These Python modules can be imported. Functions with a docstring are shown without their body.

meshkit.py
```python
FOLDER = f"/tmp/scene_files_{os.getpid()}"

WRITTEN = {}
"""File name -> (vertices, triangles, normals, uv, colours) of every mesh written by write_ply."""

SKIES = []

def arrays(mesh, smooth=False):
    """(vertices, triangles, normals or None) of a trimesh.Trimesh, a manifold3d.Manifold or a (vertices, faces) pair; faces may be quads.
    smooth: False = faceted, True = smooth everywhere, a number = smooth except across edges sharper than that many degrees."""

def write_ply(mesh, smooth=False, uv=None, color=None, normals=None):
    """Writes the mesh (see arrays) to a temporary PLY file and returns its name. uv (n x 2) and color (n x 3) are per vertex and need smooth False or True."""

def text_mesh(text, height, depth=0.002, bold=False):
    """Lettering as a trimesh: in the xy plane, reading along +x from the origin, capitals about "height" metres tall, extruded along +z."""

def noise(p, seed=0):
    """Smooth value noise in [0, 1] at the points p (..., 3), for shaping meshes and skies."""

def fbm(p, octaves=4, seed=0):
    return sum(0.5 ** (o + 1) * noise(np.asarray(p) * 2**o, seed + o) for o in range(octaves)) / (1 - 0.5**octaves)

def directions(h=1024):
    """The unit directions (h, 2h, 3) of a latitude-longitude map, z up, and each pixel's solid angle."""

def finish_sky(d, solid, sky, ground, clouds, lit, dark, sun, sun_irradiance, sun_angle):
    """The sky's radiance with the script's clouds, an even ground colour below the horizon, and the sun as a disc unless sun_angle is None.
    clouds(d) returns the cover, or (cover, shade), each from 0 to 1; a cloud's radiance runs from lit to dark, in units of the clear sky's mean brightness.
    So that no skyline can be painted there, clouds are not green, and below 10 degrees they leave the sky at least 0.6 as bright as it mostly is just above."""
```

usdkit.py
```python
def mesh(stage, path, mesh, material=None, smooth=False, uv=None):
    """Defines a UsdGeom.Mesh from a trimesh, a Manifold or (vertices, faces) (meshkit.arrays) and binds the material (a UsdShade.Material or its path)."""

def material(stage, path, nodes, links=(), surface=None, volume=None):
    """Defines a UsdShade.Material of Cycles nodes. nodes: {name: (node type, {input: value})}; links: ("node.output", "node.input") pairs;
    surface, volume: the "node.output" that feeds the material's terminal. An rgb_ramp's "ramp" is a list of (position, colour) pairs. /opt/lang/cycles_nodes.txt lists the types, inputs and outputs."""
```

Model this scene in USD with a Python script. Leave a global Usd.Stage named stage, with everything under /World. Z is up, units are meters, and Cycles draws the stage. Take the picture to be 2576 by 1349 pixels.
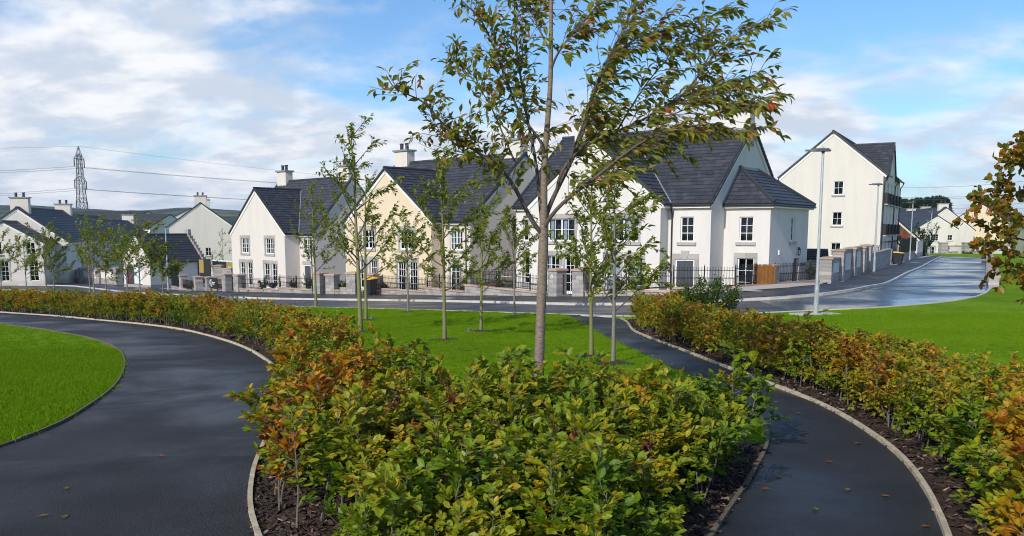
import math, random
import numpy as np
import trimesh, shapely
import manifold3d as m3
from scipy.interpolate import RBFInterpolator, CubicSpline
from shapely.geometry import Polygon, Point, LineString, box as sbox
from pxr import Usd, UsdGeom, UsdLux, UsdShade, Gf, Sdf, Vt
import usdkit, meshkit

stage = Usd.Stage.CreateInMemory()
UsdGeom.SetStageUpAxis(stage, "Z")
UsdGeom.SetStageMetersPerUnit(stage, 1.0)
UsdGeom.Xform.Define(stage, "/World")
UsdGeom.Scope.Define(stage, "/World/Looks")

# ------------------------------------------------------------------ camera
FOC, CX, CY, EYE = 2150.0, 1288.0, 858.0, 2.4      # focal length and principal point in picture units (2576 wide)
PITCH = math.atan((CY - 579.0) / FOC)
cam = UsdGeom.Camera.Define(stage, "/World/camera")
cam.CreateFocalLengthAttr(30.0)
cam.CreateHorizontalApertureAttr(2576 / FOC * 30.0)
cam.CreateVerticalApertureAttr(1349 / FOC * 30.0)
cam.CreateVerticalApertureOffsetAttr((CY - 674.5) / FOC * 30.0)
cam.CreateClippingRangeAttr(Gf.Vec2f(0.1, 20000))
cam.CreateExposureAttr(0.42)
cam.AddTranslateOp().Set(Gf.Vec3d(0, 0, EYE))
cam.AddRotateXOp().Set(90.0 - math.degrees(PITCH))

# ------------------------------------------------------------------ sun and sky
SUN_AZ_LEFT, SUN_EL = math.radians(33.5), math.radians(31)   # behind the camera, to the left
TO_SUN = np.array([-math.sin(SUN_AZ_LEFT) * math.cos(SUN_EL), -math.cos(SUN_AZ_LEFT) * math.cos(SUN_EL), math.sin(SUN_EL)])
sun = UsdLux.DistantLight.Define(stage, "/World/sun")
sun.CreateNormalizeAttr(True)
sun.CreateIntensityAttr(SUN_I := 0.76)
sun.CreateAngleAttr(0.5)
sun.CreateColorAttr(Gf.Vec3f(1.0, 0.95, 0.87))
_q = Gf.Rotation(Gf.Vec3d(0, 0, -1), Gf.Vec3d(*(-TO_SUN).tolist()))
sun.AddTransformOp().Set(Gf.Matrix4d().SetRotate(_q))
dome = UsdLux.DomeLight.Define(stage, "/World/sky")
SKY_S = 0.10
CLOUD_LIT, CLOUD_DARK = (7.5, 7.6, 7.8), (4.9, 5.5, 6.4)
sky_mat = usdkit.material(stage, "/World/Looks/sky", {
    "sky": ("sky_texture", {"sky_type": "single_scattering", "sun_disc": False, "sun_elevation": SUN_EL,
                            "sun_rotation": math.atan2(TO_SUN[0], TO_SUN[1]), "altitude": 100.0, "air_density": 1.0, "aerosol_density": 0.6, "ozone_density": 1.6}),
    "tc": ("texture_coordinate", {}),
    "sep": ("separate_xyz", {}),
    "zc": ("math", {"math_type": "maximum", "value2": 0.0}),
    "za": ("math", {"math_type": "add", "value2": 0.30}),
    "px": ("math", {"math_type": "divide"}), "py": ("math", {"math_type": "divide"}),
    "pl": ("combine_xyz", {"z": 0.0}),
    "mp": ("mapping", {"scale": (1.0, 1.35, 1.0), "location": (3.1, 0.4, 0.0)}),
    "n1": ("noise_texture", {"scale": 1.5, "detail": 9.0, "roughness": 0.6, "distortion": 0.25}),
    "n2": ("noise_texture", {"scale": 4.2, "detail": 7.0, "roughness": 0.58, "distortion": 0.15}),
    "n3": ("noise_texture", {"scale": 0.42, "detail": 2.0}),
    # more cloud towards the west side (picture's left) and a pale veil near the horizon
    "bx": ("map_range", {"range_type": "smoothstep", "from_min": -0.5, "from_max": 0.45, "to_min": 0.072, "to_max": -0.05, "clamp": True}),
    "bz": ("map_range", {"range_type": "smoothstep", "from_min": 0.02, "from_max": 0.30, "to_min": 0.16, "to_max": -0.09, "clamp": True}),
    "s1": ("math", {"math_type": "add"}), "s2": ("math", {"math_type": "add"}),
    "s3": ("math", {"math_type": "multiply_add", "value2": 0.25, "value3": -0.125}), "s4": ("math", {"math_type": "add"}),
    "cov": ("map_range", {"range_type": "smoothstep", "from_min": 0.41, "from_max": 0.66, "to_min": 0.0, "to_max": 1.0, "clamp": True}),
    "shd": ("map_range", {"range_type": "smoothstep", "from_min": 0.40, "from_max": 0.62, "to_min": 0.0, "to_max": 1.0, "clamp": True}),
    "cc": ("mix_color", {"a": CLOUD_DARK, "b": CLOUD_LIT, "use_clamp": False}),
    "tint": ("mix_color", {"blend_type": "multiply", "fac": 1.0, "b": (0.70, 0.97, 1.22), "use_clamp": False}),
    "mx": ("mix_color", {"use_clamp": False}),
    "bg": ("background_shader", {"strength": SKY_S}),
}, [("tc.generated", "sep.vector"), ("sep.z", "zc.value1"), ("zc.value", "za.value1"), ("sep.x", "px.value1"), ("za.value", "px.value2"),
    ("sep.y", "py.value1"), ("za.value", "py.value2"), ("px.value", "pl.x"), ("py.value", "pl.y"), ("pl.vector", "mp.vector"),
    ("mp.vector", "n1.vector"), ("mp.vector", "n2.vector"), ("mp.vector", "n3.vector"),
    ("sep.x", "bx.value"), ("sep.z", "bz.value"), ("bx.result", "s1.value1"), ("bz.result", "s1.value2"),
    ("n3.fac", "s3.value1"), ("s3.value", "s4.value1"), ("s1.value", "s4.value2"), ("n1.fac", "s2.value1"), ("s4.value", "s2.value2"),
    ("s2.value", "cov.value"), ("n2.fac", "shd.value"), ("shd.result", "cc.fac"),
    ("cov.result", "mx.fac"), ("sky.color", "tint.a"), ("tint.result", "mx.a"), ("cc.result", "mx.b"), ("mx.result", "bg.color")], surface="bg.background")
UsdShade.MaterialBindingAPI.Apply(dome.GetPrim()).Bind(sky_mat)
dome.GetPrim().SetCustomDataByKey("label", "blue autumn sky with broken white and grey cloud")
dome.GetPrim().SetCustomDataByKey("category", "sky")
dome.GetPrim().SetCustomDataByKey("kind", "structure")

# ------------------------------------------------------------------ helpers: prims
LOOK = {}
_used = {}
def numbered(parent, name):
    key = (parent, name)
    k = _used.get(key, -1) + 1
    _used[key] = k
    return f"{parent}/{name}" if k == 0 else f"{parent}/{name}_{k:03d}"

def tag(prim, label=None, category=None, group=None, kind=None):
    for k, v in (("label", label), ("category", category), ("group", group), ("kind", kind)):
        if v: prim.SetCustomDataByKey(k, v)
    return prim

class Thing:
    """An Xform under /World at the thing's base; parts are given in world coordinates (or in base coordinates with local=True)."""
    def __init__(self, name, base, label=None, category=None, group=None, kind=None):
        self.path = numbered("/World", name)
        self.base = np.array(base, float)
        x = UsdGeom.Xform.Define(stage, self.path)
        x.AddTranslateOp().Set(Gf.Vec3d(*self.base.tolist()))
        self.prim = tag(x.GetPrim(), label, category, group, kind)
    def part(self, name, mesh, mat, parent=None, smooth=False, label=None, kind=None, tint=None):
        return put(numbered(parent or self.path, name), mesh, mat, self.base, smooth, label=label, kind=kind, tint=tint)

def put(path, mesh, mat, base=(0, 0, 0), smooth=False, label=None, category=None, group=None, kind=None, tint=None):
    if isinstance(mesh, m3.Manifold):
        mm = mesh.to_mesh(); mesh = (np.array(mm.vert_properties[:, :3], float), np.array(mm.tri_verts))
    if isinstance(mesh, trimesh.Trimesh):
        v, f = np.array(mesh.vertices), np.array(mesh.faces)
    else:
        v, f = np.asarray(mesh[0], float), np.asarray(mesh[1], int)
    v = v - np.asarray(base, float)
    pr = usdkit.mesh(stage, path, (v, f), LOOK[mat] if isinstance(mat, str) else mat, smooth=smooth)
    if tint is not None:
        UsdGeom.PrimvarsAPI(pr).CreatePrimvar("tint", Sdf.ValueTypeNames.FloatArray, "vertex").Set(Vt.FloatArray.FromNumpy(np.asarray(tint, np.float32)))
    tag(pr.GetPrim(), label, category, group, kind)
    return path

def single(name, mesh, mat, label, category, group=None, kind=None, smooth=False, tint=None):
    """A thing (or piece of the setting) that is one mesh, its origin at its base."""
    path = numbered("/World", name)
    v = np.asarray(mesh.vertices if isinstance(mesh, trimesh.Trimesh) else mesh[0])
    b = np.array([*(v[:, :2].min(0) + v[:, :2].max(0)) / 2, v[:, 2].min()])
    put(path, mesh, mat, b, smooth, label, category, group, kind, tint)
    UsdGeom.Xformable(stage.GetPrimAtPath(path)).AddTranslateOp().Set(Gf.Vec3d(*b.tolist()))
    return path

# ------------------------------------------------------------------ helpers: meshes (verts, faces)
def cat(ms):
    vs, fs, n = [], [], 0
    for v, f in ms:
        v = np.asarray(v, float); f = np.asarray(f, int)
        if f.shape[1] == 4: f = np.vstack([f[:, [0, 1, 2]], f[:, [0, 2, 3]]])
        vs.append(v); fs.append(f + n); n += len(v)
    return np.vstack(vs), np.vstack(fs)

BOXF = np.array([[0, 2, 1], [0, 3, 2], [4, 5, 6], [4, 6, 7], [0, 1, 5], [0, 5, 4], [1, 2, 6], [1, 6, 5], [2, 3, 7], [2, 7, 6], [3, 0, 4], [3, 4, 7]])
def hexa(p8):
    return np.asarray(p8, float), BOXF
def boxf(o, ex, ey, ez, a, b):
    """Box spanning local a..b in the frame (o; ex, ey, ez)."""
    c = [(a[0], a[1], a[2]), (b[0], a[1], a[2]), (b[0], b[1], a[2]), (a[0], b[1], a[2]), (a[0], a[1], b[2]), (b[0], a[1], b[2]), (b[0], b[1], b[2]), (a[0], b[1], b[2])]
    return np.array([o + ex * x + ey * y + ez * z for x, y, z in c]), BOXF
X3, Y3, Z3 = np.eye(3)
def tube(pts, rad, sides=8, caps=True):
    p = np.asarray(pts, float); n = len(p); rad = np.broadcast_to(rad, (n,))
    t = np.gradient(p, axis=0); t /= np.linalg.norm(t, axis=1, keepdims=True) + 1e-12
    ref = np.array([0.0, 1.0, 0.0]) if abs(t[0, 2]) > 0.7 or abs(t[0, 1]) < 0.7 else X3
    a = ref - t * (t @ ref)[:, None]; a /= np.linalg.norm(a, axis=1, keepdims=True) + 1e-12
    b = np.cross(t, a); an = np.arange(sides) * 2 * np.pi / sides
    v = p[:, None] + rad[:, None, None] * (np.cos(an)[None, :, None] * a[:, None] + np.sin(an)[None, :, None] * b[:, None])
    v = v.reshape(-1, 3); f = []
    for i in range(n - 1):
        for j in range(sides):
            k = (j + 1) % sides
            f += [[i * sides + j, i * sides + k, (i + 1) * sides + k], [i * sides + j, (i + 1) * sides + k, (i + 1) * sides + j]]
    if caps:
        v = np.vstack([v, p[0], p[-1]]); c0, c1 = len(v) - 2, len(v) - 1
        for j in range(sides):
            k = (j + 1) % sides
            f += [[c0, k, j], [c1, (n - 1) * sides + j, (n - 1) * sides + k]]
    return v, np.array(f)
def prism(poly, o, ex, ey, ez, h0, h1):
    """Extrudes a 2D polygon (list of points, any simple shape) in the frame."""
    P = np.asarray(poly, float)
    if Polygon(P).exterior.is_ccw is False: P = P[::-1]
    cs = m3.CrossSection([P.tolist()])
    m = m3.Manifold.extrude(cs, h1 - h0).to_mesh()
    v = np.array(m.vert_properties[:, :3], float); v[:, 2] += h0
    return o + v[:, :1] * ex + v[:, 1:2] * ey + v[:, 2:3] * ez, np.array(m.tri_verts)
def to_man(mesh):
    v, f = mesh
    return m3.Manifold(m3.Mesh(vert_properties=np.ascontiguousarray(v, np.float32), tri_verts=np.ascontiguousarray(f, np.uint32)))
def from_man(m):
    mm = m.to_mesh(); return np.array(mm.vert_properties[:, :3], float), np.array(mm.tri_verts)
def lathe(profile, o, sides=16):
    """profile: (radius, height) pairs from the bottom up."""
    return tube([o + Z3 * h for _, h in profile], [r for r, _ in profile], sides)
def spline(P, n):
    P = np.asarray(P, float); d = np.r_[0, np.cumsum(np.linalg.norm(np.diff(P, axis=0), axis=1))]
    return CubicSpline(d, P)(np.linspace(0, d[-1], n))
def resample(P, step=None, n=None):
    P = np.asarray(P, float); d = np.r_[0, np.cumsum(np.linalg.norm(np.diff(P, axis=0), axis=1))]
    n = n or max(2, int(round(d[-1] / step)) + 1); s = np.linspace(0, d[-1], n)
    return np.stack([np.interp(s, d, P[:, k]) for k in range(P.shape[1])], 1)

# ------------------------------------------------------------------ terrain
CTRL = np.array([(-5, 3, 0), (0, 3, 0), (5, 3, 0), (-3, 8, -.02), (3, 8, -.02), (0, 12, -.12), (-5, 13, -.18), (6, 13, -.12), (0, 20, -.40), (-6, 17, -.33), (-9, 24.5, -.55),
    (-20, 33, -1.0), (-34, 40, -1.5), (9, 22, -.42), (16, 24, -.42), (4, 33, -.85), (2.3, 44, -1.1), (-1, 45, -1.28), (5.7, 42, -.88), (7.9, 41.7, -.70), (11, 41.3, -.48), (13.6, 42.3, -.36), (17.4, 47, -.55), (11.5, 31.5, -.72), (20, 34, -.62), (24.6, 58, -.52), (41, 88, -.75), (34, 60, -.55),
    (60, 124, -1.06), (77, 165, -2.0), (50, 60, -.6), (-20, 69, -2.5), (-4, 53, -1.75), (-12, 60, -2.15), (-32, 79, -3.26), (-57, 97, -3.75), (-80, 100, -4.3), (-55, 70, -2.9), (-40, 130, -4.8), (20, 120, -2.6), (0, 100, -3.0), (100, 120, -1.6),
    (-10, -15, .1), (10, -15, .1), (30, 5, 0), (-30, 5, -.1), (30, 15, -.3)], float)
_rbf = RBFInterpolator(CTRL[:, :2], CTRL[:, 2], kernel="thin_plate_spline", smoothing=0.15)
def ground(x, y):
    x, y = np.broadcast_arrays(np.asarray(x, float), np.asarray(y, float))
    cx, cy = np.clip(x, -95, 120), np.clip(y, -20, 185)
    h = _rbf(np.stack([cx.ravel(), cy.ravel()], 1)).reshape(x.shape)
    far = np.clip(np.hypot(x - cx, y - cy) / 90.0, 0, 1); far = far * far * (3 - 2 * far)
    return h * (1 - far) - 6.0 * far
def gz(p): return float(ground(p[0], p[1]))
FWD, UPV = np.array([0, math.cos(PITCH), -math.sin(PITCH)]), np.array([0, math.sin(PITCH), math.cos(PITCH)])
EYEP = np.array([0, 0, EYE])
def look_dir(px, py): return X3 * (px - CX) / FOC + UPV * (CY - py) / FOC + FWD
def on_ground(px, py):
    """The point of the terrain that a picture point shows (measuring the photograph)."""
    d = look_dir(px, py); d = d / d[1]
    ys = np.concatenate([np.linspace(1.5, 60, 240), np.linspace(60, 320, 260)])
    pts = EYEP + d * ys[:, None]
    below = pts[:, 2] - ground(pts[:, 0], pts[:, 1]) < 0
    k = int(np.argmax(below)) if below.any() else len(ys) - 1
    lo, hi = ys[max(k - 1, 0)], ys[k]
    for _ in range(24):
        mid = (lo + hi) / 2; p = EYEP + d * mid
        if p[2] < gz(p): hi = mid
        else: lo = mid
    p = EYEP + d * (lo + hi) / 2; p[2] = gz(p); return p
def at_depth(px, py, Y):
    d = look_dir(px, py); return EYEP + d * (Y / d[1])
def path_of(pixels, step=0.5, smooth=True):
    P = np.array([on_ground(*q)[:2] for q in pixels])
    return resample(spline(P, 40 * len(P)) if smooth else P, step)
def ribbon(A, B, off, n=None, m=4):
    n = n or max(len(A), len(B)); A, B = resample(A, n=n), resample(B, n=n)
    w = np.linspace(0, 1, m + 1)
    P = A[:, None] * (1 - w)[None, :, None] + B[:, None] * w[None, :, None]
    v = np.concatenate([P, (ground(P[..., 0], P[..., 1]) + off)[..., None]], -1).reshape(-1, 3)
    i, j = np.meshgrid(np.arange(n - 1), np.arange(m), indexing="ij"); a = (i * (m + 1) + j).ravel()
    q = np.stack([a, a + 1, a + m + 2, a + m + 1], 1)
    f = np.vstack([q[:, [0, 1, 2]], q[:, [0, 2, 3]]])
    nz = np.cross(v[f[0, 1]] - v[f[0, 0]], v[f[0, 2]] - v[f[0, 0]])[2]
    return v, (f if nz > 0 else f[:, ::-1])
def offset_line(P, d):
    """Shifts a ground polyline sideways by d (to its left when positive)."""
    t = np.gradient(P[:, :2], axis=0); t /= np.linalg.norm(t, axis=1, keepdims=True) + 1e-9
    return P[:, :2] + np.stack([-t[:, 1], t[:, 0]], 1) * d
def strip_box(P, w0, w1, z0, z1):
    """A continuous strip with a rectangular section along a ground polyline, from offset w0 to w1, z0 to z1 above the ground."""
    A, B = offset_line(P, w0), offset_line(P, w1)
    ga, gb = ground(A[:, 0], A[:, 1]), ground(B[:, 0], B[:, 1])
    rows = [np.c_[A, ga + z0], np.c_[A, ga + z1], np.c_[B, gb + z1], np.c_[B, gb + z0]]
    n = len(P); v = np.concatenate(rows); f = []
    for r in range(4):
        s = (r + 1) % 4
        for i in range(n - 1):
            f += [[r * n + i, r * n + i + 1, s * n + i + 1], [r * n + i, s * n + i + 1, s * n + i]]
    f += [[0, n, 2 * n], [0, 2 * n, 3 * n], [n - 1, 3 * n - 1, 2 * n - 1], [n - 1, 4 * n - 1, 3 * n - 1]]
    return v, np.array(f)
# ------------------------------------------------------------------ materials
def look(name, nodes, links, surface="p.BSDF", volume=None):
    LOOK[name] = usdkit.material(stage, f"/World/Looks/{name}", nodes, links, surface=surface, volume=volume)
def plain(name, c, rough=0.6, metal=0.0, var=0.0, scale=6.0, bump=0.0, bscale=40.0, spec=0.5, dist=0.01, extra=None):
    nodes = {"g": ("geometry", {}), "p": ("principled_bsdf", {"base_color": c, "roughness": rough, "metallic": metal, "specular_ior_level": spec, **(extra or {})})}
    links = []
    if var:
        lo, hi = tuple(x * (1 - var) for x in c), tuple(min(1, x * (1 + var)) for x in c)
        nodes["n"] = ("noise_texture", {"scale": scale, "detail": 5.0, "roughness": 0.6})
        nodes["r"] = ("rgb_ramp", {"ramp": [(0.3, lo), (0.7, hi)]})
        links += [("g.position", "n.vector"), ("n.fac", "r.fac"), ("r.color", "p.base_color")]
    if bump:
        nodes["bn"] = ("noise_texture", {"scale": bscale, "detail": 4.0, "roughness": 0.65})
        nodes["b"] = ("bump", {"strength": bump, "distance": dist})
        links += [("g.position", "bn.vector"), ("bn.fac", "b.height"), ("b.normal", "p.normal")]
    look(name, nodes, links)

def render_coat(name, c, streak=0.08):
    """Wet-dash rendered wall: coarse grain, weather streaks running down, damp and splash marks above the ground."""
    lo = tuple(x * (1 - streak) for x in c); damp = (c[0] * .72, c[1] * .72, c[2] * .68)
    look(name, {"g": ("geometry", {}), "m": ("mapping", {"scale": (1.6, 1.6, 0.20)}), "n": ("noise_texture", {"scale": 1.0, "detail": 7.0, "roughness": 0.66}),
                "r": ("rgb_ramp", {"ramp": [(0.30, lo), (0.60, c)]}), "bn": ("noise_texture", {"scale": 38.0, "detail": 4.0, "roughness": 0.7}), "b": ("bump", {"strength": 0.7, "distance": 0.010}),
                "tc": ("texture_coordinate", {}), "sep": ("separate_xyz", {}), "dn": ("noise_texture", {"scale": 1.7, "detail": 6.0, "roughness": 0.65}), "da": ("math", {"math_type": "multiply_add", "value2": 1.5, "value3": -0.72}),
                "ds": ("math", {"math_type": "subtract"}), "dr": ("map_range", {"range_type": "smoothstep", "from_min": -0.35, "from_max": 0.25, "to_min": 0.0, "to_max": 0.75, "clamp": True}), "mx": ("mix_color", {"b": damp}),
                "p": ("principled_bsdf", {"roughness": 0.92, "specular_ior_level": 0.12})},
         [("g.position", "m.vector"), ("m.vector", "n.vector"), ("n.fac", "r.fac"), ("g.position", "bn.vector"), ("bn.fac", "b.height"), ("b.normal", "p.normal"), ("tc.object", "sep.vector"), ("g.position", "dn.vector"),
          ("dn.fac", "da.value1"), ("da.value", "ds.value1"), ("sep.z", "ds.value2"), ("ds.value", "dr.value"), ("dr.result", "mx.fac"), ("r.color", "mx.a"), ("mx.result", "p.base_color")])
render_coat("render_white", (0.665, 0.63, 0.595))
render_coat("render_cream", (0.65, 0.60, 0.55))
render_coat("render_yellow", (0.69, 0.57, 0.41))
render_coat("render_peach", (0.65, 0.58, 0.50))
render_coat("render_grey", (0.62, 0.58, 0.54))
def by_tint(name, stops, rough, scale=14.0, var=0.35, bump=0.3, bscale=30.0, dist=0.01, spec=0.4, coat=0.0):
    """Pieces whose tone comes from each piece's own primvar, with grain from noise."""
    look(name, {"a": ("attribute", {"attribute": "tint"}), "r": ("rgb_ramp", {"ramp": stops}), "g": ("geometry", {}), "n": ("noise_texture", {"scale": scale, "detail": 6.0, "roughness": 0.65}),
                "mr": ("map_range", {"from_min": 0.25, "from_max": 0.75, "to_min": 1 - var, "to_max": 1 + var}), "mul": ("mix_color", {"blend_type": "multiply", "fac": 1.0, "use_clamp": False}),
                "bn": ("noise_texture", {"scale": bscale, "detail": 4.0}), "b": ("bump", {"strength": bump, "distance": dist}),
                "p": ("principled_bsdf", {"roughness": rough, "specular_ior_level": spec, "coat_weight": coat, "coat_roughness": 0.25})},
         [("a.fac", "r.fac"), ("g.position", "n.vector"), ("n.fac", "mr.value"), ("r.color", "mul.a"), ("mr.result", "mul.b"), ("mul.result", "p.base_color"),
          ("g.position", "bn.vector"), ("bn.fac", "b.height"), ("b.normal", "p.normal")])
by_tint("granite", [(0, (0.24, 0.225, 0.22)), (0.5, (0.32, 0.30, 0.29)), (1, (0.40, 0.365, 0.34))], 0.8, scale=38.0, var=0.35, bump=0.6, bscale=26.0, dist=0.03)
by_tint("coping", [(0, (0.35, 0.25, 0.19)), (0.6, (0.42, 0.305, 0.23)), (1, (0.48, 0.36, 0.28))], 0.8, scale=22.0, var=0.22, bump=0.3)
by_tint("stone_surround", [(0, (0.30, 0.285, 0.27)), (1, (0.40, 0.375, 0.35))], 0.8, scale=20.0, var=0.2)
by_tint("slate_tile", [(0, (0.033, 0.035, 0.045)), (0.55, (0.046, 0.048, 0.060)), (1, (0.064, 0.065, 0.078))], 0.6, scale=3.0, var=0.2, bump=0.25, bscale=50.0, dist=0.004, spec=0.5)
by_tint("kerb_stone", [(0, (0.44, 0.41, 0.37)), (1, (0.56, 0.53, 0.48))], 0.75, scale=16.0, var=0.2)
by_tint("timber_board", [(0, (0.26, 0.10, 0.02)), (1, (0.38, 0.16, 0.035))], 0.6, scale=8.0, var=0.3)
by_tint("weathered_board", [(0, (0.20, 0.15, 0.11)), (1, (0.32, 0.25, 0.19))], 0.8, scale=8.0, var=0.3)
by_tint("dark_timber", [(0, (0.13, 0.045, 0.02)), (1, (0.20, 0.075, 0.03))], 0.7, scale=8.0, var=0.3)
by_tint("mulch", [(0, (0.022, 0.013, 0.009)), (0.6, (0.06, 0.034, 0.022)), (0.9, (0.12, 0.075, 0.05)), (1, (0.26, 0.19, 0.14))], 0.75, scale=30.0, var=0.4)
by_tint("paver", [(0, (0.38, 0.31, 0.26)), (1, (0.50, 0.42, 0.36))], 0.8, scale=16.0, var=0.2)
plain("roof_trim", (0.03, 0.032, 0.038), 0.6, var=0.2, scale=3)
plain("window_white", (0.82, 0.83, 0.85), 0.35)
plain("fascia_white", (0.78, 0.77, 0.74), 0.45)
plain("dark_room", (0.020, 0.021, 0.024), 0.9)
plain("curtain", (0.55, 0.56, 0.60), 0.9, var=0.2, scale=9)
plain("door_grey", (0.055, 0.062, 0.075), 0.45)
plain("iron", (0.012, 0.012, 0.014), 0.4)
plain("pipe_black", (0.014, 0.014, 0.017), 0.4)
plain("chimney_pot", (0.035, 0.036, 0.042), 0.6)
plain("lead", (0.22, 0.24, 0.28), 0.5)
plain("galvanised", (0.52, 0.54, 0.57), 0.38, metal=0.55, var=0.1, scale=4)
plain("lamp_head", (0.10, 0.11, 0.13), 0.4, metal=0.3)
plain("pylon_steel", (0.16, 0.17, 0.19), 0.6, metal=0.2)
plain("cable", (0.10, 0.11, 0.13), 0.6)
plain("bin_black", (0.020, 0.022, 0.027), 0.45)
plain("bin_yellow", (0.72, 0.42, 0.012), 0.45)
plain("brass", (0.45, 0.36, 0.2), 0.35, metal=0.8)
plain("lantern_glass", (0.6, 0.6, 0.55), 0.1)
plain("sign_black", (0.012, 0.012, 0.013), 0.4)
plain("sign_gold", (0.32, 0.23, 0.06), 0.45)
plain("sign_white", (0.75, 0.75, 0.74), 0.5)
plain("sign_grey", (0.16, 0.15, 0.14), 0.5)
plain("poster_dark", (0.06, 0.035, 0.04), 0.4)
plain("poster_red", (0.32, 0.08, 0.08), 0.4)
plain("poster_pale", (0.62, 0.70, 0.72), 0.4)
plain("blue_sack", (0.03, 0.22, 0.62), 0.5)
plain("concrete", (0.50, 0.47, 0.43), 0.85, var=0.12, scale=5, bump=0.2)
plain("pink_gravel", (0.50, 0.40, 0.35), 0.9, var=0.35, scale=55, bump=0.8, bscale=60, dist=0.02)
plain("plot_gravel", (0.30, 0.27, 0.24), 0.9, var=0.3, scale=4, bump=0.5, bscale=40)
plain("edging_dark", (0.12, 0.095, 0.065), 0.85, var=0.3, scale=9, bump=0.3)
plain("edging_timber", (0.46, 0.39, 0.28), 0.8, var=0.25, scale=9, bump=0.3)
plain("cover_plate", (0.36, 0.36, 0.37), 0.6, var=0.15, scale=20)
plain("white_rail", (0.8, 0.8, 0.82), 0.4)
plain("insulator", (0.12, 0.12, 0.13), 0.4)
look("pane", {"t": ("transparent_bsdf", {"color": (0.80, 0.84, 0.86)}), "g": ("glossy_bsdf", {"color": (1, 1, 1), "roughness": 0.02}), "f": ("fresnel", {"IOR": 1.33}), "m": ("mix_closure", {})},
     [("f.fac", "m.fac"), ("t.BSDF", "m.closure1"), ("g.BSDF", "m.closure2")], surface="m.closure")

def asphalt(name, lo, hi, r0, r1, rscale, grain=110.0, bump=0.5, seam=False, stretch=(1, 1, 1), spec=0.5):
    """Asphalt: aggregate grain, tonal patches, and a film of damp that varies the gloss."""
    look(name, {"g": ("geometry", {}), "m": ("mapping", {"scale": stretch}), "n": ("noise_texture", {"scale": rscale, "detail": 5.0, "roughness": 0.6, "distortion": 0.4}),
                "rr": ("map_range", {"range_type": "smoothstep", "from_min": 0.36, "from_max": 0.64, "to_min": r0, "to_max": r1, "clamp": True}),
                "n2": ("noise_texture", {"scale": grain, "detail": 2.0}), "v": ("voronoi_texture", {"scale": grain * 0.8}),
                "r": ("rgb_ramp", {"ramp": [(0.30, lo), (0.66, hi), (0.80, tuple(x * 2.6 for x in hi))]}),
                "n4": ("noise_texture", {"scale": 0.9, "detail": 4.0}), "mr": ("map_range", {"from_min": 0.3, "from_max": 0.7, "to_min": 0.72, "to_max": 1.3}),
                "mul": ("mix_color", {"blend_type": "multiply", "fac": 1.0, "use_clamp": False}),
                "b": ("bump", {"strength": bump, "distance": 0.006}), "p": ("principled_bsdf", {"specular_ior_level": spec})},
         [("g.position", "m.vector"), ("m.vector", "n.vector"), ("n.fac", "rr.value"), ("rr.result", "p.roughness"), ("g.position", "n2.vector"), ("n2.fac", "r.fac"), ("g.position", "v.vector"),
          ("g.position", "n4.vector"), ("n4.fac", "mr.value"), ("r.color", "mul.a"), ("mr.result", "mul.b"), ("mul.result", "p.base_color"), ("v.distance", "b.height"), ("b.normal", "p.normal")])
asphalt("path_asphalt", (0.0150, 0.0143, 0.0148), (0.031, 0.0295, 0.0298), 0.36, 0.70, 0.35, 120, spec=0.34, bump=0.6)
asphalt("apron_asphalt", (0.0130, 0.0124, 0.0128), (0.031, 0.0295, 0.030), 0.5, 0.75, 0.5, 85, bump=0.8, spec=0.28)
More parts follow.
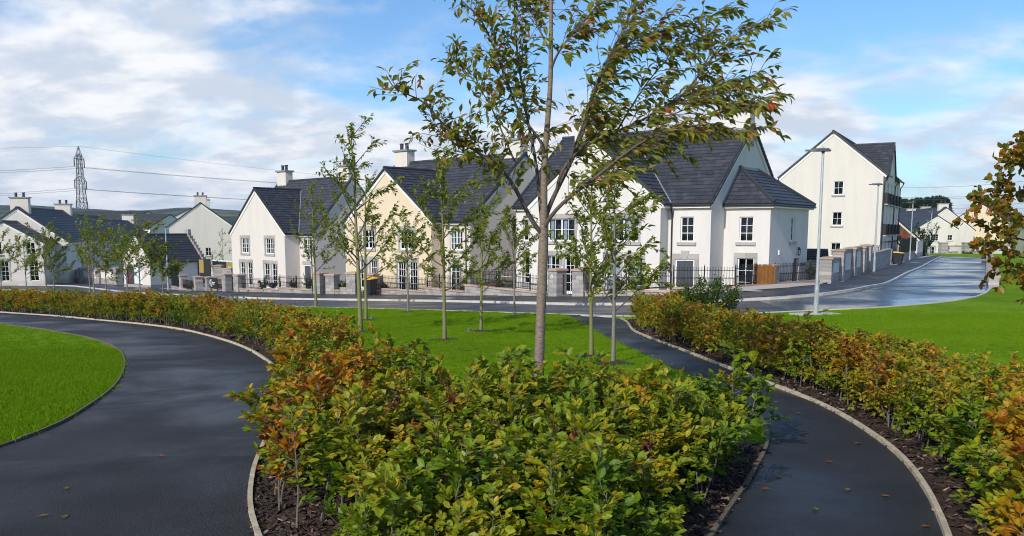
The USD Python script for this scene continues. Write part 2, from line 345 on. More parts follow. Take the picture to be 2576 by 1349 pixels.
asphalt("road_asphalt", (0.040, 0.038, 0.043), (0.075, 0.072, 0.078), 0.36, 0.62, 0.35, 60, stretch=(0.5, 1.4, 1))
asphalt("wet_asphalt", (0.020, 0.021, 0.025), (0.045, 0.045, 0.05), 0.12, 0.46, 0.33, 60, bump=0.14, stretch=(0.55, 0.85, 1), spec=0.5)
asphalt("pavement_asphalt", (0.024, 0.024, 0.028), (0.042, 0.042, 0.046), 0.4, 0.65, 0.5, 80)

look("lawn", {"g": ("geometry", {}), "n1": ("noise_texture", {"scale": 0.28, "detail": 3.0}), "n2": ("noise_texture", {"scale": 9.0, "detail": 6.0, "roughness": 0.7}),
              "r1": ("rgb_ramp", {"ramp": [(0.28, (0.100, 0.205, 0.008)), (0.55, (0.175, 0.300, 0.010)), (0.75, (0.250, 0.320, 0.018))]}),
              "mr": ("map_range", {"from_min": 0.25, "from_max": 0.75, "to_min": 0.62, "to_max": 1.35}), "mul": ("mix_color", {"blend_type": "multiply", "fac": 1.0, "use_clamp": False}),
              "n3": ("noise_texture", {"scale": 45.0, "detail": 4.0}), "b": ("bump", {"strength": 1.0, "distance": 0.05}), "p": ("principled_bsdf", {"roughness": 1.0, "specular_ior_level": 0.04})},
     [("g.position", "n1.vector"), ("g.position", "n2.vector"), ("g.position", "n3.vector"), ("n1.fac", "r1.fac"), ("n2.fac", "mr.value"), ("r1.color", "mul.a"), ("mr.result", "mul.b"),
      ("mul.result", "p.base_color"), ("n3.fac", "b.height"), ("b.normal", "p.normal")])
look("far_ground", {"g": ("geometry", {}), "n1": ("noise_texture", {"scale": 0.012, "detail": 5.0}), "v": ("voronoi_texture", {"scale": 0.006}),
              "r1": ("rgb_ramp", {"ramp": [(0.3, (0.045, 0.085, 0.02)), (0.5, (0.08, 0.12, 0.03)), (0.7, (0.03, 0.05, 0.02))]}), "p": ("principled_bsdf", {"roughness": 0.95, "specular_ior_level": 0.1})},
     [("g.position", "n1.vector"), ("n1.fac", "r1.fac"), ("r1.color", "p.base_color")])
look("hill_cover", {"g": ("geometry", {}), "m": ("mapping", {"scale": (1, 0.6, 1)}), "n1": ("noise_texture", {"scale": 0.0042, "detail": 6.0, "roughness": 0.62}), "v": ("voronoi_texture", {"scale": 0.0038, "randomness": 0.9}),
              "rv": ("rgb_ramp", {"ramp": [(0.0, (0.10, 0.15, 0.04)), (0.4, (0.06, 0.10, 0.03)), (0.7, (0.15, 0.15, 0.06)), (1, (0.07, 0.13, 0.03))], "interpolate": False}),
              "rw": ("map_range", {"range_type": "smoothstep", "from_min": 0.47, "from_max": 0.52, "to_min": 0.0, "to_max": 1.0, "clamp": True}), "sc": ("separate_color", {}),
              "mx": ("mix_color", {"b": (0.017, 0.028, 0.014)}), "p": ("principled_bsdf", {"roughness": 0.95, "specular_ior_level": 0.1})},
     [("g.position", "m.vector"), ("m.vector", "n1.vector"), ("m.vector", "v.vector"), ("v.color", "sc.color"), ("sc.r", "rv.fac"), ("n1.fac", "rw.value"), ("rw.result", "mx.fac"), ("rv.color", "mx.a"), ("mx.result", "p.base_color")])

def leaf_look(name, stops, noise_scale, noise_amount, trans=0.35, rough=0.45, spec=0.3):
    """Leaf: its own tint plus drifts of turning colour through the plants; light comes through the blade."""
    look(name, {"a": ("attribute", {"attribute": "tint"}), "g": ("geometry", {}), "oi": ("object_info", {}), "n": ("noise_texture", {"scale": noise_scale, "detail": 3.0, "roughness": 0.6}),
                "m1": ("math", {"math_type": "multiply_add", "value2": noise_amount, "value3": -0.5 * noise_amount}), "m2": ("math", {"math_type": "add", "use_clamp": True}),
                "r": ("rgb_ramp", {"ramp": stops}), "n5": ("noise_texture", {"scale": 60.0, "detail": 2.0}), "mr": ("map_range", {"from_min": 0.3, "from_max": 0.7, "to_min": 0.75, "to_max": 1.25}),
                "mul": ("mix_color", {"blend_type": "multiply", "fac": 1.0, "use_clamp": False}),
                "p": ("principled_bsdf", {"roughness": rough, "specular_ior_level": spec}), "t": ("translucent_bsdf", {}), "mix": ("mix_closure", {"fac": trans})},
         [("g.position", "n.vector"), ("n.fac", "m1.value1"), ("m1.value", "m2.value1"), ("a.fac", "m2.value2"), ("m2.value", "r.fac"), ("g.position", "n5.vector"), ("n5.fac", "mr.value"),
          ("r.color", "mul.a"), ("mr.result", "mul.b"), ("mul.result", "p.base_color"), ("mul.result", "t.color"), ("p.BSDF", "mix.closure1"), ("t.BSDF", "mix.closure2")], surface="mix.closure")
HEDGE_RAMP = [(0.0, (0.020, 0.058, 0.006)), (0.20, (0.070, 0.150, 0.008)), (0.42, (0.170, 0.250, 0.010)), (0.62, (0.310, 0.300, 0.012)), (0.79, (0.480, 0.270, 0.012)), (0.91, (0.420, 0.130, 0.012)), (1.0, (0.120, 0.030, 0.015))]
leaf_look("hedge_leaf_front", HEDGE_RAMP, 1.25, 0.95)
leaf_look("hedge_leaf_gold", [(p, c) for p, c in zip([0.0, 0.16, 0.32, 0.55, 0.74, 0.90, 1.0], [c for _, c in HEDGE_RAMP])], 0.9, 0.95)
leaf_look("cherry_leaf", [(0.0, (0.090, 0.125, 0.014)), (0.35, (0.175, 0.200, 0.020)), (0.62, (0.260, 0.235, 0.030)), (0.84, (0.330, 0.180, 0.034)), (0.95, (0.36, 0.10, 0.018)), (1.0, (0.40, 0.06, 0.02))], 1.6, 0.40, trans=0.42)
leaf_look("young_tree_leaf", [(0.0, (0.10, 0.14, 0.014)), (0.4, (0.19, 0.24, 0.020)), (0.75, (0.30, 0.30, 0.030)), (0.95, (0.22, 0.15, 0.02)), (1.0, (0.26, 0.12, 0.02))], 0.5, 0.5, trans=0.45)
leaf_look("beech_leaf", [(0.0, (0.06, 0.09, 0.012)), (0.35, (0.14, 0.14, 0.014)), (0.6, (0.26, 0.16, 0.013)), (0.85, (0.34, 0.11, 0.012)), (1.0, (0.13, 0.035, 0.01))], 2.0, 0.6)
leaf_look("shrub_leaf", [(0.0, (0.020, 0.045, 0.010)), (0.5, (0.050, 0.095, 0.012)), (1.0, (0.12, 0.16, 0.016))], 1.0, 0.4)
leaf_look("red_leaf", [(0.0, (0.05, 0.015, 0.015)), (0.6, (0.12, 0.03, 0.03)), (1.0, (0.2, 0.06, 0.04))], 1.0, 0.4)
leaf_look("pine_needle", [(0.0, (0.012, 0.028, 0.012)), (0.5, (0.024, 0.05, 0.018)), (1.0, (0.05, 0.075, 0.022))], 0.25, 0.5, trans=0.15)
leaf_look("grass_blade", [(0.0, (0.12, 0.24, 0.006)), (0.5, (0.20, 0.36, 0.008)), (0.9, (0.27, 0.39, 0.014)), (1.0, (0.27, 0.30, 0.04))], 0.35, 0.5, trans=0.45, rough=0.8, spec=0.05)
leaf_look("flower_pale", [(0.0, (0.6, 0.35, 0.4)), (1.0, (0.75, 0.7, 0.68))], 1.0, 0.3)
def bark(name, lo, hi, moss=None, zs=0.25):
    nodes = {"g": ("geometry", {}), "m": ("mapping", {"scale": (1, 1, 3.2)}), "n": ("noise_texture", {"scale": 16.0, "detail": 7.0, "roughness": 0.7}), "r": ("rgb_ramp", {"ramp": [(0.3, lo), (0.7, hi)]}),
             "b": ("bump", {"strength": 0.6, "distance": 0.012}), "p": ("principled_bsdf", {"roughness": 0.7, "specular_ior_level": 0.3})}
    links = [("g.position", "m.vector"), ("m.vector", "n.vector"), ("n.fac", "r.fac"), ("n.fac", "b.height"), ("b.normal", "p.normal")]
    if moss:
        nodes |= {"n2": ("noise_texture", {"scale": 3.0, "detail": 4.0}), "rw": ("map_range", {"range_type": "smoothstep", "from_min": 0.36, "from_max": 0.6, "to_min": 0.0, "to_max": 0.9, "clamp": True}), "mx": ("mix_color", {"b": moss})}
        links += [("g.position", "n2.vector"), ("n2.fac", "rw.value"), ("rw.result", "mx.fac"), ("r.color", "mx.a"), ("mx.result", "p.base_color")]
    else: links.append(("r.color", "p.base_color"))
    look(name, nodes, links)
bark("cherry_bark", (0.11, 0.080, 0.062), (0.30, 0.230, 0.175))
bark("limb_bark", (0.060, 0.046, 0.042), (0.15, 0.115, 0.10))
bark("mossy_bark", (0.14, 0.13, 0.06), (0.26, 0.23, 0.13), moss=(0.19, 0.19, 0.06))
bark("grey_bark", (0.13, 0.115, 0.10), (0.27, 0.24, 0.21))
bark("stem_bark", (0.07, 0.055, 0.042), (0.19, 0.165, 0.135))
bark("twig_bark", (0.09, 0.055, 0.035), (0.19, 0.11, 0.07))
# ------------------------------------------------------------------ ground, hills, roads, paths
def axis(near_lo, near_hi, step, far_lo, far_hi, grow=1.16):
    a = [near_lo]; s = step
    b = list(np.arange(near_lo, near_hi + 1e-6, step))
    s = step
    while b[-1] < far_hi: s *= grow; b.append(b[-1] + s)
    lo = [near_lo]; s = step
    while lo[-1] > far_lo: s *= grow; lo.append(lo[-1] - s)
    return np.array(lo[::-1][:-1] + b)
gx, gy = axis(-30, 40, 0.8, -4500, 4500), axis(-6, 60, 0.8, -600, 4500)
GX, GY = np.meshgrid(gx, gy, indexing="ij"); GZ = ground(GX, GY)
i, j = np.meshgrid(np.arange(len(gx) - 1), np.arange(len(gy) - 1), indexing="ij"); a = (i * len(gy) + j).ravel()
quad = np.stack([a, a + len(gy), a + len(gy) + 1, a + 1], 1)
put("/World/ground", (np.stack([GX, GY, GZ], -1).reshape(-1, 3), np.vstack([quad[:, [0, 1, 2]], quad[:, [0, 2, 3]]])), "lawn", smooth=True, label="bright mown grass that covers the ground between paths and roads", category="lawn", kind="structure")

# far hills: a height field in rings round the site, on the picture's left and straight on
az = np.radians(np.linspace(-58, 50, 260)); rr = np.concatenate([np.linspace(500, 1500, 14), np.linspace(1600, 4200, 40)])
A, R = np.meshgrid(az, rr, indexing="ij"); HX, HY = R * np.sin(A), R * np.cos(A)
deg = np.degrees(A)
crest = np.interp(deg, [-60, -33, -29, -26.5, -24.5, -23, -21.5, -20.5, -17, -10, 0, 10, 25, 50], [74, 72, 74, 66, 60, 62, 70, 72, 64, 58, 44, 30, 24, 24])
rise = np.interp(R, [500, 1100, 1700, 2300, 3000, 4200], [0, 0.16, 0.42, 0.80, 1.0, 0.9])
nz = np.array(meshkit.fbm(np.stack([HX / 420, HY / 420, 0 * HX], -1).reshape(-1, 3))).reshape(HX.shape)
wood = np.array(meshkit.fbm(np.stack([HX / 60, HY / 60, 0 * HX + 5], -1).reshape(-1, 3))).reshape(HX.shape)
HZ = -7 + rise * crest + nz * 16 * np.clip(rise, 0, 0.7) + np.clip(wood, 0, 1) * 9 * np.clip(rise - 0.3, 0, 1)
i, j = np.meshgrid(np.arange(len(az) - 1), np.arange(len(rr) - 1), indexing="ij"); a = (i * len(rr) + j).ravel()
quad = np.stack([a, a + len(rr), a + len(rr) + 1, a + 1], 1)[:, ::-1]
put("/World/hills", (np.stack([HX, HY, HZ], -1).reshape(-1, 3), np.vstack([quad[:, [0, 1, 2]], quad[:, [0, 2, 3]]])), "hill_cover", smooth=True, label="long low hills with dark woods and green fields on the horizon", category="hills", kind="structure")

# ---- the two paths of the park (edges measured in the photograph)
LEFT_OUT_PX = [(-260, 770), (-130, 777), (0, 787), (120, 795), (250, 807), (380, 820), (480, 836), (560, 857), (620, 880), (660, 904), (690, 930), (700, 975), (690, 1040), (665, 1110), (636, 1180), (624, 1240), (626, 1300), (640, 1349), (668, 1420), (712, 1510), (780, 1640)]
LEFT_IN_PX = [(-260, 792), (-130, 803), (0, 816), (60, 823), (160, 838), (240, 855), (290, 875), (311, 895), (315, 920), (306, 950), (278, 985), (220, 1028), (120, 1083), (0, 1127), (-140, 1170), (-340, 1215), (-700, 1260)]
RIGHT_OUT_PX = [(1560, 803), (1578, 815), (1590, 832), (1640, 855), (1720, 885), (1800, 917), (1880, 948), (1960, 980), (2040, 1011), (2110, 1046), (2180, 1090), (2240, 1136), (2285, 1182), (2313, 1222), (2338, 1266), (2357, 1310), (2372, 1349), (2392, 1420), (2412, 1510), (2430, 1640)]
RIGHT_IN_PX = [(1400, 786), (1425, 795), (1470, 817), (1520, 845), (1580, 874), (1640, 902), (1700, 932), (1770, 965), (1850, 1005), (1905, 1045), (1933, 1085), (1933, 1125), (1905, 1185), (1872, 1240), (1836, 1292), (1800, 1349), (1755, 1420), (1700, 1500), (1600, 1640)]
left_out, left_in = path_of(LEFT_OUT_PX, 0.25), path_of(LEFT_IN_PX, 0.25)
right_out, right_in = path_of(RIGHT_OUT_PX, 0.25), path_of(RIGHT_IN_PX, 0.25)
put("/World/park_path", ribbon(left_out, left_in, 0.008, n=140, m=8), "path_asphalt", smooth=True, label="dark asphalt path that curves past the round lawn and the long hedge", category="path", kind="structure")
put("/World/park_path_001", ribbon(right_out, right_in, 0.008, n=140, m=8), "path_asphalt", smooth=True, label="dark asphalt path between the front hedge and the golden hedge, running down to the road", category="path", kind="structure")
# the newer, coarser asphalt nearest the camera
seam = path_of([(-700, 1215), (-300, 1190), (0, 1165), (150, 1158), (300, 1153), (450, 1150), (600, 1150), (640, 1152)], 0.25)
seam_near = path_of([(-900, 1700), (-500, 1760), (0, 1800), (150, 1800), (300, 1800), (450, 1800), (600, 1760), (690, 1720)], 0.25)
def clip_ribbon(A, B, off, n=70, m=24):
    """Apron between the seam and the near edge; its right side stops at the timber edging."""
    A, B = resample(A, n=n), resample(B, n=n)
    k = np.linspace(0, 1, m + 1)
    P = A[:, None] * (1 - k)[None, :, None] + B[:, None] * k[None, :, None]
    lim = left_out[np.argsort(left_out[:, 1])]; xm = np.interp(P[..., 1], lim[:, 1], lim[:, 0])
    last = P[-1].copy(); 
    for c in range(m + 1):
        x0, x1 = P[0, c, 0], np.interp(P[-1, c, 1], lim[:, 1], lim[:, 0])
        P[:, c, 0] = x0 + (P[:, c, 0] - x0) * (x1 - x0) / (P[-1, c, 0] - x0)
    v = np.concatenate([P, (ground(P[..., 0], P[..., 1]) + off)[..., None]], -1).reshape(-1, 3)
    ii, jj = np.meshgrid(np.arange(n - 1), np.arange(m), indexing="ij"); a = (ii * (m + 1) + jj).ravel()
    q = np.stack([a, a + m + 1, a + m + 2, a + 1], 1); f = np.vstack([q[:, [0, 1, 2]], q[:, [0, 2, 3]]])
    if np.cross(v[f[0, 1]] - v[f[0, 0]], v[f[0, 2]] - v[f[0, 0]])[2] < 0: f = f[:, ::-1]
    return v, f
put("/World/path_apron", clip_ribbon(seam, seam_near, 0.013), "apron_asphalt", smooth=True, label="coarser dark asphalt at the near end of the path, below the seam", category="path", kind="structure")

# timber edging boards along the beds and lawn
def edging(P, label, w0, w1, h, length=3.0, mat="edging_timber"):
    t = Thing("timber_edging", (*P[len(P) // 2], gz(P[len(P) // 2])), label, "path edging", kind="structure")
    per = max(4, int(round(length / 0.25)))
    k = 0
    while k < len(P) - 2:
        seg = P[k:k + per + 1].copy()
        if len(seg) < 3: break
        d = seg[-1] - seg[-2]; seg[-1] = seg[-1] - d * 0.03
        t.part("edging_board", strip_box(seg, w0, w1, -0.05, h + 0.004 * ((k // per) % 3)), mat)
        k += per
edging(left_out, "pale timber edging between the left path and the hedge bed", 0.0, 0.045, 0.05)
edging(left_in, "dark timber edging round the near lawn on the left", -0.03, 0.0, 0.035, mat="edging_dark")
edging(right_out, "pale timber edging between the right path and the golden hedge", 0.0, 0.05, 0.05)
edging(right_in[right_in[:, 1] < 12], "thin timber edging along the shaded side of the front hedge bed", -0.04, 0.0, 0.04, mat="edging_dark")

# ---- road and footways of the street
KERB_PX = [(-500, 716), (-250, 716), (4, 718.6), (120, 719.5), (180, 720.5), (260, 729.5), (337, 737.5), (400, 742), (520, 748), (674, 753.5), (820, 755.5), (974, 757.5), (1200, 762.5), (1461, 769.5), (1640, 768), (1823, 761), (1980, 753), (2098, 742), (2165, 731), (2222, 719), (2281, 691), (2345, 659), (2371, 646)]
NEAR_PX = [(-500, 723), (-250, 724.5), (4, 728.5), (90, 730), (150, 741), (260, 752), (400, 760), (600, 768.5), (750, 772), (900, 775.5), (1100, 781), (1300, 787.5), (1430, 791.5), (1600, 797), (1750, 795), (1850, 790.5), (1990, 783.5), (2150, 777.5), (2250, 771.5), (2340, 764), (2410, 756), (2455, 747), (2479, 737), (2488, 726), (2484, 708), (2481, 690), (2481, 672), (2480, 648)]
BACK_PX = [(-500, 706), (-250, 706), (4, 708), (124, 712), (284, 718.5), (345, 723), (430, 731), (545, 736), (600, 737.6), (674, 739), (812, 743.5), (942, 744.2), (1100, 746.5), (1250, 748.5), (1400, 751), (1530, 751), (1640, 748.5), (1697, 747.8), (1840, 740.8), (1980, 730.3), (2060, 723), (2102, 718), (2139, 702), (2199, 685.6), (2289, 655.6), (2366, 642.7)]
kerb_l, near_l, back_l = path_of(KERB_PX, 0.4, False), path_of(NEAR_PX, 0.4, False), path_of(BACK_PX, 0.4, False)
def smooth_line(P, n=3):
    for _ in range(n): P = np.vstack([P[:1], (P[:-2] + 2 * P[1:-1] + P[2:]) / 4, P[-1:]])
    return P
kerb_l, near_l, back_l = (resample(smooth_line(P, 8), 0.4) for P in (kerb_l, near_l, back_l))
def split(P, x): return P[P[:, 0] <= x + 0.01], P[P[:, 0] >= x - 0.4]
kl, kr = split(kerb_l, 11.0); nl, nr = split(near_l, 11.0)
put("/World/road", ribbon(kl, nl, 0.006, n=240, m=8), "road_asphalt", smooth=True, label="grey asphalt street in front of the row of houses", category="road", kind="structure")
put("/World/road_001", ribbon(kr, nr, 0.006, n=240, m=8), "wet_asphalt", smooth=True, label="wet asphalt side road that shines with the sky, on the right", category="road", kind="structure")
put("/World/pavement", ribbon(back_l, kerb_l, 0.105, n=420, m=5), "pavement_asphalt", smooth=True, label="dark asphalt pavement along the front garden walls", category="pavement", kind="structure")
# kerb stones one by one along the far side, a flush pale kerb along the near side
kt = Thing("kerb", (*kerb_l[len(kerb_l) // 2], gz(kerb_l[len(kerb_l) // 2])), "pale concrete kerb between street and pavement", "kerb", kind="structure")
rng = np.random.default_rng(3)
vis = kerb_l[(kerb_l[:, 0] > -70) & (kerb_l[:, 0] < 80)]
K = resample(vis, 0.92)
for q in range(len(K) - 1):
    a, b = K[q], K[q + 1]; d = (b - a) / np.linalg.norm(b - a)
    xm = (a[0] + b[0]) / 2
    h = 0.115
    seg = np.array([a + d * 0.006, (a + b) / 2, b - d * 0.006])
    kt.part("kerb_stone", strip_box(seg, 0.0, 0.14, -0.05, h + rng.uniform(-.003, .003)), "kerb_stone", tint=np.full(12, rng.uniform(0, 1)))
nk = resample(near_l[(near_l[:, 0] > -60)], 0.92)
kt2 = Thing("kerb", (*near_l[len(near_l) // 2], gz(near_l[len(near_l) // 2])), "thin flush pale kerb along the grass side of the street", "kerb", kind="structure")
for q in range(len(nk) - 1):
    a, b = nk[q], nk[q + 1]; d = (b - a) / np.linalg.norm(b - a)
    seg = np.array([a + d * 0.005, (a + b) / 2, b - d * 0.005])
    kt2.part("kerb_stone", strip_box(seg, -0.10, 0.0, -0.05, 0.03), "kerb_stone", tint=np.full(12, rng.uniform(0, 1)))
# pale dropped crossing where the path meets the street
dk = path_of([(1462, 795.5), (1500, 797), (1540, 798.5)], 0.3, False)
single("dropped_kerb", strip_box(dk, -0.05, 0.35, -0.02, 0.035), "concrete", "pale dropped kerb where the right path meets the street", "dropped kerb", kind="structure")
# gravel strip in front of the corner house and behind the bay on the right
gs_a = path_of([(1600, 751.5), (1697, 747.0), (1840, 740.0), (1980, 729.5), (2060, 722.3)], 0.4, False)
gs_b = path_of([(1600, 746), (1692, 739.5), (1858, 728.6), (1980, 719.0), (2085, 714.0)], 0.4, False)
put("/World/gravel_strip", ribbon(gs_a, gs_b, 0.112, n=50, m=4), "pink_gravel", label="pink gravel margin below the corner house wall", category="gravel strip", kind="structure")
_g2 = back_l[(back_l[:, 0] > 14) & (back_l[:, 1] > 44)]
put("/World/gravel_strip_002", ribbon(offset_line(_g2, .02), offset_line(_g2, 1.3), 0.02, n=60, m=3), "pink_gravel", label="gravel margin below the stepped wall along the side road", category="gravel strip", kind="structure")
gb_a = path_of([(2482, 650), (2483, 672), (2484, 690), (2492, 728)], 0.4, False)
gb_b = path_of([(2494, 650), (2504, 672), (2516, 700), (2514, 722)], 0.4, False)
put("/World/gravel_strip_001", ribbon(gb_a, gb_b, 0.02, n=40, m=4), "pink_gravel", label="pink gravel beside the parking bay kerb on the far right", category="gravel strip", kind="structure")
# made ground of the building plots behind the pavement: pale gravel and paving
_bl = back_l[(back_l[:, 1] < 62) | (back_l[:, 0] < 5)]
plot_f = offset_line(_bl, 0.35); _k = np.clip((_bl[:, :1] + 2) / 24, 0, 1)
plot_b = _bl + (np.array([[.62, .78]]) * (1 - _k) + np.array([[-.62, .78]]) * _k) * 24
put("/World/plot_ground", ribbon(plot_f, plot_b, 0.012, n=160, m=16), "plot_gravel", smooth=True, label="pale gravelled plots round and behind the houses", category="gravel", kind="structure")
# covers set in the paving
def cover(px, py, w, d, ang, label, off=0.109):
    c = on_ground(px, py); ex = np.array([math.cos(ang), math.sin(ang), 0]); ey = np.array([-math.sin(ang), math.cos(ang), 0])
    t = Thing("manhole_cover", c + Z3 * off, label, "manhole cover")
    b = c + Z3 * off
    t.part("frame", cat([boxf(b, ex, ey, Z3, (-w, -d, 0), (w, -d + .05, .012)), boxf(b, ex, ey, Z3, (-w, d - .05, 0), (w, d, .012)), boxf(b, ex, ey, Z3, (-w, -d + .05, 0), (-w + .05, d - .05, .012)), boxf(b, ex, ey, Z3, (w - .05, -d + .05, 0), (w, d - .05, .012))]), "cover_plate")
    t.part("lid", boxf(b, ex, ey, Z3, (-w + .055, -d + .055, -.01), (w - .055, d - .055, .008)), "cover_plate")
cover(1896, 737.5, .42, .3, -.5, "pale square cover in the pavement before the corner house")
cover(2301, 664.5, 0.35, .28, .5, "small cover in the pavement beside the wet side road", 0.112)
cover(1128, 755.4, 0.55, 0.3, -.6, "pale cover in the pavement before the yellow house wall")
# ------------------------------------------------------------------ houses
class Frame:
    """Local frame of a building: u along the front (to the right seen from the street), v to the back, z up."""
    def __init__(self, x, y, z, th):
        self.o = np.array([x, y, z], float); self.u = np.array([math.cos(th), -math.sin(th), 0]); self.v = np.array([math.sin(th), math.cos(th), 0])
    def p(self, a, b, z): return self.o + self.u * a + self.v * b + Z3 * z
    def ch(self, mesh):
        v, f = mesh; return self.o + v[:, :1] * self.u + v[:, 1:2] * self.v + v[:, 2:3] * Z3, f   # frame is right-handed seen from above

def gable_prism(axis_, a0, a1, c0, c1, E, R, base=-0.8):
    """House-shaped solid in local coordinates: ridge along 'u' or 'v'."""
    mid = (c0 + c1) / 2; prof = [(c0, base), (c1, base), (c1, E), (mid, E + R), (c0, E)]
    if axis_ == "u": return prism(prof, X3 * a0, Y3, Z3, X3, 0, a1 - a0)
    return prism(prof, Y3 * a0 + 0, X3, Z3, -Y3, -(a1 - a0), 0)

def shell(solids, cuts):
    m = to_man(solids[0])
    if m.volume() < 0: m = to_man((solids[0][0], solids[0][1][:, ::-1]))
    for s in solids[1:]:
        k = to_man(s)
        if k.volume() < 0: k = to_man((s[0], s[1][:, ::-1]))
        m = m + k
    for c in cuts:
        k = to_man(c)
        if k.volume() < 0: k = to_man((c[0], c[1][:, ::-1]))
        m = m - k
    return from_man(m)

class Face:
    """A wall face: origin at its lower left seen from outside, r to the right, n outwards."""
    def __init__(self, o, r, n): self.o, self.r, self.n = np.asarray(o, float), np.asarray(r, float), np.asarray(n, float)
    def p(self, a, z, d=0.0): return self.o + self.r * a + Z3 * z + self.n * d
    def box(self, a0, a1, z0, z1, d0, d1): return boxf(self.o, self.r, Z3, self.n, (a0, z0, d0), (a1, z1, d1))

RECESS = 0.14
def cut_of(face, a, z, w, h): return face.box(a - w / 2, a + w / 2, z, z + h, -0.55, 0.05)

def window(th, face, a, z, w, h, cols=2, rows=3, lights=2, surround=None, sill=True, door=False, curtain=0, parent=None, small=False):
    """A glazed opening centred at a, its foot at height z: frame with sub-parts pane, glazing bars, room behind, sill and stones."""
    fw = 0.055; ms = []
    d0, d1 = -RECESS, -RECESS + 0.06
    ms += [face.box(a - w/2 + .002, a - w/2 + fw, z, z + h, d0, d1), face.box(a + w/2 - fw, a + w/2 - .002, z, z + h, d0, d1),
           face.box(a - w/2 + fw, a + w/2 - fw, z, z + (0.24 if door else fw + .02), d0, d1 - .002), face.box(a - w/2 + fw, a + w/2 - fw, z + h - fw, z + h - .002, d0, d1 - .002)]
    lw = w / lights
    for k in range(1, lights): ms.append(face.box(a - w/2 + k*lw - fw*.7, a - w/2 + k*lw + fw*.7, z + fw, z + h - fw, d0 + .002, d1 + .003))
    fr = th.part("door_window" if door else "window", cat(ms), "window_white", parent)
    zb = z + (0.24 if door else fw + .02); zt = z + h - fw
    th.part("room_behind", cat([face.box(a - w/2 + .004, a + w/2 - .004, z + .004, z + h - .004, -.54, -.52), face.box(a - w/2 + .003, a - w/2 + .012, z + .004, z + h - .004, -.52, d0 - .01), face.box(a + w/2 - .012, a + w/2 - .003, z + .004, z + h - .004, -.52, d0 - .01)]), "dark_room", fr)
    bars = []
    for k in range(lights):
        x0, x1 = a - w/2 + k*lw + fw, a - w/2 + (k+1)*lw - fw
        if k: x0 -= fw * .3
        if k < lights - 1: x1 += fw * .3
        th.part("pane", face.box(x0, x1, zb, zt, d0 + .02, d0 + .026), "pane", fr)
        cs = [face.box(x0 + (x1-x0)*c/cols - .013, x0 + (x1-x0)*c/cols + .013, zb, zt, d0 + .028, d1 - .008) for c in range(1, cols)]
        rs = [face.box(x0, x1, zb + (zt-zb)*r/rows - .013, zb + (zt-zb)*r/rows + .013, d0 + .030, d1 - .010) for r in range(1, rows)]
        for b in cs + rs: bars.append(b)
        if curtain:
            wv = 10; xs = np.linspace(x0 + .01, x0 + (x1 - x0) * curtain, wv + 1); zz = [zb, zt]
            V = np.array([face.p(x, zq, d0 - .07 + .02 * (q % 2)) for q, x in enumerate(xs) for zq in zz]); F = []
            for q in range(wv): F += [[2*q, 2*q+2, 2*q+3], [2*q, 2*q+3, 2*q+1]]
            th.part("curtain", (V, np.array(F)), "curtain", fr)
    if bars:
        if small: th.part("glazing_bars", cat(bars), "window_white", fr)
        else:
            for b in bars: th.part("glazing_bar", b, "window_white", fr)
    if sill: th.part("sill", face.box(a - w/2 - .16, a + w/2 + .16, z - .16, z - .003, -RECESS + .01, .09), "stone_surround", fr, tint=np.full(8, .8))
    if surround:
        sw = surround; n = 0; r_ = np.random.default_rng(int(abs(a) * 1000 + z * 77) + 5)
        W = w + 2 * sw; k = 3 if w > 1.2 else 2
        for q in range(k):
            th.part("surround_stone", face.box(a - W/2 + W*q/k + .004, a - W/2 + W*(q+1)/k - .004, z + h + .004, z + h + .27, -.05, .028), "stone_surround", fr, tint=np.full(8, r_.uniform(0, 1)))
        js = max(2, int(round(h / .55)))
        for q in range(js):
            for s in (-1, 1):
                e = sw * (1.0 if q % 2 else 0.72)
                x0, x1 = (a - w/2 - e, a - w/2 - .002) if s < 0 else (a + w/2 + .002, a + w/2 + e)
                th.part("surround_stone", face.box(x0, x1, z + h*q/js + .004, z + h*(q+1)/js - .004, -.05, .026), "stone_surround", fr, tint=np.full(8, r_.uniform(0, 1)))
    return fr

def chimney(th, F, a, b, top, wu=1.5, wv=0.75, mat="render_white", base=None, pots=2):
    base = top - 1.9 if base is None else base
    c = th.part("chimney", F.ch(boxf(np.zeros(3), X3, Y3, Z3, (a - wu/2, b - wv/2, base), (a + wu/2, b + wv/2, top))), mat)
    th.part("chimney_cope", F.ch(boxf(np.zeros(3), X3, Y3, Z3, (a - wu/2 - .12, b - wv/2 - .12, top), (a + wu/2 + .12, b + wv/2 + .12, top + .13))), "lead", c)
    for k in range(pots):
        o = F.p(a + (k - (pots - 1) / 2) * wu * .42, b, top + .13)
        th.part("chimney_pot", lathe([(.155, 0), (.14, .06), (.135, .40), (.16, .42), (.16, .50), (.12, .50), (.12, .44)], o, 12), "chimney_pot", c)

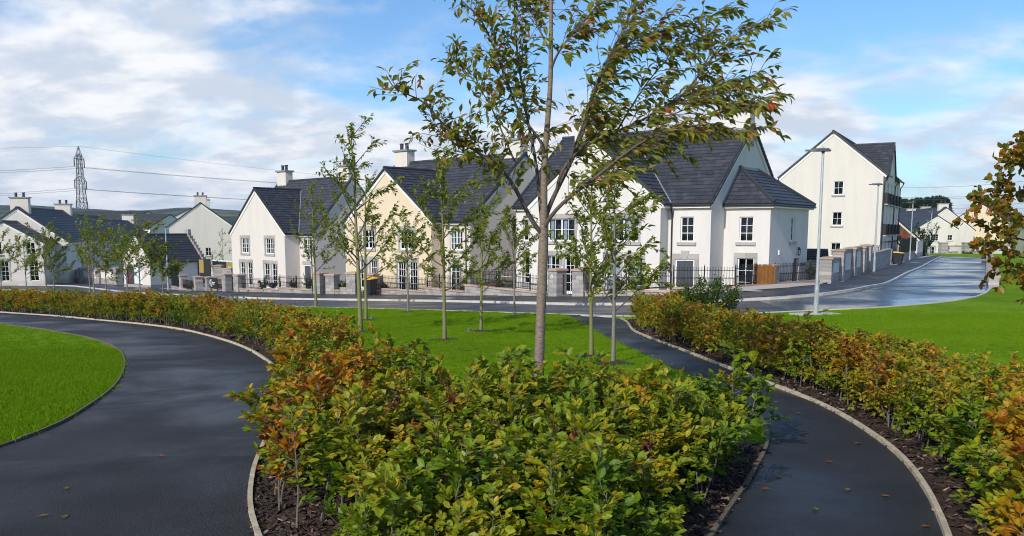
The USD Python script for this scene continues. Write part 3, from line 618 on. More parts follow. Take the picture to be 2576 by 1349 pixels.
def roof_plane(th, F, o, ex, ey, poly, parent=None, tw=0.34, tl=0.32, tiles=300, mat="slate_tile", seed=1, slab=True, plain_rows=False):
    """One slope: o is the eave corner (local house coordinates), ex along the eave, ey up the slope; poly in (s, t). A slab with every tile laid on it."""
    n = np.cross(ex, ey); n = n / np.linalg.norm(n)
    if n[2] < 0: n = -n
    P = Polygon(poly).buffer(0); pre = shapely.prepared.prep(P)
    def world(V): return F.o + V[:, :1] * F.u + V[:, 1:2] * F.v + V[:, 2:3] * Z3
    top = None
    if slab:
        v, f = prism(list(P.exterior.coords)[:-1], o, ex, ey, n, -0.02, 0.06)
        top = th.part("roof_slope", (world(v), f), "roof_trim", parent)
    r_ = np.random.default_rng(seed); pieces = []
    s0, t0, s1, t1 = P.bounds; rows = int(math.ceil((t1 - t0) / tl))
    for r in range(rows):
        ta, tb = t0 + r * tl, t0 + (r + 1) * tl + .03
        off = (r % 2) * tw / 2
        cols = [(s0, s1)] if plain_rows else [(s0 - off + c * tw, s0 - off + (c + 1) * tw) for c in range(int((s1 - s0 + off) / tw) + 2)]
        for (sa, sb) in cols:
            bx_ = sbox(sa + (.0 if plain_rows else .007), ta, sb - (.0 if plain_rows else .007), tb)
            if not pre.contains(bx_):
                bx_ = bx_.intersection(P)
                if bx_.is_empty or bx_.geom_type != "Polygon" or bx_.area < .004: continue
            q = np.array(bx_.exterior.coords)[:-1]
            if not Polygon(q).exterior.is_ccw: q = q[::-1]
            k = len(q); lift = .062 + .040 * (1 - (q[:, 1] - ta) / (tb - ta)) + (0 if plain_rows else r_.uniform(-.003, .003))
            if np.dot(np.cross(ex, ey), n) < 0: q, lift = q[::-1], lift[::-1]
            T = o + q[:, :1] * ex + q[:, 1:] * ey + n * lift[:, None]; Bm = o + q[:, :1] * ex + q[:, 1:] * ey + n * .055
            fs = [[0, i_, i_ + 1] for i_ in range(1, k - 1)]
            for i_ in range(k):
                j_ = (i_ + 1) % k; fs += [[i_, k + i_, k + j_], [i_, k + j_, j_]]
            pieces.append((world(np.vstack([T, Bm])), np.array(fs), r_.uniform(0, 1) ** 1.2 if not plain_rows else r_.uniform(.2, .6)))
    facing = True
    d = [np.linalg.norm(p[0].mean(0) - EYEP) - 2.0 * np.sqrt(len(p[0])) * 0 for p in pieces]
    order = np.argsort(d); par = top or parent
    for k_ in order[:tiles]:
        v, f, t_ = pieces[k_]; th.part("roof_tile" if not plain_rows else "tile_course", (v, f), mat, par, tint=np.full(len(v), t_))
    rest = order[tiles:]
    if len(rest):
        v, f = cat([(pieces[k_][0], pieces[k_][1]) for k_ in rest])
        th.part("roof_tiles", (v, f), mat, par, kind="stuff", tint=np.concatenate([np.full(len(pieces[k_][0]), pieces[k_][2]) for k_ in rest]))
    return top

def gable_trim(th, F, foot, apex, nrm, white=True):
    """Barge board (pale) and dark verge along one gable edge, from foot to apex (local); nrm points out of the gable."""
    d = apex - foot; L = np.linalg.norm(d); d = d / L; s = np.cross(nrm, d); s = s if s[2] > 0 else -s
    def w(m): return F.o + m[0][:, :1] * F.u + m[0][:, 1:2] * F.v + m[0][:, 2:3] * Z3, m[1]
    if white: th.part("bargeboard", w(boxf(foot, d, s, nrm, (0, -.24, .0), (L, -.03, .03))), "fascia_white")
    th.part("verge", w(boxf(foot, d, s, nrm, (-.02, -.028, -.06), (L + .06, .13, .05))), "roof_trim")
def ridge_cap(th, F, a, b, r=.11):
    n = max(2, int(np.linalg.norm(b - a) / .45)); m = []
    for k in range(n):
        p, q = a + (b - a) * (k + .01) / n, a + (b - a) * (k + .99) / n
        m.append(tube([F.p(*p), F.p(*q)], r, 8))
    th.part("ridge_cap", cat(m), "roof_trim")
def gutter(th, F, a, b, drop=None, out=None):
    """Half-round gutter with white fascia behind; a, b local eave ends."""
    th.part("gutter", tube([F.p(*a), F.p(*b)], .058, 8), "pipe_black")
def downpipe(th, F, a, b, zt, zb, nx, ny):
    pts = [F.p(a + nx*.22, b + ny*.22, zt), F.p(a + nx*.22, b + ny*.22, zt - .12), F.p(a + nx*.06, b + ny*.06, zt - .42), F.p(a + nx*.06, b + ny*.06, zb)]
    th.part("downpipe", tube(pts, .038, 8), "pipe_black")
def wall_lantern(name, face, a, z, label):
    t = Thing(name, face.p(a, z), label, "wall lamp")
    o = face.p(a, z, .13)
    t.part("bracket", cat([face.box(a - .05, a + .05, z + .02, z + .24, .0, .02), face.box(a - .012, a + .012, z + .36, z + .385, .0, .13)]), "iron")
    t.part("lantern_glass", lathe([(.05, 0), (.085, .25)], o, 6), "lantern_glass")
    fr = [tube([o + (face.r * math.cos(k) + face.n * math.sin(k)) * .056, o + (face.r * math.cos(k) + face.n * math.sin(k)) * .092 + Z3 * .25], .009, 4) for k in np.arange(6) * math.pi / 3]
    t.part("cage", cat(fr + [lathe([(.03, -.06), (.07, -.02), (.07, 0)], o, 6)]), "iron")
    t.part("cap", lathe([(.115, .25), (.04, .36), (.015, .42)], o, 6), "iron")

def panel_door(th, face, a, z, w, h, mat="door_grey"):
    th.part("door_frame", cat([face.box(a - w/2 - .07, a - w/2, z, z + h + .07, -.10, -.03), face.box(a + w/2, a + w/2 + .07, z, z + h + .07, -.10, -.03), face.box(a - w/2, a + w/2, z + h, z + h + .07, -.10, -.031)]), "window_white")
    d = th.part("door", face.box(a - w/2 + .004, a + w/2 - .004, z + .01, z + h - .004, -.11, -.06), mat)
    for (c, z0, z1) in ((-1, .84, .93), (1, .84, .93), (-1, .42, .80), (1, .42, .80), (-1, .08, .34), (1, .08, .34)):
        x0 = a + c * w * .22
        th.part("door_panel", face.box(x0 - w*.15, x0 + w*.15, z + h*z0, z + h*z1, -.06, -.045), mat, d)
    th.part("letterbox", face.box(a - .14, a + .14, z + h*.36, z + h*.395, -.06, -.04), "brass", d)
    th.part("handle", face.box(a - w/2 + .06, a - w/2 + .18, z + h*.47, z + h*.49, -.06, -.02), "brass", d)

def street_house(label, X, Y, g, th_, w, p, r, D, E, R, Rw, l, wall, tiles, seed, lean=False):
    """The row's house type: a long block with its ridge along the street, a gabled wing to the front, chimneys on both gables.
    Local origin: where the wing's right side meets the block's front; the wing spans u = -w..0, the block u = -w-l..r."""
    F = Frame(X, Y, g, th_)
    T = Thing("detached_house", F.p(0, 0, 0), label, "house", "white and yellow houses along the street")
    tanm, tanw = R / (D / 2), Rw / (w / 2)
    ff = Face(F.p(-w, -p, 0), F.u, -F.v)            # wing front
    fr = Face(F.p(0, 0, 0), F.u, -F.v)              # recessed front, right of the wing
    fl = Face(F.p(-w - l, 0, 0), F.u, -F.v)         # recessed front, left of the wing
    fg = Face(F.p(r, 0, 0), F.v, F.u)               # right gable
    fs = Face(F.p(0, -p, 0), F.v, F.u)              # wing's right side
    return F, T, ff, fr, fl, fg, fs, tanm, tanw

def finish_house(T, F, cuts, w, p, r, D, E, R, Rw, l, wall, tiles, seed, tanm, tanw, extra=()):
    m = shell([F.ch(gable_prism("u", -w - l, r, 0, D, E, R)), F.ch(gable_prism("v", -p, D / 2, -w, 0, E, Rw))] + [F.ch(e) for e in extra], cuts)
    if wall == "render_yellow":        # the wing is yellow, the block behind it paler
        T.part("wall", shell([F.ch(gable_prism("u", -w - l, r, 0, D, E, R))], cuts), "render_peach", label="paler peach rendered wall")
        T.part("wing_wall", shell([F.ch(gable_prism("v", -p, D / 2, -w, 0, E - .004, Rw))], cuts), wall, label="yellow rendered front wing wall")
    else: T.part("wall", m, wall)
    oh, og = .24, .16
    # main block slopes
    cosm, cosw = 1 / math.hypot(1, tanm), 1 / math.hypot(1, tanw)
    ey = np.array([0, cosm, tanm * cosm]); Ls = (D / 2 + oh) / cosm
    o = np.array([-w - l - og, -oh, E - oh * tanm]); ln = w + l + r + 2 * og
    full = Polygon([(0, 0), (ln, 0), (ln, Ls), (0, Ls)])
    apex_t = (Rw / tanm + oh) / cosm; u0 = l + og
    k = oh * tanm / tanw
    wing = Polygon([(u0 - k, -.01), (u0 + w + k, -.01), (u0 + w / 2, apex_t)])
    P = full.difference(wing)
    parts = sorted([P] if P.geom_type == "Polygon" else list(P.geoms), key=lambda q: -q.area)
    roof = T.part("roof", F.ch(boxf(np.zeros(3), X3, Y3, Z3, (-w - l + .3, D / 2 - .1, E + R - .5), (r - .3, D / 2 + .1, E + R - .2))), "roof_trim")
    roof_plane(T, F, o, X3, ey, list(parts[0].exterior.coords)[:-1], roof, tiles=tiles[0], seed=seed)
    eyb = np.array([0, -cosm, tanm * cosm])
    roof_plane(T, F, np.array([-w - l - og, D + oh, E - oh * tanm]), X3, eyb, [(0, 0), (ln, 0), (ln, Ls), (0, Ls)], roof, tiles=0, seed=seed + 1, plain_rows=True)
    # wing slopes: right (seen from the street) and left
    Lw = (w / 2 + oh) / cosw
    for sgn, nt in ((1, tiles[1]), (-1, 40)):
        eyw = np.array([-sgn * cosw, 0, tanw * cosw])
        ow = np.array([(oh if sgn > 0 else -w - oh), -p - og, E - oh * tanw])
        v_at = lambda z: z / tanm                     # valley: where the block's slope reaches height E + z
        zb, zt = -oh * tanw, Rw
        poly = [(0, 0), (p + og + v_at(zb), 0), (p + og + v_at(zt), Lw), (0, Lw)]
        roof_plane(T, F, ow, Y3, eyw, poly, roof, tiles=nt, seed=seed + 2 + sgn)
        # pale lead valley
        T.part("valley", tube([F.p(ow[0], v_at(zb) - .0, E + zb + .11), F.p(-w / 2, v_at(zt), E + zt + .11)], .05, 6), "lead", roof)
        gable_trim(T, F, np.array([ow[0], -p - .02, E - oh * tanw]), np.array([-w / 2, -p - .02, E + Rw + .0]), -Y3 + 0)
    for sgn, a in ((1, r), (-1, -w - l)):
        for b0 in (-oh, D + oh):
            gable_trim(T, F, np.array([a + sgn * .02, b0, E - oh * tanm]), np.array([a + sgn * .02, D / 2, E + R]), sgn * X3)
    ridge_cap(T, F, np.array([-w - l - og, D / 2, E + R + .09]), np.array([r + og, D / 2, E + R + .09]))
    ridge_cap(T, F, np.array([-w / 2, -p - og, E + Rw + .09]), np.array([-w / 2, Rw / tanm, E + Rw + .09]))
    # eaves: white soffit and fascia, black gutters
    for (a0, a1) in ((-w - l, -w - oh), (oh, r)):
        T.part("fascia", F.ch(boxf(np.zeros(3), X3, Y3, Z3, (a0, -oh + .04, E - oh * tanm - .17), (a1, -.004, E - oh * tanm + .0))), "fascia_white")
        gutter(T, F, (a0 - .1, -oh - .03, E - oh * tanm - .02), (a1 + .1, -oh - .03, E - oh * tanm - .02))
    for s_, a in ((1, 0), (-1, -w)):
        T.part("fascia", F.ch(boxf(np.zeros(3), X3, Y3, Z3, (min(a + s_ * .004, a + s_ * (oh - .04)), -p - .0, E - oh * tanw - .17), (max(a + s_ * .004, a + s_ * (oh - .04)), -.25, E - oh * tanw))), "fascia_white")
        gutter(T, F, (a + s_ * (oh + .03), -p - .1, E - oh * tanw - .02), (a + s_ * (oh + .03), -oh - .02, E - oh * tanw - .02))
    return roof

def vents(T, F, roof, spots, tanm, E):
    for (a, b) in spots:
        o = np.array([a, b, E + b * tanm + .1]); c = 1 / math.hypot(1, tanm)
        m = boxf(o, X3, np.array([0, c, tanm * c]), np.array([0, -tanm * c, c]), (-.19, -.13, -.03), (.19, .13, .05))
        T.part("roof_vent", (F.o + m[0][:, :1] * F.u + m[0][:, 1:2] * F.v + m[0][:, 2:3] * Z3, m[1]), "roof_trim", roof)

# ---- the corner house, white, with a hipped side wing
pw = dict(w=8.2, p=.95, r=2.35, D=10.6, E=5.12, R=4.18, Rw=3.38, l=1.6)
F, T, ff, fr, fl, fg, fs, tm, tw_ = street_house("large white corner house with hipped side wing and grey front door", 8.2, 45.2, -1.24, .625, wall="render_white", tiles=None, seed=11, **pw)
w, p, r, D, E, R, Rw, l = (pw[k] for k in ("w", "p", "r", "D", "E", "R", "Rw", "l"))
side = Face(F.p(r, 2.0, 0), F.u, -F.v); SW, SD, SV = 2.45, 6.3, 1.75     # lean-to: width, depth, set-back
side = Face(F.p(r, SV, 0), F.u, -F.v); side_r = Face(F.p(r + SW, SV, 0), F.v, F.u)
cuts = []
openings = []      # face, a, z, w, h, kw
openings += [(ff, 2.15, 3.02, 1.75, 1.25, dict(lights=2, cols=2, rows=2, surround=.2, curtain=.3)), (ff, 6.05, 3.02, 1.75, 1.25, dict(lights=2, cols=2, rows=3, surround=.2, curtain=.6))]
openings += [(ff, 1.6, .02, .9, 2.2, dict(lights=1, cols=3, rows=4, door=True, surround=.17, sill=False, curtain=.3)), (ff, 2.85, .02, .9, 2.2, dict(lights=1, cols=3, rows=4, door=True, surround=.17, sill=False)),
             (ff, 5.45, .02, .9, 2.2, dict(lights=1, cols=2, rows=4, door=True, surround=.17, sill=False, curtain=.9)), (ff, 6.75, .02, .9, 2.2, dict(lights=1, cols=2, rows=4, door=True, surround=.17, sill=False, curtain=.8))]
openings += [(fr, 1.05, 3.02, .74, 1.3, dict(lights=1, cols=2, rows=3)), (side, 1.2, 3.02, .74, 1.3, dict(lights=1, cols=2, rows=3)), (side, 1.22, .1, .86, 2.1, dict(lights=1, cols=2, rows=3, door=True, surround=.2, sill=False)),
             (side_r, 3.6, 3.02, .74, 1.3, dict(lights=1, cols=2, rows=3)), (fl, .8, 3.0, .62, 1.25, dict(lights=1, cols=2, rows=3)), (fl, .8, .5, .5, 1.75, dict(lights=1, cols=1, rows=3, surround=.15))]
for (f_, a, z, ww, hh, kw) in openings: cuts.append(cut_of(f_, a, z, ww, hh))
cuts += [fr.box(.98 - .53, .98 + .53, 0.0, 2.12, -.12, .05), side_r.box(4.0, 4.9, 0, 2.1, -.2, .05)]
lean_prof = boxf(np.zeros(3), X3, Y3, Z3, (r - .05, SV, -.8), (r + SW, SV + SD, E - .02))
roof = finish_house(T, F, cuts, wall="render_white", tiles=(300, 300), seed=11, tanm=tm, tanw=tw_, extra=[lean_prof], **pw)
for (f_, a, z, ww, hh, kw) in openings: window(T, f_, a, z, ww, hh, **kw)
panel_door(T, fr, .98, 0.02, .92, 2.03)
# stone door surround with keystone
for k, (a0, a1, z0, z1) in enumerate([(.98 - .78, .98 - .535, -.0, 1.06), (.98 - .78, .98 - .535, 1.066, 2.12), (.98 + .535, .98 + .78, 0, 1.06), (.98 + .535, .98 + .78, 1.066, 2.12), (.98 - .78, .98 - .17, 2.126, 2.42), (.98 + .17, .98 + .78, 2.126, 2.42)]):
    T.part("door_stone", fr.box(a0, a1, z0, z1, -.1, .03), "stone_surround", tint=np.full(8, (k * .37) % 1))
T.part("keystone", prism([(.98 - .13, 2.126), (.98 + .13, 2.126), (.98 + .24, 2.58), (.98 - .24, 2.58)], fr.o, fr.r, Z3, fr.n, -.1, .045), "stone_surround", tint=np.full(8, .9))
T.part("back_door", side_r.box(4.02, 4.88, 0, 2.08, -.18, -.14), "door_grey")
# lean-to roof: side slope with hips at both ends
tl_ = 1.78 / SW; top_z = E + 1.78; oh = .26; c_ = 1 / math.hypot(1, tl_)
Lr = (SW + oh) / c_; hip = SW + oh
roof_plane(T, F, np.array([r + SW + oh, SV - oh, E - oh * tl_]), Y3, np.array([-c_, 0, tl_ * c_]), [(0, 0), (SD + 2*oh, 0), (SD + 2*oh - hip * .8, Lr), (hip * .8, Lr)], roof, tiles=120, seed=31)
th2 = 1.78 / (hip * .8 - oh + .0001) if False else (top_z - (E - oh * tl_)) / (hip * .8); c2 = 1 / math.hypot(1, th2)
roof_plane(T, F, np.array([r + .0, SV - oh, E - oh * tl_]), X3, np.array([0, c2, th2 * c2]), [(0, 0), (hip, 0), (.02, hip * .8 / c2), (0, hip * .8 / c2)], roof, tiles=80, seed=33)
roof_plane(T, F, np.array([r + .0, SV + SD + oh, E - oh * tl_]), X3, np.array([0, -c2, th2 * c2]), [(0, 0), (hip, 0), (.02, hip * .8 / c2), (0, hip * .8 / c2)], roof, tiles=0, seed=34)
hipA, hipB = np.array([r + SW + oh, SV - oh, E - oh * tl_ + .1]), np.array([r + .04, SV - oh + hip * .8, top_z + .1])
T.part("hip_cap", tube([F.p(*hipA), F.p(*hipB)], .11, 8), "roof_trim", roof)
T.part("hip_cap", tube([F.p(hipA[0], SV + SD + oh, hipA[2]), F.p(r + .04, SV + SD + oh - hip * .8, top_z + .1)], .11, 8), "roof_trim", roof)
T.part("flashing", cat([F.ch(boxf(np.zeros(3), X3, Y3, Z3, (r + .01, SV - oh + hip * .8, top_z - .02), (r + .16, SV + SD + oh - hip * .8, top_z + .14))), tube([F.p(r + .03, SV - oh, E - oh * tl_ + .12), F.p(r + .03, SV - oh + hip * .8, top_z + .12)], .05, 6)]), "lead", roof)
T.part("fascia", cat([F.ch(boxf(np.zeros(3), X3, Y3, Z3, (r + .005, SV - oh + .05, E - oh * tl_ - .17), (r + SW + oh - .05, SV - .004, E - oh * tl_ + .0))), F.ch(boxf(np.zeros(3), X3, Y3, Z3, (r + SW + .004, SV - .004, E - oh * tl_ - .17), (r + SW + oh - .05, SV + SD + oh, E - oh * tl_ + .0)))]), "fascia_white")
gutter(T, F, (r, SV - oh - .03, E - oh * tl_ - .03), (r + SW + oh + .03, SV - oh - .03, E - oh * tl_ - .03)); gutter(T, F, (r + SW + oh + .03, SV - oh - .03, E - oh * tl_ - .03), (r + SW + oh + .03, SV + SD + oh, E - oh * tl_ - .03))
chimney(T, F, r - .75, D / 2, E + R + .8); chimney(T, F, -w - l + 1.7, D / 2, E + R + .8)
vents(T, F, roof, [(.55, 1.75), (1.5, 1.75)], tm, E)
downpipe(T, F, .22, 0, E - .2, -.3, 0, -1); downpipe(T, F, -w - .35, 0, E - .2, -.3, 0, -1)
for k in (0, 1): T.part("wall_vent", side_r.box(1.4 + 3.0 * k, 1.5 + 3.0 * k, 2.35, 2.6, 0, .05), "fascia_white")
T.part("alarm_horn", tube([side_r.p(5.25, 1.75, 0), side_r.p(5.25, 1.75, .14), side_r.p(5.25, 1.75, .22)], [.03, .03, .075], 8), "iron")
wall_lantern("wall_lantern", fr, .12, 1.55, "black lantern on the white wall left of the grey front door")
wall_lantern("wall_lantern", side_r, 4.45, 2.3, "black lantern on the shaded side wall of the corner house")
MAIN_F = F

# ---- the yellow house and the left white house
def type_house(label, X, Y, g, th_, wall, tiles, seed, pp):
    F, T, ff, fr, fl, fg, fs, tm, tw_ = street_house(label, X, Y, g, th_, wall=wall, tiles=None, seed=seed, **pp)
    w, p, r, D, E, R, Rw, l = (pp[k] for k in ("w", "p", "r", "D", "E", "R", "Rw", "l"))
    yel = "yellow" in wall
    ops = [(ff, w * .27, 2.98, 1.35 if not yel else 1.5, 1.3, dict(lights=2, cols=2, rows=3, surround=.2)), (ff, w * .73, 2.98, 1.35 if not yel else 1.5, 1.3, dict(lights=2, cols=2, rows=3, surround=.2, curtain=.5 if yel else .2))]
    for c in (w * .27, w * .73):
        for k in (-.62, .62): ops.append((ff, c + k, .02, .86, 2.15, dict(lights=1, cols=3 if yel else 2, rows=4, door=True, surround=.15, sill=False, curtain=.9 if (yel and c > w / 2) else .25)))
    ops += [(fr, r * .5, 2.98, 1.2, 1.25, dict(lights=2, cols=2, rows=3, curtain=.4 if yel else 0))]
    if yel: ops += [(fr, r * .45, .02, .9, 2.1, dict(lights=1, cols=2, rows=4, door=True, surround=.16, sill=False))]
    cuts = [cut_of(f_, a, z, ww, hh) for (f_, a, z, ww, hh, kw) in ops]
    if not yel: cuts.append(fr.box(r * .5 - .5, r * .5 + .5, 0, 2.1, -.12, .05))
    roof = finish_house(T, F, cuts, wall=wall, tiles=tiles, seed=seed, tanm=tm, tanw=tw_, **pp)
    for (f_, a, z, ww, hh, kw) in ops: window(T, f_, a, z, ww, hh, **kw)
    if not yel:
        panel_door(T, fr, r * .5, .02, .9, 2.0)
        T.part("door_stone", fr.box(r * .5 - .72, r * .5 + .72, 2.13, 2.4, -.1, .03), "stone_surround", tint=np.full(8, .6))
    chimney(T, F, -w - l + .9, D / 2, E + R + .95, mat="render_cream"); chimney(T, F, r - .8, D / 2, E + R + .95, mat="render_cream")
    vents(T, F, roof, [(.6, 1.9)], tm, E)
    downpipe(T, F, r - .35, 0, E - .2, -.3, 0, -1); downpipe(T, F, -w - .3, 0, E - .2, -.3, 0, -1)
    return F
YEL_F = type_house("yellow house with front gable and slate roof, between two white houses", -4.56, 56.37, -1.87, .765, "render_yellow", (300, 160), 21, dict(w=9.3, p=.95, r=2.65, D=10.07, E=4.99, R=4.28, Rw=3.38, l=1.55))
WHT_F = type_house("white house with front gable and grey door, left of the yellow house", -17.92, 72.5, -2.6, .765, "render_cream", (160, 140), 41, dict(w=8.9, p=1.4, r=2.2, D=8.0, E=4.87, R=4.55, Rw=3.61, l=.45))
# ------------------------------------------------------------------ garden walls, piers, railings
def proj(p):
    d = np.asarray(p, float) - EYEP; z = d @ FWD
    return CX + FOC * d[0] / z, CY - FOC * (d @ UPV) / z
_sub = trimesh.creation.box((1, 1, 1)).subdivide()
_sv, _sf = np.array(_sub.vertices), np.array(_sub.faces)
_mid = (np.abs(_sv) > .49).sum(1) == 1
wrng = np.random.default_rng(17)
def rough_block(o, ex, ey, a, b, push=.018):
    """Rock-faced stone block between a and b in the frame (o; ex, ey, z): edges straight, faces bulged."""
    v = _sv.copy(); v[_mid] *= 1 + 2 * wrng.uniform(.2, 1.0, (int(_mid.sum()), 1)) * push / .3
    v[_mid] += np.where(np.abs(v[_mid]) > .49, 0, wrng.uniform(-.15, .15, (int(_mid.sum()), 3)))
    a, b = np.asarray(a, float), np.asarray(b, float); c, s = (a + b) / 2, b - a
    ext = np.where(np.abs(v) > .5, np.sign(v) * (.5 + (np.abs(v) - .5) * .3 / np.maximum(s, .05)), v)
    q = c + ext * s
    return o + q[:, :1] * ex + q[:, 1:2] * ey + q[:, 2:] * Z3, _sf
def stone(th, name, mesh, mat, parent=None):
    th.part(name, mesh, mat, parent, tint=np.full(len(mesh[0]), wrng.uniform(0, 1)))
def gdir(A, B):
    ex = np.array([B[0] - A[0], B[1] - A[1], 0.0]); L = np.linalg.norm(ex); ex /= L
    return ex, np.array([-ex[1], ex[0], 0.0]), L          # ey points to the left of A->B
BH, BL = .215, .44
def low_wall(A, B, ztop, label, depth=.26, coping=True, cop_h=.085, group=None, name="garden_wall", over=.06):
    """Block wall from A to B (plan), level top at ztop (under the coping), down to the ground."""
    ex, ey, L = gdir(A, B); o = np.array([A[0], A[1], 0.0]); zb = min(gz(A), gz(B)) + .0
    t = Thing(name, ((A[0] + B[0]) / 2, (A[1] + B[1]) / 2, zb), label, "wall", group)
    t.part("mortar", boxf(o, ex, ey, Z3, (.012, .02, zb - .15), (L - .012, depth - .02, ztop - .01)), "concrete")
    rows = int(math.ceil((ztop - zb + .05) / BH))
    for q in range(rows):
        z1 = ztop - q * BH - .004; z0 = z1 - BH + .012; off = (q % 2) * BL / 2; n = int(L / BL) + 2
        for c in range(n):
            a0, a1 = max(0, c * BL - off), min(L, (c + 1) * BL - off)
            if a1 - a0 < .08: continue
            g = gz(o + ex * (a0 + a1) / 2) + .09
            if z1 < g: continue
            stone(t, "granite_block", rough_block(o, ex, ey, (a0 + .005, 0, z0), (a1 - .005, depth, z1)), "granite")
    if coping:
        n = max(1, int(round(L / .9)))
        for c in range(n):
            stone(t, "coping_stone", boxf(o, ex, ey, Z3, (L*c/n + .003, -over, ztop), (L*(c+1)/n - .003, depth + over, ztop + cop_h + wrng.uniform(-.003, .003))), "coping")
    return t
def pier(C, ex, ztop, label, s=.6, cap_h=.14, name="gate_pier", group=None, mat="coping"):
    ey = np.array([-ex[1], ex[0], 0.0]); o = np.array([C[0], C[1], 0.0]); zb = gz(C) + .09
    t = Thing(name, (C[0], C[1], zb), label, "gate pier" if name == "gate_pier" else "pier", group)
    h = s / 2; t.part("mortar", boxf(o, ex, ey, Z3, (-h + .015, -h + .015, zb - .15), (h - .015, h - .015, ztop)), "concrete")
    rows = max(1, int(round((ztop - zb + .03) / BH))); bh = (ztop - zb + .03) / rows
    for q in range(rows):
        z0, z1 = zb - .03 + q * bh + .005, zb - .03 + (q + 1) * bh - .005
        m = .1 * (1 if q % 2 else -1)
        for (x0, x1) in ((-h, m - .005), (m + .005, h)):
            stone(t, "granite_block", rough_block(o, ex, ey, (x0, -h, z0), (x1, h, z1)), "granite")
    c = h + .07
    stone(t, "pier_cap", prism([(-c, -c), (c, -c), (c, c), (-c, c)], o, ex, ey, Z3, ztop, ztop + cap_h * .7), mat)
    v = np.array([[-c, -c, ztop + cap_h*.7], [c, -c, ztop + cap_h*.7], [c, c, ztop + cap_h*.7], [-c, c, ztop + cap_h*.7], [0, 0, ztop + cap_h*1.15]])
    stone(t, "cap_top", (o + v[:, :1] * ex + v[:, 1:2] * ey + v[:, 2:] * Z3, np.array([[0, 1, 4], [1, 2, 4], [2, 3, 4], [3, 0, 4]])), mat)
    return t
def bar_mesh(p, z0, z1, r=.010, spear=True):
    pts = [np.array([p[0], p[1], z0]), np.array([p[0], p[1], z1])]
    m = [tube(pts, r, 4, False)]
    if spear: m.append(tube([pts[1] - Z3 * .01, pts[1] + Z3 * .025, pts[1] + Z3 * .09], [.008, .019, .002], 4))
    return cat(m)
def railing(A, B, z0a, z0b, h, label, spacing=.135, post_every=1.7, dog=True, group="iron railings on the garden walls", ends=(True, True), name="iron_railing"):
    """Spear-topped railing; its foot runs from z0a at A to z0b at B."""
    ex, ey, L = gdir(A, B); A3, B3 = np.array([A[0], A[1], z0a]), np.array([B[0], B[1], z0b])
    t = Thing(name, (A3 + B3) / 2, label, "railing", group)
    P = lambda s, z: A3 + (B3 - A3) * (s / L) + Z3 * z
    for z in ([.10, h * .47, h - .12] if dog else [.10, h - .12]):
        t.part("rail", tube([P(0, z), P(L, z)], .017, 4), "iron")
    n = max(1, int(round(L / post_every)))
    for k in range(n + 1):
        if (k == 0 and not ends[0]) or (k == n and not ends[1]): continue
        q = P(L * k / n, 0)
        t.part("post", cat([boxf(q, ex, ey, Z3, (-.025, -.025, -.02), (.025, .025, h + .02)), tube([q + Z3 * (h + .02), q + Z3 * (h + .06), q + Z3 * (h + .16)], [.022, .034, .004], 6)]), "iron")
    m = max(2, int(round(L / spacing)))
    for k in range(1, m):
        q = P(L * k / m, 0); t.part("bar", bar_mesh(q, q[2] + .06, q[2] + h - .03), "iron")
        if dog:
            q = P(L * (k - .5) / m, 0); t.part("short_bar", bar_mesh(q, q[2] + .06, q[2] + h * .53, .0085, False), "iron")
    return t
def iron_gate(A, B, z0, h, label):
    ex, ey, L = gdir(A, B); o = np.array([A[0], A[1], z0 + .06])
    t = Thing("garden_gate", ((A[0] + B[0]) / 2, (A[1] + B[1]) / 2, z0), label, "gate")
    t.part("gate_frame", cat([boxf(o, ex, ey, Z3, (.04, -.02, 0), (.08, .02, h)), boxf(o, ex, ey, Z3, (L - .08, -.02, 0), (L - .04, .02, h - .04)), boxf(o, ex, ey, Z3, (.08, -.015, .02), (L - .08, .015, .06)), boxf(o, ex, ey, Z3, (.08, -.015, h * .45), (L - .08, .015, h * .45 + .03)), boxf(o, ex, ey, Z3, (.08, -.015, h - .14), (L - .08, .015, h - .11))]), "iron")
    m = max(3, int(L / .12))
    for k in range(1, m):
        q = o + ex * (L * k / m); t.part("bar", bar_mesh(q, q[2] + .03, q[2] + h - .06), "iron")

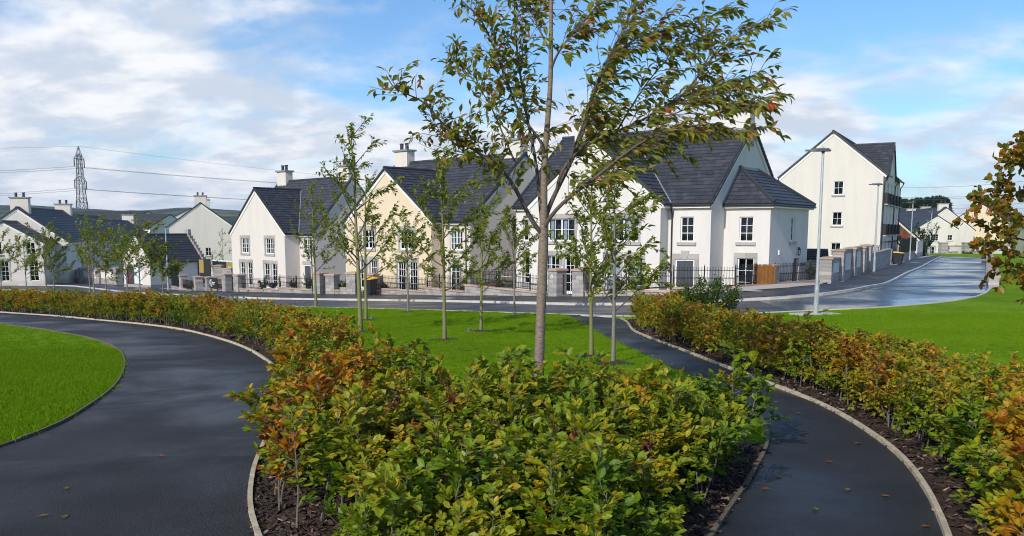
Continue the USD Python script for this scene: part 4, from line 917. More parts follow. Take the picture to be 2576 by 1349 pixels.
WALL_PX = [(-250, 706), (4, 708), (124, 712), (284, 718.5), (345, 723), (430, 731), (545, 736), (600, 737.6), (674, 739), (812, 743.5), (942, 744.2), (1100, 746.5), (1250, 748.5), (1400, 751), (1470, 751), (1577, 747), (1692, 739.5), (1858, 728.6), (1980, 719.0), (2085, 714.0)]
wall_line = smooth_line(path_of(WALL_PX, 0.2, False), 6)
_wx = np.array([proj((q[0], q[1], gz(q)))[0] for q in wall_line])
def on_wall(px): return np.array([np.interp(px, _wx, wall_line[:, 0]), np.interp(px, _wx, wall_line[:, 1])])
def top_at(px, py): q = on_wall(px); return at_depth(px, py, q[1])[2]
WALLS = [  # left, right, picture height of the coping's top at both ends, railing above, label
    (594, 664, 723.6, 730.5, True, "granite block wall beside the left white house's gate piers, lowest step"),
    (664, 701, 724.3, 728.0, True, "short middle step of the granite wall in front of the left white house"),
    (701, 786, 721.9, 729.0, True, "highest step of the granite wall before the left white house"),
    (834, 856, 727.4, 730.0, False, "short granite wall between two piers, left of the bin, lower step"),
    (856, 873, 722.5, 724.5, False, "short granite wall between two piers, left of the bin, upper step"),
    (942, 958, 729.5, 731.5, True, "short low granite wall just right of the wheelie bin"),
    (959, 1070, 723.8, 733.5, True, "granite block wall in front of the yellow house's glazed doors"),
    (1070, 1169, 725.4, 729.5, True, "granite block wall below the right corner of the yellow house"),
    (1169, 1376, 717.8, 733.5, True, "longest granite block wall, between the yellow house and the gate piers"),
    (1471, 1577, 728.5, 737.5, True, "granite wall in front of the corner house, right of its gate piers, lowest step"),
    (1577, 1691, 727.0, 733.2, True, "granite wall in front of the corner house's left windows, second step"),
    (1691, 1853, 720.2, 726.2, True, "granite wall below the grey front door of the corner house"),
    (1853, 2086, 711.5, 709.0, True, "long granite wall at the right of the corner house, below the wooden gate"),
]
RAIL_LABEL = {0: "black iron railing left before the left white house, lowest of its three", 1: "short black iron railing in the middle before the left white house", 2: "black iron railing before the shrubs of the left white house", 5: "very short black iron railing just right of the bin", 6: "black iron railing before the yellow house's glazed doors", 7: "black iron railing before the yellow house's right corner", 8: "long black iron railing before the paved court", 9: "black iron railing right of the corner house's gate piers", 10: "black iron railing before the corner house's left windows", 11: "black iron railing before the grey front door", 12: "longest black iron railing, running past the timber gate"}
WALL_TOP = {}
for k, (x0, x1, y0, y1, rail, label) in enumerate(WALLS):
    A, B = on_wall(x0), on_wall(x1); ex, ey, L = gdir(A, B)
    zt = (top_at(x0, y0) + top_at(x1, y1)) / 2
    A2, B2 = A + ex[:2] * .004, B - ex[:2] * .004
    low_wall(A2, B2, zt - .085, label)
    WALL_TOP[k] = zt
    if rail:
        off = ey[:2] * .13; h = .95 if x0 > 1600 else .82
        railing(A + off + ex[:2] * .06, B + off - ex[:2] * .06, zt, zt, h, RAIL_LABEL[k])
PIERS = [  # centre, cap height in the picture, size, label
    (455, 691, .62, "granite pier left of the sign, beside the small railing"), (492, 694.5, .62, "granite pier at the entrance left of the chevron sign"), (521, 696, .62, "granite pier just left of the black chevron sign"),
    (565, 688, .66, "granite gate pier left of the gate to the left white house"), (596, 690, .66, "granite gate pier right of the gate to the left white house"),
    (798, 685.5, .72, "granite gate pier left of the gate between the white and yellow houses"), (831, 688.5, .72, "granite gate pier right of the gate between the white and yellow houses"),
    (884, 684, .72, "granite gate pier left of the yellow house's gate"), (930, 687.5, .72, "granite gate pier right of the yellow house's gate, behind the wheelie bin"),
    (1391, 675, .68, "granite gate pier with number plate, left of the corner house's gate"), (1454, 675.5, .68, "granite gate pier right of the corner house's gate")]
for (px, py, s, label) in PIERS:
    q = on_wall(px); ex, ey, L = gdir(on_wall(px - 8), on_wall(px + 8)); c = q + ey[:2] * (s / 2 - .05)
    pier(c, ex, at_depth(px, py, q[1])[2] - .14, label, s)
    if px == 1391:
        t = Thing("number_plate", (*c, gz(c) + 1.2), "small pale arched house number plate on the left gate pier", "number plate")
        o = np.array([c[0], c[1], at_depth(px, 700.5, q[1])[2]]) - ey * (s / 2 + .03)
        t.part("plate", prism([(-.09, 0), (.09, 0), (.09, .10)] + [(.09 * math.cos(a), .10 + .09 * math.sin(a)) for a in np.linspace(0.2, math.pi - .2, 8)] + [(-.09, .10)], o, ex, Z3, -ey, 0, .02), "sign_white")
        tm_ = meshkit.text_mesh("8", .10, .004); v = np.array(tm_.vertices); v[:, 0] -= v[:, 0].mean()
        t.part("digit", (o + v[:, :1] * ex + (v[:, 1:2] + .035) * Z3 - ey * (.02 + v[:, 2:]), np.array(tm_.faces)), "sign_black")
for (x0, x1, label) in ((577, 584, "black iron gate between the gate piers of the left white house"), (812, 819, "black iron gate between the white and yellow houses"), (899, 915, "black iron gate of the yellow house behind the bin"), (1407, 1439, "black iron garden gate of the corner house")):
    A, B = on_wall(x0), on_wall(x1); ex, ey, L = gdir(A, B)
    if L < .5: A, B = A - ex[:2] * .3, B + ex[:2] * .3
    iron_gate(A + ey[:2] * .25, B + ey[:2] * .25, gz(A) + .12, 1.05, label)
# ramp railing between the yellow house and the corner house, and a white handrail
q0, q1 = YEL_F.p(2.9, -1.2, 0), YEL_F.p(2.9, 5.5, 0)
low_wall(q0[:2], q1[:2], -1.15, "granite ramp wall with handrail between the yellow house and the corner house", depth=.3)
railing(q0[:2] + .1, q1[:2] + .1, -1.06, -1.06, .9, "black iron railing on the ramp wall beside the yellow house", dog=False)
q0, q1 = MAIN_F.p(-9.9, -1.7, 0), MAIN_F.p(-7.0, -1.7, 0)
t = Thing("hand_rail", (q0 + q1) / 2, "white handrail at the left of the corner house", "handrail")
t.part("top_rail", tube([q0 + Z3 * 1.0, q1 + Z3 * 1.0], .035, 8), "white_rail")
for s_ in (0, .5, 1): t.part("post", tube([q0 + (q1 - q0) * s_, q0 + (q1 - q0) * s_ + Z3 * 1.0], .03, 8), "white_rail")
# paved court between the two houses, garden soil behind the walls
single("garden_court", ribbon(np.array([YEL_F.p(3.2, -1.5, 0)[:2], YEL_F.p(3.2, 6, 0)[:2]]), np.array([MAIN_F.p(-9.4, -2.6, 0)[:2], MAIN_F.p(-10.2, 2, 0)[:2]]), .13, n=12, m=6), "paver", "pale paved court between the yellow house and the corner house", "paving", kind="structure", tint=np.full(84, .5))
for (x0, x1, F_, label) in ((600, 786, WHT_F, "soil bed behind the wall of the left white house"), (960, 1168, YEL_F, "soil bed behind the wall of the yellow house"), (1475, 1690, MAIN_F, "soil bed behind the wall of the corner house")):
    a_ = np.array([on_wall(x) for x in np.linspace(x0, x1, 12)]); ex, ey, L = gdir(a_[0], a_[-1])
    b0, b1 = a_ + ey[:2] * .3, a_ + ey[:2] * 1.5
    zt_ = min(gz(q) for q in a_)
    single("garden_bed", ribbon(b0, b1, .30, n=12, m=3), "mulch", label, "flower bed", kind="structure", tint=np.full(48, .3))

# ---- stepped wall with white panels along the side road
SIDE_PX = [(2060, 719), (2108, 711), (2139, 701.3), (2199, 685.0), (2240, 670.5), (2289, 655.0), (2345, 641)]
side_line = path_of(SIDE_PX, 0.2, False); _sx = np.array([proj((q[0], q[1], gz(q)))[0] for q in side_line])
def on_side(px): return np.array([np.interp(px, _sx, side_line[:, 0]), np.interp(px, _sx, side_line[:, 1])])
SP = [(2092, 646), (2122, 626.5), (2151, 621.5), (2175, 618.8), (2190, 614.5)]
side_p = []
for k, (px, py) in enumerate(SP):
    q = on_side(px); ex, ey, L = gdir(on_side(px - 5), on_side(px + 5)); c = q + ey[:2] * .32
    z = at_depth(px, py, c[1])[2]; side_p.append((c, z, ex, ey))
    pier(c, ex, z - .14, ["shortest granite pier at the near end of the stepped wall by the side road", "second granite pier of the stepped wall with white panels", "third granite pier of the stepped wall with white panels", "fourth granite pier of the stepped wall with white panels", "tallest granite pier at the top of the stepped wall, beside a lamp post"][k], .66, name="wall_pier")
for k in range(4):
    (A, za, _, _), (B, zb, _, _) = side_p[k], side_p[k + 1]; ex, ey, L = gdir(A, B); zt = za - .22 if k == 0 else min(za, zb) - .12
    A2, B2 = A + ex[:2] * .34, B - ex[:2] * .34; g = (gz(A) + gz(B)) / 2; o = np.array([A2[0], A2[1], 0.0]); L2 = np.linalg.norm(B2 - A2)
    t = low_wall(A2 - ey[:2] * .11, B2 - ey[:2] * .11, g + .52, ["lowest white rendered panel of the stepped wall by the side road", "second white rendered panel of the stepped wall", "third white rendered panel of the stepped wall", "highest white rendered panel of the stepped wall"][k], depth=.24, coping=False, name="panel_wall")
    t.part("render_panel", boxf(o, ex, ey, Z3, (.01, -.09, g + .53), (L2 - .01, .11, zt - .20)), "render_white")
    for s in range(2): stone(t, "granite_block", rough_block(o, ex, ey, (L2*s/2 + .01, -.11, zt - .20), (L2*(s+1)/2 - .01, .13, zt - .01)), "granite")
    stone(t, "coping_stone", boxf(o, ex, ey, Z3, (.01, -.17, zt), (L2 - .01, .19, zt + .09)), "coping")
A, B = on_side(2197), on_side(2246); ex, ey, L = gdir(A, B)
low_wall(A + ey[:2] * .2, B + ey[:2] * .2, at_depth(2222, 634, on_side(2222)[1])[2], "tall granite block wall beyond the stepped wall, before the timber pavilion")
for px, py, lb in ((2221, 617, "granite pier above the tall block wall, before the flats"), (2243, 631, "granite pier before the timber pavilion, nearer one"), (2254, 627, "granite pier before the timber pavilion, farther one")):
    q = on_side(px) + ey[:2] * .75; pier(q, ex, at_depth(px, py, q[1])[2] - .12, lb, .7, name="wall_pier")
A, B = on_side(2275), on_side(2308); ex, ey, L = gdir(A, B)
low_wall(A + ey[:2] * .3, B + ey[:2] * .3, gz(A) + .75, "low granite wall under the dark fence of the timber pavilion")
A, B = on_side(2318), on_side(2343); ex, ey, L = gdir(A, B)
t = low_wall(A + ey[:2] * .5, B + ey[:2] * .5, gz(A) + .5, "distant panel wall where the side road bends, behind two lamp posts", coping=False, name="panel_wall")
t.part("render_panel", boxf(np.array([*A, 0]) + ey * .52, ex, ey, Z3, (0, 0, gz(A) + .5), (L, .2, gz(A) + 2.0)), "render_white"); 
for s in range(4): stone(t, "coping_stone", boxf(np.array([*A, 0]) + ey * .45, ex, ey, Z3, (L*s/4, 0, gz(A) + 2.0), (L*(s+1)/4 - .02, .34, gz(A) + 2.12)), "coping")
# walls that close the side road
def end_wall(x0, x1, ybase, ytop, Yd, label, cat_="wall"):
    A, B = at_depth(x0, ybase, Yd), at_depth(x1, ybase, Yd + (x1 - x0) * .02); ex, ey, L = gdir(A, B)
    zt = at_depth(x0, ytop, A[1])[2]; zb = A[2]
    t = Thing("panel_wall", (A + B) / 2, label, cat_)
    o = np.array([A[0], A[1], 0.0])
    t.part("render_panel", boxf(o, ex, ey, Z3, (0, 0, zb - .5), (L, .25, zt - .12)), "render_white")
    n = max(2, int(L / 1.5))
    for s in range(n): stone(t, "coping_stone", boxf(o, ex, ey, Z3, (L*s/n + .01, -.08, zt - .12), (L*(s+1)/n - .01, .33, zt)), "coping")
    return A, B, zt
for k, (x0, x1) in enumerate(((2379, 2422), (2438, 2478), (2482, 2548))):
    end_wall(x0, x1, 642 if k < 2 else 640, 618 - k * 1.0, 146, ["white panel wall at the end of the side road, left bay", "white panel wall at the end of the side road, middle bay", "white panel wall at the end of the side road, right bay behind the beech"][k])
for px, lb in ((2371, "granite pier at the left end of the closing wall of the side road"), (2430, "granite pier between the first two bays of the closing wall"), (2480, "granite pier between the last two bays of the closing wall")):
    q = at_depth(px, 641, 145.5)
    t = Thing("wall_pier", q, lb, "pier"); w_ = .55; zt = at_depth(px, 612.5, 145.5)[2]; o = np.array([q[0], q[1], 0])
    for r_ in range(7):
        z0 = q[2] - .3 + (zt - q[2] + .3) * r_ / 7; z1 = q[2] - .3 + (zt - q[2] + .3) * (r_ + 1) / 7
        stone(t, "granite_block", rough_block(o, X3, Y3, (-w_, -w_, z0 + .01), (w_, w_, z1 - .01)), "granite")
    stone(t, "pier_cap", boxf(o, X3, Y3, Z3, (-w_ - .1, -w_ - .1, zt), (w_ + .1, w_ + .1, zt + .18)), "coping")
for (x0, x1, y, lb) in ((2383, 2410, 634, "low stepped granite wall before the left bay of the closing wall"), (2443, 2478, 633, "low stepped granite wall before the middle bay of the closing wall")):
    A, B = at_depth(x0, 643, 143), at_depth(x1, 643, 143.5)
    low_wall(A[:2], B[:2], at_depth(x0, y, 143)[2], lb, depth=.4)
# low retaining wall on the lawn's edge, far right
A, B = on_ground(2513, 719), on_ground(2495, 655)
low_wall(A[:2], B[:2], gz(A) + .42, "low granite retaining wall with wide coping beside the far right lawn", depth=.5, cop_h=.10)

# ---- boundary wall on the far left: piers, cream panels, board gate
LP = [(119, 671), (152, 671.5), (202, 673), (246, 675), (290, 673)]
lp = []
for k, (px, py) in enumerate(LP):
    q = on_wall(px); ex, ey, L = gdir(on_wall(px - 6), on_wall(px + 6)); c = q + ey[:2] * .35; z = at_depth(px, py, c[1])[2]; lp.append((c, z))
    pier(c, ex, z - .15, ["granite pier left of the board gate, far left", "granite pier right of the board gate, far left", "third granite pier of the cream panel wall on the far left", "fourth granite pier of the cream panel wall on the far left", "last granite pier of the cream panel wall, beside the sales cabin"][k], .72, name="wall_pier")
for k in range(1, 4):
    (A, za), (B, zb) = lp[k], lp[k + 1]; ex, ey, L = gdir(A, B); A2, B2 = A + ex[:2] * .38, B - ex[:2] * .38; g = min(gz(A), gz(B)); o = np.array([A2[0], A2[1], 0.0]); L2 = np.linalg.norm(B2 - A2); zt = min(za, zb) - .32
    t = low_wall(A2 - ey[:2] * .12, B2 - ey[:2] * .12, g + .75, ["first cream rendered panel of the far left boundary wall, beside the board gate", "second cream rendered panel of the far left boundary wall", "third cream rendered panel of the far left boundary wall"][k - 1], depth=.26, coping=False, name="panel_wall")
    t.part("render_panel", boxf(o, ex, ey, Z3, (.01, -.10, g + .76), (L2 - .01, .12, zt)), "render_cream")
    n = max(2, int(L2 / 1.0))
    for s in range(n): stone(t, "coping_stone", boxf(o, ex, ey, Z3, (L2*s/n + .005, -.17, zt), (L2*(s+1)/n - .005, .2, zt + .10)), "coping")
(A, za), (B, zb) = lp[0], lp[1]; ex, ey, L = gdir(A, B); o = np.array([A[0], A[1], 0]) + ex * .37; g = gz(A) + .12; L2 = L - .74
t = Thing("board_gate", o + ex * L2 / 2 + Z3 * g, "weathered vertical board gate between two granite piers, far left", "gate")
nb = max(6, int(L2 / .14))
for s in range(nb): t.part("board", boxf(o, ex, ey, Z3, (L2*s/nb + .008, 0, g), (L2*(s+1)/nb - .008, .03, za - .35 + wrng.uniform(-.02, .02))), "weathered_board", tint=np.full(8, wrng.uniform(0, 1)))
t.part("rail", boxf(o, ex, ey, Z3, (0, .031, g + .4), (L2, .08, g + .55)), "weathered_board", tint=np.full(8, .5)); t.part("rail", boxf(o, ex, ey, Z3, (0, .031, g + 1.4), (L2, .08, g + 1.55)), "weathered_board", tint=np.full(8, .5))
A, B = on_wall(-40), on_wall(86)
zt = top_at(40, 696) 
low_wall(A, B, zt - .1, "low granite wall under railings on the far left edge")
ex, ey, L = gdir(A, B); railing(A + ey[:2] * .13, B + ey[:2] * .13, zt, zt, .9, "black iron railing on the far left edge, before the nearest terrace wing", spacing=.17, post_every=2.2)
A, B = on_wall(88), on_wall(113); low_wall(A, B, top_at(100, 687) - .08, "taller granite wall left of the board gate, far left")
# entrance with signs, left of the white house
for (x0, x1, y, lb) in ((432, 480, 725, "low granite wall at the foot of the left lamp post"), (526, 558, 727.5, "low granite wall behind the black chevron sign")):
    A, B = on_wall(x0), on_wall(x1); ex, ey, L = gdir(A, B); zt = top_at((x0 + x1) / 2, y)
    low_wall(A, B, zt - .085, lb); railing(A + ey[:2] * .13, B + ey[:2] * .13, zt, zt, .8, lb.replace("low granite wall", "black iron railing"), ends=(True, True))
q = on_wall(471.5); A, B = q + ey[:2] * 9, on_wall(545) + ey[:2] * 9
c = at_depth(550, 679, 81); pier(c[:2], X3, at_depth(550, 670, 81)[2], "granite pier before the black hoarding, behind the chevron sign", .75)
A, B = at_depth(557, 679, 80.5), at_depth(581, 679, 80); low_wall(A[:2], B[:2], at_depth(570, 677, 80.2)[2], "granite wall before the black hoarding, beside the left white house")
# ------------------------------------------------------------------ farther buildings
def simple_house(name, label, X, Y, g, th_, L, D, E, R, wall="render_cream", side="gable", wins=(), chims=(), rows=True, category="house", group=None, tl=.36, base=-1.0, rowmat="slate_tile"):
    """House whose gable faces the street: u along the gable (width D), v along the ridge (length L). Origin: the gable's left foot."""
    F = Frame(X, Y, g, th_); T = Thing(name, F.p(0, 0, 0), label, category, group)
    faces = {"front": Face(F.p(0, 0, 0), F.u, -F.v), "right": Face(F.p(D, 0, 0), F.v, F.u)}
    prof = [(0, base), (D, base), (D, E), (D / 2, E + R), (0, E)]
    cuts = [cut_of(faces[f], a, z, w, h) for (f, a, z, w, h, kw) in wins]
    T.part("wall", shell([F.ch(prism(prof, np.zeros(3), X3, Z3, -Y3, -L, 0))], cuts), wall)
    for (f, a, z, w, h, kw) in wins: window(T, faces[f], a, z, w, h, small=True, **kw)
    tg = R / (D / 2); c = 1 / math.hypot(1, tg); oh, og = .3, .18; Ls = (D / 2 + oh) / c
    roof = T.part("roof", F.ch(boxf(np.zeros(3), X3, Y3, Z3, (D/2 - .1, .3, E + R - .6), (D/2 + .1, L - .3, E + R - .3))), "roof_trim")
    for s, n in ((1, 60 if rows else 0), (-1, 60 if rows else 0)):
        o = np.array([D + oh if s > 0 else -oh, -og, E - oh * tg]); poly = [(0, 0), (L + 2 * og, 0), (L + 2 * og, Ls), (0, Ls)]
        roof_plane(T, F, o, Y3, np.array([-s * c, 0, tg * c]), poly, roof, tl=tl, tiles=n, plain_rows=True, seed=int(abs(X)) + s, mat=rowmat)
        gable_trim(T, F, np.array([o[0], -.02, o[2]]), np.array([D / 2, -.02, E + R]), -Y3)
        T.part("gutter", tube([F.p(o[0] + s * .03, 0, o[2] - .02), F.p(o[0] + s * .03, L, o[2] - .02)], .07, 6), "pipe_black")
    ridge_cap(T, F, np.array([D/2, -og, E + R + .09]), np.array([D/2, L + og, E + R + .09]))
    T.part("fascia", F.ch(boxf(np.zeros(3), X3, Y3, Z3, (D + .004, .01, E - oh * tg - .2), (D + oh - .05, L - .01, E - oh * tg))), "fascia_white")
    for (b, top) in chims:
        Fc = Frame(*F.p(D / 2, b, 0), th_); chimney(T, Fc, 0, 0, top, wu=1.9, wv=.9, base=E + R - 1.6, mat=wall)
    return F, T, faces

# long terrace on the far left, its gable to the viewer and its shaded long side to the right
g0 = at_depth(47, 712, 98)[2] + .35
p_ = at_depth(47, 600, 98)
TH = -.222                     # ridge runs away to the left
dirv = np.array([-.217, .976]); diru = np.array([.976, .217])
W = 9.8; o_ = np.array([p_[0], p_[1]]) - diru * W / 2
E_ = at_depth(152, 609.5, 98)[2] - g0 + .2; R_ = at_depth(47, 523.5, 98)[2] - g0 - E_
wins = [("right", 5 + k * 4.4, 2.9, 1.0, 1.15, dict(lights=2, cols=1, rows=2)) for k in range(7)] + [("right", 6.5 + k * 7.0, .2, 1.0, 2.0, dict(lights=1, cols=2, rows=3, sill=False)) for k in range(4)]
simple_house("terrace_house", "near house of the slate terrace, far left, its gable in the sun", o_[0], o_[1], g0, TH, 20, W, E_, R_, wins=[w for w in wins if w[1] < 19], chims=((1.4, E_ + R_ + 1.15), (18.6, E_ + R_ + .9)))
o2 = o_ + dirv * 20.02
simple_house("terrace_house", "second house of the long terrace, behind the pylon's foot, with lower ridge", o2[0], o2[1], g0 - .45, TH, 18, W, E_, R_, wins=[(f, a - 20, z, w, h, k) for (f, a, z, w, h, k) in wins if 21 < a < 37], chims=())
o3 = o_ + dirv * 38.04
simple_house("terrace_house", "last house of the long terrace, with one chimney, left of the sales cabin", o3[0], o3[1], g0 - .95, TH, 22, W, E_, R_, wins=(), chims=((20.3, E_ + R_ + 1.1),))
p_ = at_depth(9, 600, 93.5); Ww = 7.6; o_w = np.array([p_[0], p_[1]]) - diru * Ww / 2
Ew = at_depth(9, 610, 93.5)[2] - g0; Rw_ = at_depth(9, 558.6, 93.5)[2] - g0 - Ew
simple_house("terrace_wing", "gabled front wing at the far left edge, with a stone-framed ground window", o_w[0], o_w[1], g0, TH, 7.0, Ww, Ew, Rw_, wins=(("front", 3.1, 3.0, .9, 1.3, dict(lights=2, cols=1, rows=2)), ("front", 6.4, 3.0, .9, 1.3, dict(lights=2, cols=1, rows=2)), ("front", 2.6, .1, .8, 2.2, dict(lights=1, cols=2, rows=4, surround=.2, sill=False)), ("front", 3.7, .1, .8, 2.2, dict(lights=1, cols=2, rows=4, surround=.2, sill=False)), ("front", 6.6, .1, .9, 2.2, dict(lights=1, cols=2, rows=4, sill=False))))
# white house behind the cabin
gB = at_depth(500, 690, 140)[2]
pB = at_depth(499.7, 600, 140); WB = 9.9; thB = .10
dB = np.array([math.cos(thB), -math.sin(thB)]); oB = np.array([pB[0], pB[1]]) - dB * WB / 2
EB = at_depth(500, 572, 140)[2] - gB + .2; RB = at_depth(500, 510.5, 140)[2] - gB - EB
simple_house("gable_house", "pale gable house with two chimneys behind the sales cabin", oB[0], oB[1], gB, -.30, 24, WB, EB, RB, wins=(("front", 5.9, 2.95, .85, 1.3, dict(lights=2, cols=1, rows=2)),) + tuple(("right", 2.2 + 3.2 * k, z, .9, 1.3, dict(lights=2, cols=1, rows=2)) for k in range(3) for z in (.3, 3.0)), chims=((1.6, EB + RB + 1.2), (15, EB + RB + 1.0)))
# darker roofs in the hollow between the terrace and that house
for (px, Yd, yt, ye, W_, th_, L_, lb) in ((395, 178, 541, 562, 12, -1.25, 20, "blue slate roofed house half hidden behind the terrace's end"), (448, 168, 548.5, 572, 11, -1.2, 15, "brownish slate roofed house in the hollow behind the terrace"), (478, 188, 524, 560, 12, -.25, 16, "brown roofed house just left of the pale gable house")):
    q = at_depth(px, ye, Yd); g = q[2] - 5.0; R2 = at_depth(px, yt, Yd)[2] - g - 5.0
    simple_house("hollow_house", lb, q[0] - W_ * .5, q[1], g, th_, L_, W_, 5.0, max(R2, 2.5), wall="render_white")

# sales cabin with crow-stepped gable and poster window
pc = on_wall(380); thc = math.atan2(.835, .55)            # u: along the front gable towards the corner; here the gable faces left
F = Frame(pc[0], pc[1], gz(pc) + .1, 0); 
sd, gd = np.array([.55, .835, 0]), np.array([-.835, .55, 0])  # along the long side, along the gable
F.u, F.v = sd, gd
T = Thing("sales_cabin", F.p(0, 0, 0), "small slate roofed sales cabin with crow-stepped gable and poster window", "cabin")
Lc, Wc, Ec, Rc = 6.2, 4.6, 2.75, 2.55
F_side = Face(F.p(0, 0, 0), sd, -gd); F_gab = Face(F.p(0, Wc, 0), -gd, -sd)
cuts = [F_side.box(2.35, 3.45, 0, 2.1, -.15, .05), F_gab.box(.55, 3.2, .25, 2.1, -.12, .05)]
prof = [(0, -.8), (Wc, -.8), (Wc, Ec), (Wc / 2, Ec + Rc), (0, Ec)]
T.part("wall", shell([F.ch(prism(prof, np.zeros(3), Y3, Z3, X3, 0, Lc))], cuts), "render_cream")
tg = Rc / (Wc / 2); c_ = 1 / math.hypot(1, tg)
roof = T.part("roof", F.ch(boxf(np.zeros(3), X3, Y3, Z3, (.3, Wc/2 - .1, Ec + Rc - .6), (Lc - .3, Wc/2 + .1, Ec + Rc - .3))), "roof_trim")
roof_plane(T, F, np.array([-.02, -.2, Ec - .2 * tg]), X3, np.array([0, c_, tg * c_]), [(0, 0), (Lc - .05, 0), (Lc - .05, (Wc/2 + .2) / c_), (0, (Wc/2 + .2) / c_)], roof, tl=.33, tiles=60, plain_rows=True, seed=5)
roof_plane(T, F, np.array([-.02, Wc + .2, Ec - .2 * tg]), X3, np.array([0, -c_, tg * c_]), [(0, 0), (Lc - .05, 0), (Lc - .05, (Wc/2 + .2) / c_), (0, (Wc/2 + .2) / c_)], roof, tl=.33, tiles=60, plain_rows=True, seed=6)
ridge_cap(T, F, np.array([0, Wc/2, Ec + Rc + .08]), np.array([Lc, Wc/2, Ec + Rc + .08]))
T.part("gutter", tube([F.p(-.05, -.24, Ec - .2 * tg), F.p(Lc, -.24, Ec - .2 * tg)], .07, 6), "pipe_black"); T.part("downpipe", tube([F.p(Lc - .5, -.1, Ec - .2), F.p(Lc - .5, -.06, -.1)], .05, 6), "pipe_black")
for q in range(8):                                          # crow steps of the far gable
    for s in (-1, 1):
        b = Wc / 2 + s * (Wc / 2) * (1 - (q + .5) / 8); z = Ec + Rc * (q + 0) / 8
        stone(T, "crow_step", F.ch(boxf(np.zeros(3), X3, Y3, Z3, (Lc - .04, b - .19, z - .25), (Lc + .3, b + .19, z + .50))), "granite")
        stone(T, "step_cap", F.ch(boxf(np.zeros(3), X3, Y3, Z3, (Lc - .09, b - .22, z + .50), (Lc + .35, b + .22, z + .56))), "coping")
stone(T, "apex_stone", F.ch(boxf(np.zeros(3), X3, Y3, Z3, (Lc - .05, Wc/2 - .3, Ec + Rc - .1), (Lc + .31, Wc/2 + .3, Ec + Rc + .62))), "granite")
stone(T, "skew_stone", F.ch(boxf(np.zeros(3), X3, Y3, Z3, (Lc - .06, -.32, Ec - 1.0), (Lc + .34, .05, Ec + .2))), "coping")
T.part("door", F_side.box(2.4, 3.4, .02, 2.08, -.13, -.08), "door_grey"); T.part("door_frame", cat([F_side.box(2.35, 2.40, 0, 2.1, -.13, -.02), F_side.box(3.40, 3.45, 0, 2.1, -.13, -.02)]), "window_white")
T.part("base_course", cat([F_side.box(0, 2.3, -.5, .28, 0, .03), F_side.box(3.5, Lc, -.5, .28, 0, .03), F_gab.box(0, Wc + .03, -.5, .24, 0, .03)]), "granite", tint=np.full(24, .4))
w_ = T.part("shop_window", cat([F_gab.box(.55, .62, .25, 2.1, -.11, -.03), F_gab.box(3.13, 3.2, .25, 2.1, -.11, -.03), F_gab.box(.62, 3.13, .25, .32, -.11, -.03), F_gab.box(.62, 3.13, 2.03, 2.1, -.11, -.03)]), "dark_room")
T.part("poster", F_gab.box(.62, 1.65, .32, 2.03, -.115, -.09), "poster_dark", w_); T.part("poster_print", cat([F_gab.box(.8 + .22*i_, .95 + .22*i_, .8 + .18*((i_*7) % 3), .95 + .18*((i_*7) % 3), -.09, -.085) for i_ in range(4)]), "poster_red", w_)
T.part("poster", F_gab.box(1.68, 2.75, .32, 2.03, -.116, -.09), "poster_pale", w_); T.part("poster", F_gab.box(2.78, 3.13, .32, 2.03, -.115, -.09), "sign_white", w_)
T.part("window_head", F_gab.box(.45, 3.3, 2.1, 2.32, -.05, .03), "granite", tint=np.full(8, .3))

# hoarding and banner of the building site
A, B = at_depth(536, 684, 86), at_depth(592, 690, 82); ex, ey, L = gdir(A, B); zt, zb = at_depth(545, 657.5, 85)[2], at_depth(545, 690, 85)[2]; o = np.array([A[0], A[1], 0.0])
t = Thing("site_hoarding", (A + B) / 2, "black site hoarding with a gold end panel and pale letters beside the white house", "hoarding")
gp = L * .62
t.part("board", boxf(o, ex, ey, Z3, (0, 0, zb - 1), (gp, .05, zt)), "sign_black"); t.part("board", boxf(o, ex, ey, Z3, (gp + .01, 0, zb - 1), (L, .05, zt)), "sign_gold", label="gold end board with letters")
t.part("top_rail", boxf(o, ex, ey, Z3, (-.02, -.03, zt), (L, .08, zt + .12)), "poster_pale")
def lettering(th, text, h, o, ex, up, n, mat, parent=None, name="letters"):
    m = meshkit.text_mesh(text, h, .012); v = np.array(m.vertices)
    th.part(name, (o + v[:, :1] * ex + v[:, 1:2] * up + n * (.004 + v[:, 2:]), np.array(m.faces)), mat, parent)
lettering(t, "CA", .42, o + ex * (gp + .35) + Z3 * (zt - .85), ex, Z3, -ey, "sign_white"); lettering(t, "HO", .42, o + ex * (gp + .35) + Z3 * (zt - 1.45), ex, Z3, -ey, "sign_white")
lettering(t, "E", .5, o + ex * (gp * .42) + Z3 * (zt - 1.45), ex, Z3, -ey, "sign_grey")
q = at_depth(516.5, 703, 78); ex = np.array([.55, .835, 0]); ex2 = np.array([.98, -.2, 0]); ey2 = np.array([.2, .98, 0]); zt = at_depth(516, 652, 78)[2]; zb = q[2] - .4
t = Thing("totem_sign", q, "tall black and gold totem sign beside the sales cabin", "sign")
t.part("board", boxf(np.array([q[0], q[1], 0]), ex2, ey2, Z3, (-.55, 0, zb), (.55, .12, zt)), "sign_black"); t.part("gold_band", boxf(np.array([q[0], q[1], 0]), ex2, ey2, Z3, (-.55, -.02, zt - 1.25), (-.1, -.002, zt - .05)), "sign_gold")
for k in range(3): t.part("letters", boxf(np.array([q[0], q[1], 0]), ex2, ey2, Z3, (.0, -.02, zt - 2.2 - k * .35), (.40, -.002, zt - 2.05 - k * .35)), "sign_grey")
lettering(t, "E", .34, np.array([q[0], q[1], zb + .75]) + ex2 * .62 - ey2 * .02, ex2, Z3, -ey2, "sign_white")
